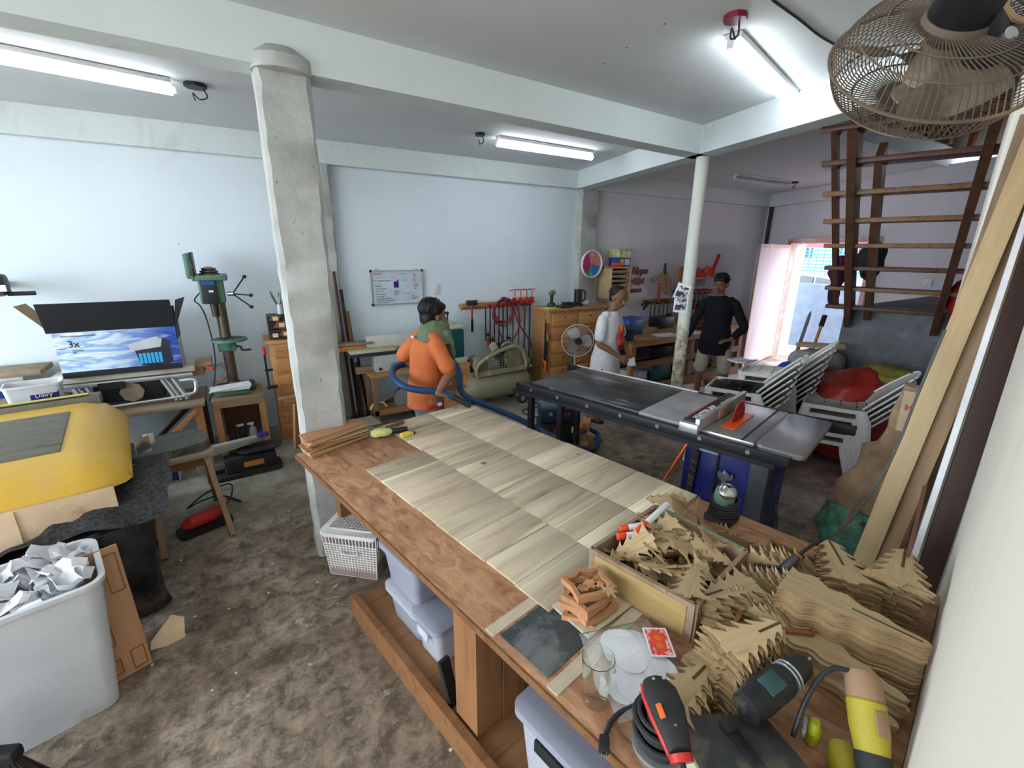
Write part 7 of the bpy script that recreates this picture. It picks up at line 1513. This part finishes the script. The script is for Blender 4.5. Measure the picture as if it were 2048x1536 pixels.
# ================================================================ wall fan near the camera
FC = DXp(1868, 122, 1.12)
vf_ = (FC-Vector((0, 0, HC))).normalized(); lat_ = CR*.52+CU*.85; lat_ = (lat_-vf_*lat_.dot(vf_)).normalized(); bk_ = (lat_*.87-vf_*.48).normalized()     # from the blades back towards the motor and the wall
wf = thing('wall_fan', 'dusty black wall fan with a wire cage close to the camera', 'fan', FC, rot=bk_.to_track_quat('Z', 'Y').to_euler())
M['cage_rust'] = flat('cage_rust', (.13, .095, .07), .7, .2, c3=(.25, .17, .10), t3=.6); M['blade_dust'] = pm('blade_dust', (.16, .12, .085), (.22, .17, .12), 8, .8, c3=(.36, .29, .21), s3=6, t3=.56)
R_ = .163
b = MB(); n = 88
for k in range(n):
    a = 2*pi*k/n; tw_ = .5
    f = lambda rr_, z, t_: (rr_*cos(a+tw_*t_), rr_*sin(a+tw_*t_), z)
    b.tube([f(.045, .062, -1), f(.10, .060, -.5), f(.138, .045, -.15), f(R_, 0, 0)], .0011, seg=4, smooth=3)
b.build('rear_cage', 'cage_rust', wf)
b = MB()
for k in range(n):
    a = 2*pi*k/n
    f = lambda rr_, z, t_: (rr_*cos(a-tw_*t_), rr_*sin(a-tw_*t_), z)
    b.tube([f(.03, -.062, -1), f(.10, -.062, -.5), f(.138, -.048, -.15), f(R_, 0, 0)], .0011, seg=4, smooth=3)
b.build('front_cage', 'cage_rust', wf)
b = MB()
for rr_, z, t_ in ((R_, 0, .0032), (.138, .046, .0016), (.10, .062, .0018), (.138, -.049, .0016), (.10, -.064, .0018)): b.tube([(rr_*cos(2*pi*k/32), rr_*sin(2*pi*k/32), z) for k in range(32)], t_, closed=True, smooth=2, seg=6)
b.build('cage_rings', 'cage_rust', wf)
b = MB(); b.cyl((0, 0, -.064), (0, 0, -.058), .035); b.build('front_badge', 'blade_dust', wf)
hb = MB().cyl((0, 0, -.03), (0, 0, .035), .032).build('blade_hub', 'blade_dust', wf)
for k in range(3):
    a0_ = 2*pi*k/3+.6; b = MB()
    def fn(u, v, a0_=a0_):
        rr_ = .03+(.142-.03)*u; a = a0_+(v-.5)*1.45*(.5+.5*sin(pi*min(1, u*.75+.2))); return (rr_*cos(a), rr_*sin(a), (v-.5)*.055)
    b.grid(fn, 12, 10, .003); b.build('fan_blade', 'blade_dust', hb)
b = MB(); b.cyl((0, 0, .055), (0, 0, .072), .055, .050); b.build('mounting_plate', 'cage_rust', wf)
b = MB(); b.cyl((0, 0, .068), (0, 0, .25), .048, .053, seg=36, bev=.004); b.build('motor_housing', flat('motor_black', (.012, .012, .014), .35, c3=(.10, .07, .045), s3=3, t3=.66), wf)
wp = Vector((FC.x+.22, ry(FC.x+.22)+.0, 0)); loc3 = bk_.to_track_quat('Z', 'Y').to_matrix().transposed()
Q = loc3 @ (DXp(1975, 100, 1.12)-FC); Wq = loc3 @ (Vector((1.45, ry(1.45)+.01, 2.36))-FC)
b = MB(); b.bar((.0, .0, .13), Q, .035, .045, bev=.006); b.bar(Q, Wq, .04, .04, bev=.006); b.sph(Q, .032); b.build('wall_bracket', 'black_plastic', wf)
b = MB(); b.cyl(Q-Vector((0, 0, .0))+loc3 @ (-CF*.030), Q+loc3 @ (-CF*.036), .011); b.build('bracket_screw', 'steel', wf)
b = MB(); b.tube([(.05, 0, .20), Q*.7+Vector((.0, 0, .12)), Q+Vector((.01, .01, .04)), Wq], .005); b.build('cable', 'stick_wood', wf)
# ceiling cable run beside the near lamp
cable([A(1545, 0, 3.095), A(1600, 40, 3.095), A(1640, 72, 3.095), A(1690, 100, 3.095)], .006, 'dark dusty cable run along the ceiling between the near lamp and the fan', 'black_rubber')

M['cloth_maroon'] = flat('cloth_maroon', (.13, .01, .06), .95, bmp=.3); M['cloth_navy'] = flat('cloth_navy', (.02, .022, .05), .95, bmp=.3)
hk = Vector((5.55, 2.37, 1.9))
for nm, lab, cat, m, P, r_x, sc in (('hanging_jacket', 'maroon jacket hanging behind the left stair stringer', 'jacket', 'cloth_maroon', (5.70, 2.46, 1.80), .13, (.9, .5, 1.5)), ('hanging_trousers', 'dark navy trousers hanging under the maroon jacket by the stairs', 'trousers', 'cloth_navy', (5.70, 2.48, 1.58), .11, (.9, .6, 1.4)), ('backpack', 'black backpack hanging right of the left stair stringer', 'backpack', 'black_rubber', (5.62, 2.16, 1.93), .14, (.8, .8, 1.35))):
    b = MB(); b.sph((0, 0, 0), r_x, sc, u=20, v=14); o = leaf_thing(nm, lab, cat, b, m, P); crumple(o, .05, 7, len(nm))

def rebase(o, P):
    P = Vector(P); o.location = P
    for c in o.children: c.location = c.location-P
rebase(st, (5.44, 2.19, 1.44)); rebase(rl, (6.4, 2.5, 3.26)); rebase(H_, (1.9, 3.3, 0)); rebase(wk, (5.9, 4.9, 0))
# ================================================================ people
def skin_mat(name, c):
    m, nt, b = new_mat(name); v = coords(nt); f = noise(nt, 9, 4, .6, v)
    nt.links.new(ramp(nt, f, [(.3, c), (.7, tuple(x*.86 for x in c))]), b.inputs['Base Color']); b.inputs['Roughness'].default_value = .5; b.inputs['Subsurface Weight'].default_value = .06; b.inputs['Subsurface Radius'].default_value = (.02, .008, .004); return m
M['skin'] = skin_mat('skin', (.30, .145, .085)); M['skin_dark'] = skin_mat('skin_dark', (.25, .115, .068)); flat('lips', (.22, .07, .055), .5); flat('hair_black', (.008, .008, .010), .55, bmp=.4)
flat('eye_white', (.40, .37, .34), .5); flat('iris', (.02, .012, .008), .2)
def fr(p0, p1, t): return Vector(p0).lerp(Vector(p1), t)
def limb(b, pts, rad_, smooth=4, seg=14):
    n = len(rad_)-1
    def r(t):
        k = min(n-1, int(t*n)); f = t*n-k; f = f*f*(3-2*f); return rad_[k]*(1-f)+rad_[k+1]*f
    b.tube(pts, r, seg=seg, smooth=smooth); b.sph(pts[0], rad_[0]*.98, u=12, v=8); b.sph(pts[-1], rad_[-1]*.98, u=12, v=8)
def hand(b, wr, d, palm_n, curl=.5, spread=.18, L=.17, side=1, point=False):
    """palm at the wrist, four unequal bent fingers and a thumb leaving the side of the palm"""
    wr, d, n = Vector(wr), Vector(d).normalized(), Vector(palm_n).normalized(); n = (n-d*n.dot(d)).normalized(); s_ = d.cross(n)*side
    b.loft([(wr, .026, .019, s_, n), (wr+d*.03, .034, .017, s_, n), (wr+d*.065, .041, .016, s_, n), (wr+d*.085, .038, .014, s_, n)], seg=14)
    for k, (off, ln) in enumerate(((.031, .068), (.011, .076), (-.010, .071), (-.029, .055))):
        base = wr+d*.078+s_*off; c = curl*(.7 if (point and k == 0) else 1.); c = .12 if point and k == 0 else c
        d1 = (d+s_*off*spread*10*.12).normalized(); a1, a2, a3 = c*.6, c*1.25, c*1.75
        p = [base]
        for a_, l_ in ((a1, .42), (a2, .33), (a3, .25)): p.append(p[-1]+(d1*cos(a_)+n*sin(a_))*ln*l_)
        b.tube(p, lambda t: .0098-.0024*t, seg=9, smooth=3); b.sph(p[-1], .0075, u=8, v=6)
    tb = wr+d*.028+s_*.026; p = [tb, tb+d*.022+s_*.024+n*.010, tb+d*.048+s_*.034+n*.02, tb+d*.066+s_*.032+n*.028]
    b.tube(p, lambda t: .0125-.004*t, seg=9, smooth=3); b.sph(p[-1], .0085, u=8, v=6)
def remesh(o, v=.007, sm=4):
    m = o.modifiers.new('remesh', 'REMESH'); m.mode = 'VOXEL'; m.voxel_size = v; m.use_smooth_shade = True
    s_ = o.modifiers.new('smooth', 'SMOOTH'); s_.iterations = sm; s_.factor = .5; return o
def cloth_fold(o, strength=.012, size=.09):
    tx = bpy.data.textures.new('folds', 'CLOUDS'); tx.noise_scale = size; m = o.modifiers.new('folds', 'DISPLACE'); m.texture = tx; m.strength = strength; m.mid_level = .5
def person(label, loc, rz, J, skin, shirt, shorts, sleeve, hem, leg_hem, shirt_col, short_col, hair, face=True, sleeve_r=.062, sandals=True, belly=.0, hands=None):
    t = thing('person', label, 'person', loc, rz)
    g = {k: Vector(v) for k, v in J.items()}
    hd, nk, ch_, pv = g['head'], g['neck'], g['chest'], g['pelvis']; hr = g.get('hdir', Vector((0, 1, 0))).normalized(); sidx = hr.cross(Vector((0, 0, 1))).normalized()
    hup = sidx.cross(hr).normalized()
    b = MB(); X = Vector((1, 0, 0)); Y = Vector((0, 1, 0)); sh_ax = (g['shR']-g['shL']).normalized(); fw_ = Vector((0, 0, 1)).cross(sh_ax).normalized()
    w_ = (g['shR']-g['shL']).length
    b.loft([(pv+Vector((0, 0, -.09)), .10, .085, X, Y), (pv, .145, .105, X, Y), (fr(pv, ch_, .45), .125, .09, X, Y), (ch_, .155, .105, sh_ax, fw_), (fr(ch_, nk, .55), .16, .085, sh_ax, fw_), (fr(ch_, nk, .85), .085, .065, sh_ax, fw_), (nk, .052, .052, sh_ax, fw_)], seg=22)
    limb(b, [nk+Vector((0, 0, -.05)), fr(nk, hd, .5), hd-hup*.02], [.056, .050, .05])
    # head: skull, face, jaw
    b.sph(hd+hup*.035-hr*.012, .09, (.86, 1.06, 1.0), hr.to_track_quat('Y', 'Z').to_euler(), 22, 16)
    b.sph(hd-hup*.030+hr*.026, .066, (.92, .94, 1.08), hr.to_track_quat('Y', 'Z').to_euler(), 18, 12)
    b.sph(hd-hup*.082+hr*.052, .030, (1.15, .9, .8), hr.to_track_quat('Y', 'Z').to_euler(), 12, 8)
    b.tube([hd+hup*.012+hr*.082, hd-hup*.012+hr*.097, hd-hup*.026+hr*.103], lambda q: .009+.006*q, seg=8, smooth=3); b.sph(hd-hup*.028+hr*.097, .0165, (1.2, .8, .7), u=10, v=8)
    b.tube([hd+hup*.028+hr*.076+sidx*(-.045), hd+hup*.034+hr*.086, hd+hup*.028+hr*.076+sidx*.045], .010, seg=8, smooth=3)
    b.tube([hd-hup*.052+hr*.078+sidx*(-.02), hd-hup*.05+hr*.088, hd-hup*.052+hr*.078+sidx*.02], .0085, seg=8, smooth=3); b.tube([hd-hup*.063+hr*.075+sidx*(-.016), hd-hup*.063+hr*.085, hd-hup*.063+hr*.075+sidx*.016], .0085, seg=8, smooth=3)
    for s_ in (-1, 1): b.sph(hd+sidx*s_*.080-hr*.004-hup*.008, .027, (.35, .62, 1.05), hr.to_track_quat('Y', 'Z').to_euler(), 12, 8); b.sph(hd+sidx*s_*.045+hr*.062-hup*.02, .022, u=10, v=8)
    for S_, s_ in (('R', 1), ('L', -1)):
        limb(b, [g['sh'+S_], fr(g['sh'+S_], g['el'+S_], .5), g['el'+S_], fr(g['el'+S_], g['wr'+S_], .4), g['wr'+S_]], [.054, .046, .037, .037, .024])
        b.sph(fr(g['sh'+S_], g['neck'], .25)+Vector((0, 0, -.01)), .055)
        d_, n_, c_ = hands[S_][:3]; hand(b, g['wr'+S_], d_, n_, c_, side=s_ if len(hands[S_]) < 4 else hands[S_][3], point=len(hands[S_]) > 4)
        limb(b, [g['hp'+S_], fr(g['hp'+S_], g['kn'+S_], .5), g['kn'+S_], fr(g['kn'+S_], g['an'+S_], .35), fr(g['kn'+S_], g['an'+S_], .75), g['an'+S_]], [.092, .078, .056, .057, .042, .033])
        f_ = g['ft'+S_]; an = g['an'+S_]; fd = (f_-an); fd.z = 0; fd.normalize(); fs_ = fd.cross(Vector((0, 0, 1)))
        b.loft([(an+Vector((0, 0, -.035))-fd*.045, .026, .028, fs_, (0, 0, 1)), (an+Vector((0, 0, -.035)), .034, .036, fs_, (0, 0, 1)), (an+fd*.07+Vector((0, 0, -.048)), .042, .024, fs_, (0, 0, 1)), (an+fd*.125+Vector((0, 0, -.058)), .046, .016, fs_, (0, 0, 1))], seg=14)
        for k in range(5): q = an+fd*(.12+.004*(2-abs(k-1)))+fs_*(-.034+.017*k)*s_+Vector((0, 0, -.06)); b.tube([q, q+fd*(.032-.004*k)], .0095-.0006*k, seg=8)
    body = remesh(b.build('body', skin, t), .0065, 3)
    if sandals:
        for S_ in ('R', 'L'):
            an, f_ = g['an'+S_], g['ft'+S_]; fd = (f_-an); fd.z = 0; fd.normalize(); a_ = math.atan2(fd.y, fd.x)
            b = MB().at((an.x+fd.x*.045, an.y+fd.y*.045, .002), (0, 0, a_)); b.prism(rr(.125, .045, .04), 0, .016, .003); sdl = b.build('sandal', 'black_rubber', t)
            b = MB().at((an.x+fd.x*.045, an.y+fd.y*.045, 0), (0, 0, a_)); b.tube([(.01, -.044, .015), (.035, -.03, .055), (.075, 0, .045), (.035, .03, .055), (.01, .044, .015)], .007); b.build('strap', 'black_rubber', sdl)
    if face:
        for s_ in (-1, 1):
            c = hd+hup*.010+hr*.0765+sidx*s_*.031
            b = MB(); b.sph(c, .0105, (1.15, .6, .45), hr.to_track_quat('Y', 'Z').to_euler(), 12, 8); e = b.build('eye', 'eye_white', t); b = MB(); b.sph(c+hr*.0045-hup*.001, .0050, u=8, v=6); b.build('iris', 'iris', e)
            b = MB(); b.tube([c+hup*.024+hr*.006-sidx*s_*.016, c+hup*.029+hr*.008, c+hup*.022+hr*.001+sidx*s_*.022], .0042, seg=6); b.build('eyebrow', 'hair_black', t)
        b = MB(); b.tube([hd-hup*.052+hr*.0865+sidx*(-.022), hd-hup*.0535+hr*.0955, hd-hup*.052+hr*.0865+sidx*.022], .0062, seg=8, smooth=3); b.tube([hd-hup*.0615+hr*.084+sidx*(-.017), hd-hup*.0625+hr*.0925, hd-hup*.0615+hr*.084+sidx*.017], .0068, seg=8, smooth=3); b.build('lips', 'lips', t)
    # hair
    b = MB(); q = hr.to_track_quat('Y', 'Z').to_euler(); hsz, hdn, hfr = hair
    b.sph(hd+hup*(.060)-hr*.036, .091+hsz*.9, (.93, 1.0, .86), q, 24, 16)
    b.sph(hd+hup*.0-hr*.058, .064+hsz*.8, (1.10, .80, 1.0+hdn), q, 20, 12)
    rz_ = random.Random(len(label))
    for k in range(60):
        a_ = rz_.uniform(0, 2*pi); e_ = rz_.uniform(.0, 1.2); dr = (sidx*cos(a_)*cos(e_)+hr*sin(a_)*cos(e_)+hup*sin(e_)); c = hd+hup*.056-hr*.034
        if dr.dot(hr) > .1 and e_ < .75: continue
        p = c+dr*(.078+hsz); b.tube([p, p+dr*.010-hup*.010, p+dr*.006-hup*.034], lambda u: .011*(1-u*.8)+.002, seg=6, smooth=2)
    for k in range(9 if hfr > 0 else 0):
        o_ = (k-4)/4.; p = hd+hup*(.098+hsz*.5-.012*abs(o_))+hr*(.040+hsz*.6)+sidx*o_*.058; b.tube([p, p+hr*.022-hup*.010-hr*.012*abs(o_), p+hr*.030-hup*(.022+hfr)-hr*.02*abs(o_)], lambda u: .015*(1-u*.7)+.002, seg=6, smooth=3)
    remesh(b.build('hair', 'hair_black', t), .006, 1)
    # shirt
    b = MB(); hz = Vector((0, 0, 1)); hemc = Vector((pv.x, pv.y, hem))
    ww = w_/.36; b.loft([(hemc, .190*ww+belly, .155+belly, X, Y), (fr(hemc, ch_, .35), .180*ww+belly, .148+belly, X, Y), (fr(hemc, ch_, .7), .162*ww, .128, X, Y), (ch_, .175*ww, .128, sh_ax, fw_), (fr(ch_, nk, .50), .172*ww, .105, sh_ax, fw_), (fr(ch_, nk, .74), .125*ww, .085, sh_ax, fw_), (fr(ch_, nk, .93), .066, .066, sh_ax, fw_)], seg=26)
    for S_ in ('R', 'L'):
        A0, B0, C0 = g['sh'+S_], g['el'+S_], g['wr'+S_]
        if sleeve <= 1: P = [fr(A0, B0, sleeve*k/3) for k in range(4)]; Rr = [.058, .062, .064, sleeve_r+.002]
        else: P = [A0, fr(A0, B0, .5), B0, fr(B0, C0, .5*(sleeve-1)), fr(B0, C0, (sleeve-1))]; Rr = [.060, .062, .058, .054, .044]
        limb(b, P, Rr); b.sph(fr(A0, nk, .3), .058)
    so = remesh(b.build('shirt', shirt_col, t), .009, 4); cloth_fold(so)
    # shorts
    b = MB(); b.loft([(pv+hz*.06, .150, .115, X, Y), (pv, .158, .118, X, Y), (pv-hz*.08, .158, .115, X, Y), (pv-hz*.14, .12, .10, X, Y)], seg=22)
    for S_ in ('R', 'L'):
        A0, B0 = g['hp'+S_], g['kn'+S_]; T_ = (A0.z-leg_hem)/(A0.z-B0.z) if leg_hem > B0.z else 1; 
        P = [fr(A0, B0, T_*k/3) for k in range(4)]
        if leg_hem < B0.z: P = [A0, fr(A0, B0, .5), B0, fr(B0, g['an'+S_], (B0.z-leg_hem)/(B0.z-g['an'+S_].z))]
        limb(b, P, [.088, .088, .088, .090 if leg_hem > B0.z-.1 else .07])
    sho = remesh(b.build('shorts' if leg_hem > .3 else 'trousers', short_col, t), .009, 4); cloth_fold(sho, .010, .07)
    return t, g
flat('cloth_orange', (.66, .175, .06), .9, bmp=.2); flat('cloth_white', (.72, .73, .75), .85, bmp=.2); flat('cloth_black', (.006, .007, .010), .85, bmp=.2); flat('cloth_grey', (.20, .21, .25), .95, bmp=.3); flat('cloth_beige', (.50, .47, .38), .9, bmp=.3); flat('cloth_green', (.17, .22, .13), .95, bmp=.5); flat('denim', (.03, .045, .11), .9)
def W2L(P, loc, rz):
    d = Vector(P)-Vector(loc); return Vector((d.x*cos(rz)+d.y*sin(rz), -d.x*sin(rz)+d.y*cos(rz), d.z))
# -- man in the orange shirt
L1, R1 = (1.285, 3.46, 0), rad(-86)
hndl = W2L(DY(893, 790, 3.14), L1, R1)
J = dict(head=(.02, .08, 1.48), hdir=(.05, 1, -.12), neck=(.01, .03, 1.37), chest=(0, .0, 1.20), pelvis=(0, -.02, .82), shR=(.16, .02, 1.29), shL=(-.15, -.01, 1.28), elR=(.23, .10, 1.05), wrR=tuple(hndl+Vector((0, -.075, .03))), elL=(-.30, -.10, 1.08), wrL=(-.20, .10, .95), hpR=(.09, 0, .80), hpL=(-.09, 0, .80), knR=(.10, .04, .44), knL=(-.10, .03, .44), anR=(.10, .0, .08), anL=(-.10, -.01, .08), ftR=(.12, .15, .02), ftL=(-.12, .14, .02))
HH = dict(R=((.0, 1, -.28), (-.6, -.1, -1), .95, 1, 1), L=((.3, .9, -.2), (1, 0, 0), .6))
p1, g1 = person('man in an orange T-shirt with a green cloth over his face, holding the vacuum hose', L1, R1, J, 'skin', 0, 0, .78, .73, .25, 'cloth_orange', 'cloth_grey', (.016, .35, .01), sleeve_r=.068, hands=HH, face=True)
hd = g1['head']; b = MB()
b.loft([(hd+Vector((0, -.0, -.022)), .100, .108, (1, 0, 0), (0, 1, 0)), (hd+Vector((0, .004, -.07)), .108, .116, (1, 0, 0), (0, 1, 0)), (hd+Vector((0, -.01, -.125)), .122, .13, (1, 0, 0), (0, 1, 0)), (hd+Vector((.01, -.03, -.17)), .145, .14, (1, 0, 0), (0, 1, 0)), (hd+Vector((.03, -.0, -.21)), .135, .13, (1, 0, 0), (0, 1, 0))], seg=26)
b.loft([(hd+Vector((.07, .05, -.10)), .06, .05, (1, 0, 0), (0, 1, 0)), (hd+Vector((.09, .08, -.20)), .07, .035, (1, 0, 0), (0, 1, 0)), (hd+Vector((.09, .10, -.30)), .045, .028, (1, 0, 0), (0, 1, 0)), (hd+Vector((.07, .12, -.38)), .015, .012, (1, 0, 0), (0, 1, 0))], seg=14)
o = remesh(b.build('face_cloth', 'cloth_green', p1), .007, 2); cloth_fold(o, .022, .05)
b = MB(); b.box((.0, -.108, 1.325), (.05, .006, .018)); b.build('collar_print', 'cloth_white', p1)
# -- man in the white shirt
L2, R2 = (3.66, 3.84, 0), rad(-160)
J = dict(head=(-.02, .08, 1.485), hdir=(.2, 1, -.26), neck=(0, .03, 1.36), chest=(0, .0, 1.18), pelvis=(0, -.02, .80), shR=(.16, .0, 1.26), shL=(-.16, .02, 1.26), elR=(.25, .02, 1.00), wrR=(.14, .22, .86), elL=(-.24, .06, 1.00), wrL=(-.08, .24, .84), hpR=(.09, 0, .78), hpL=(-.09, 0, .78), knR=(.10, .03, .43), knL=(-.10, .06, .44), anR=(.10, -.10, .09), anL=(-.09, .10, .08), ftR=(.11, .03, .02), ftL=(-.10, .25, .02))
HH = dict(R=((-.35, .75, -.55), (-.8, .1, -.6), .8), L=((.45, .75, -.5), (.7, .1, -.6), .8))
p2, g2 = person('man in a white printed T-shirt looking down behind the table saw', L2, R2, J, 'skin_dark', 0, 0, .75, .55, .40, 'cloth_white', 'denim', (.0, .0, -.012), sleeve_r=.066, belly=.022, hands=HH)
r6 = random.Random(3)
for k, (x, z, s_, m) in enumerate(((-.02, 1.16, .035, 'orange_plastic'), (-.05, 1.11, .022, 'teal_print'), (-.01, 1.08, .05, 'marker_red'), (.03, 1.07, .04, 'ck_mag'), (-.03, 1.03, .045, 'orange_plastic'), (.01, 1.00, .04, 'marker_red'))):
    if m == 'teal_print': flat(m, (.03, .35, .45), .6)
    b = MB(); b.m = Matrix.Translation((x, .168, z)) @ Matrix.Rotation(pi/2, 4, 'X'); b.prism([(s_*(1 if q % 2 else .6)*cos(2*pi*q/9), s_*(1 if q % 3 else .7)*sin(2*pi*q/9)) for q in range(9)], -.006, .03); b.build('shirt_print', m, p2)
text('OUT', .07, 'maroon', p2, (.075, .172, .90), rot=(pi/2, 0, pi), name='shirt_lettering', ext=.008)
b = MB(); b.sph(tuple(Vector((.02, .32, .79))), .05, (1.1, .9, .9), u=16, v=10); o = b.build('white_cloth', 'cloth_white'); tag(o, 'white cloth held in the hands of the man in the white shirt', 'cloth', loc=L2, rz=R2); crumple(o, .04, 15, 2)
# -- man in the black shirt
L3, R3 = (5.52, 3.72, 0), rad(118)
J = dict(head=(.02, .06, 1.585), hdir=(.2, 1, -.22), neck=(0, .01, 1.46), chest=(0, -.01, 1.24), pelvis=(0, -.02, .84), shR=(.185, .0, 1.34), shL=(-.185, .0, 1.34), elR=(.30, .04, 1.06), wrR=(.34, .16, .86), elL=(-.33, .02, 1.05), wrL=(-.20, .20, .90), hpR=(.10, 0, .82), hpL=(-.11, 0, .82), knR=(.14, .05, .46), knL=(-.16, .03, .46), anR=(.15, .0, .08), anL=(-.19, .0, .08), ftR=(.17, .15, .02), ftL=(-.24, .14, .02))
HH = dict(R=((.0, .35, -.95), (-.9, .1, .0), .7), L=((.85, .45, -.15), (.2, -.1, -1), .5))
p3, g3 = person('young man in a loose black long sleeved shirt and beige shorts beside the workbench', L3, R3, J, 'skin_dark', 0, 0, 1.75, .66, .47, 'cloth_black', 'cloth_beige', (.016, .05, .018), belly=.02, hands=HH)
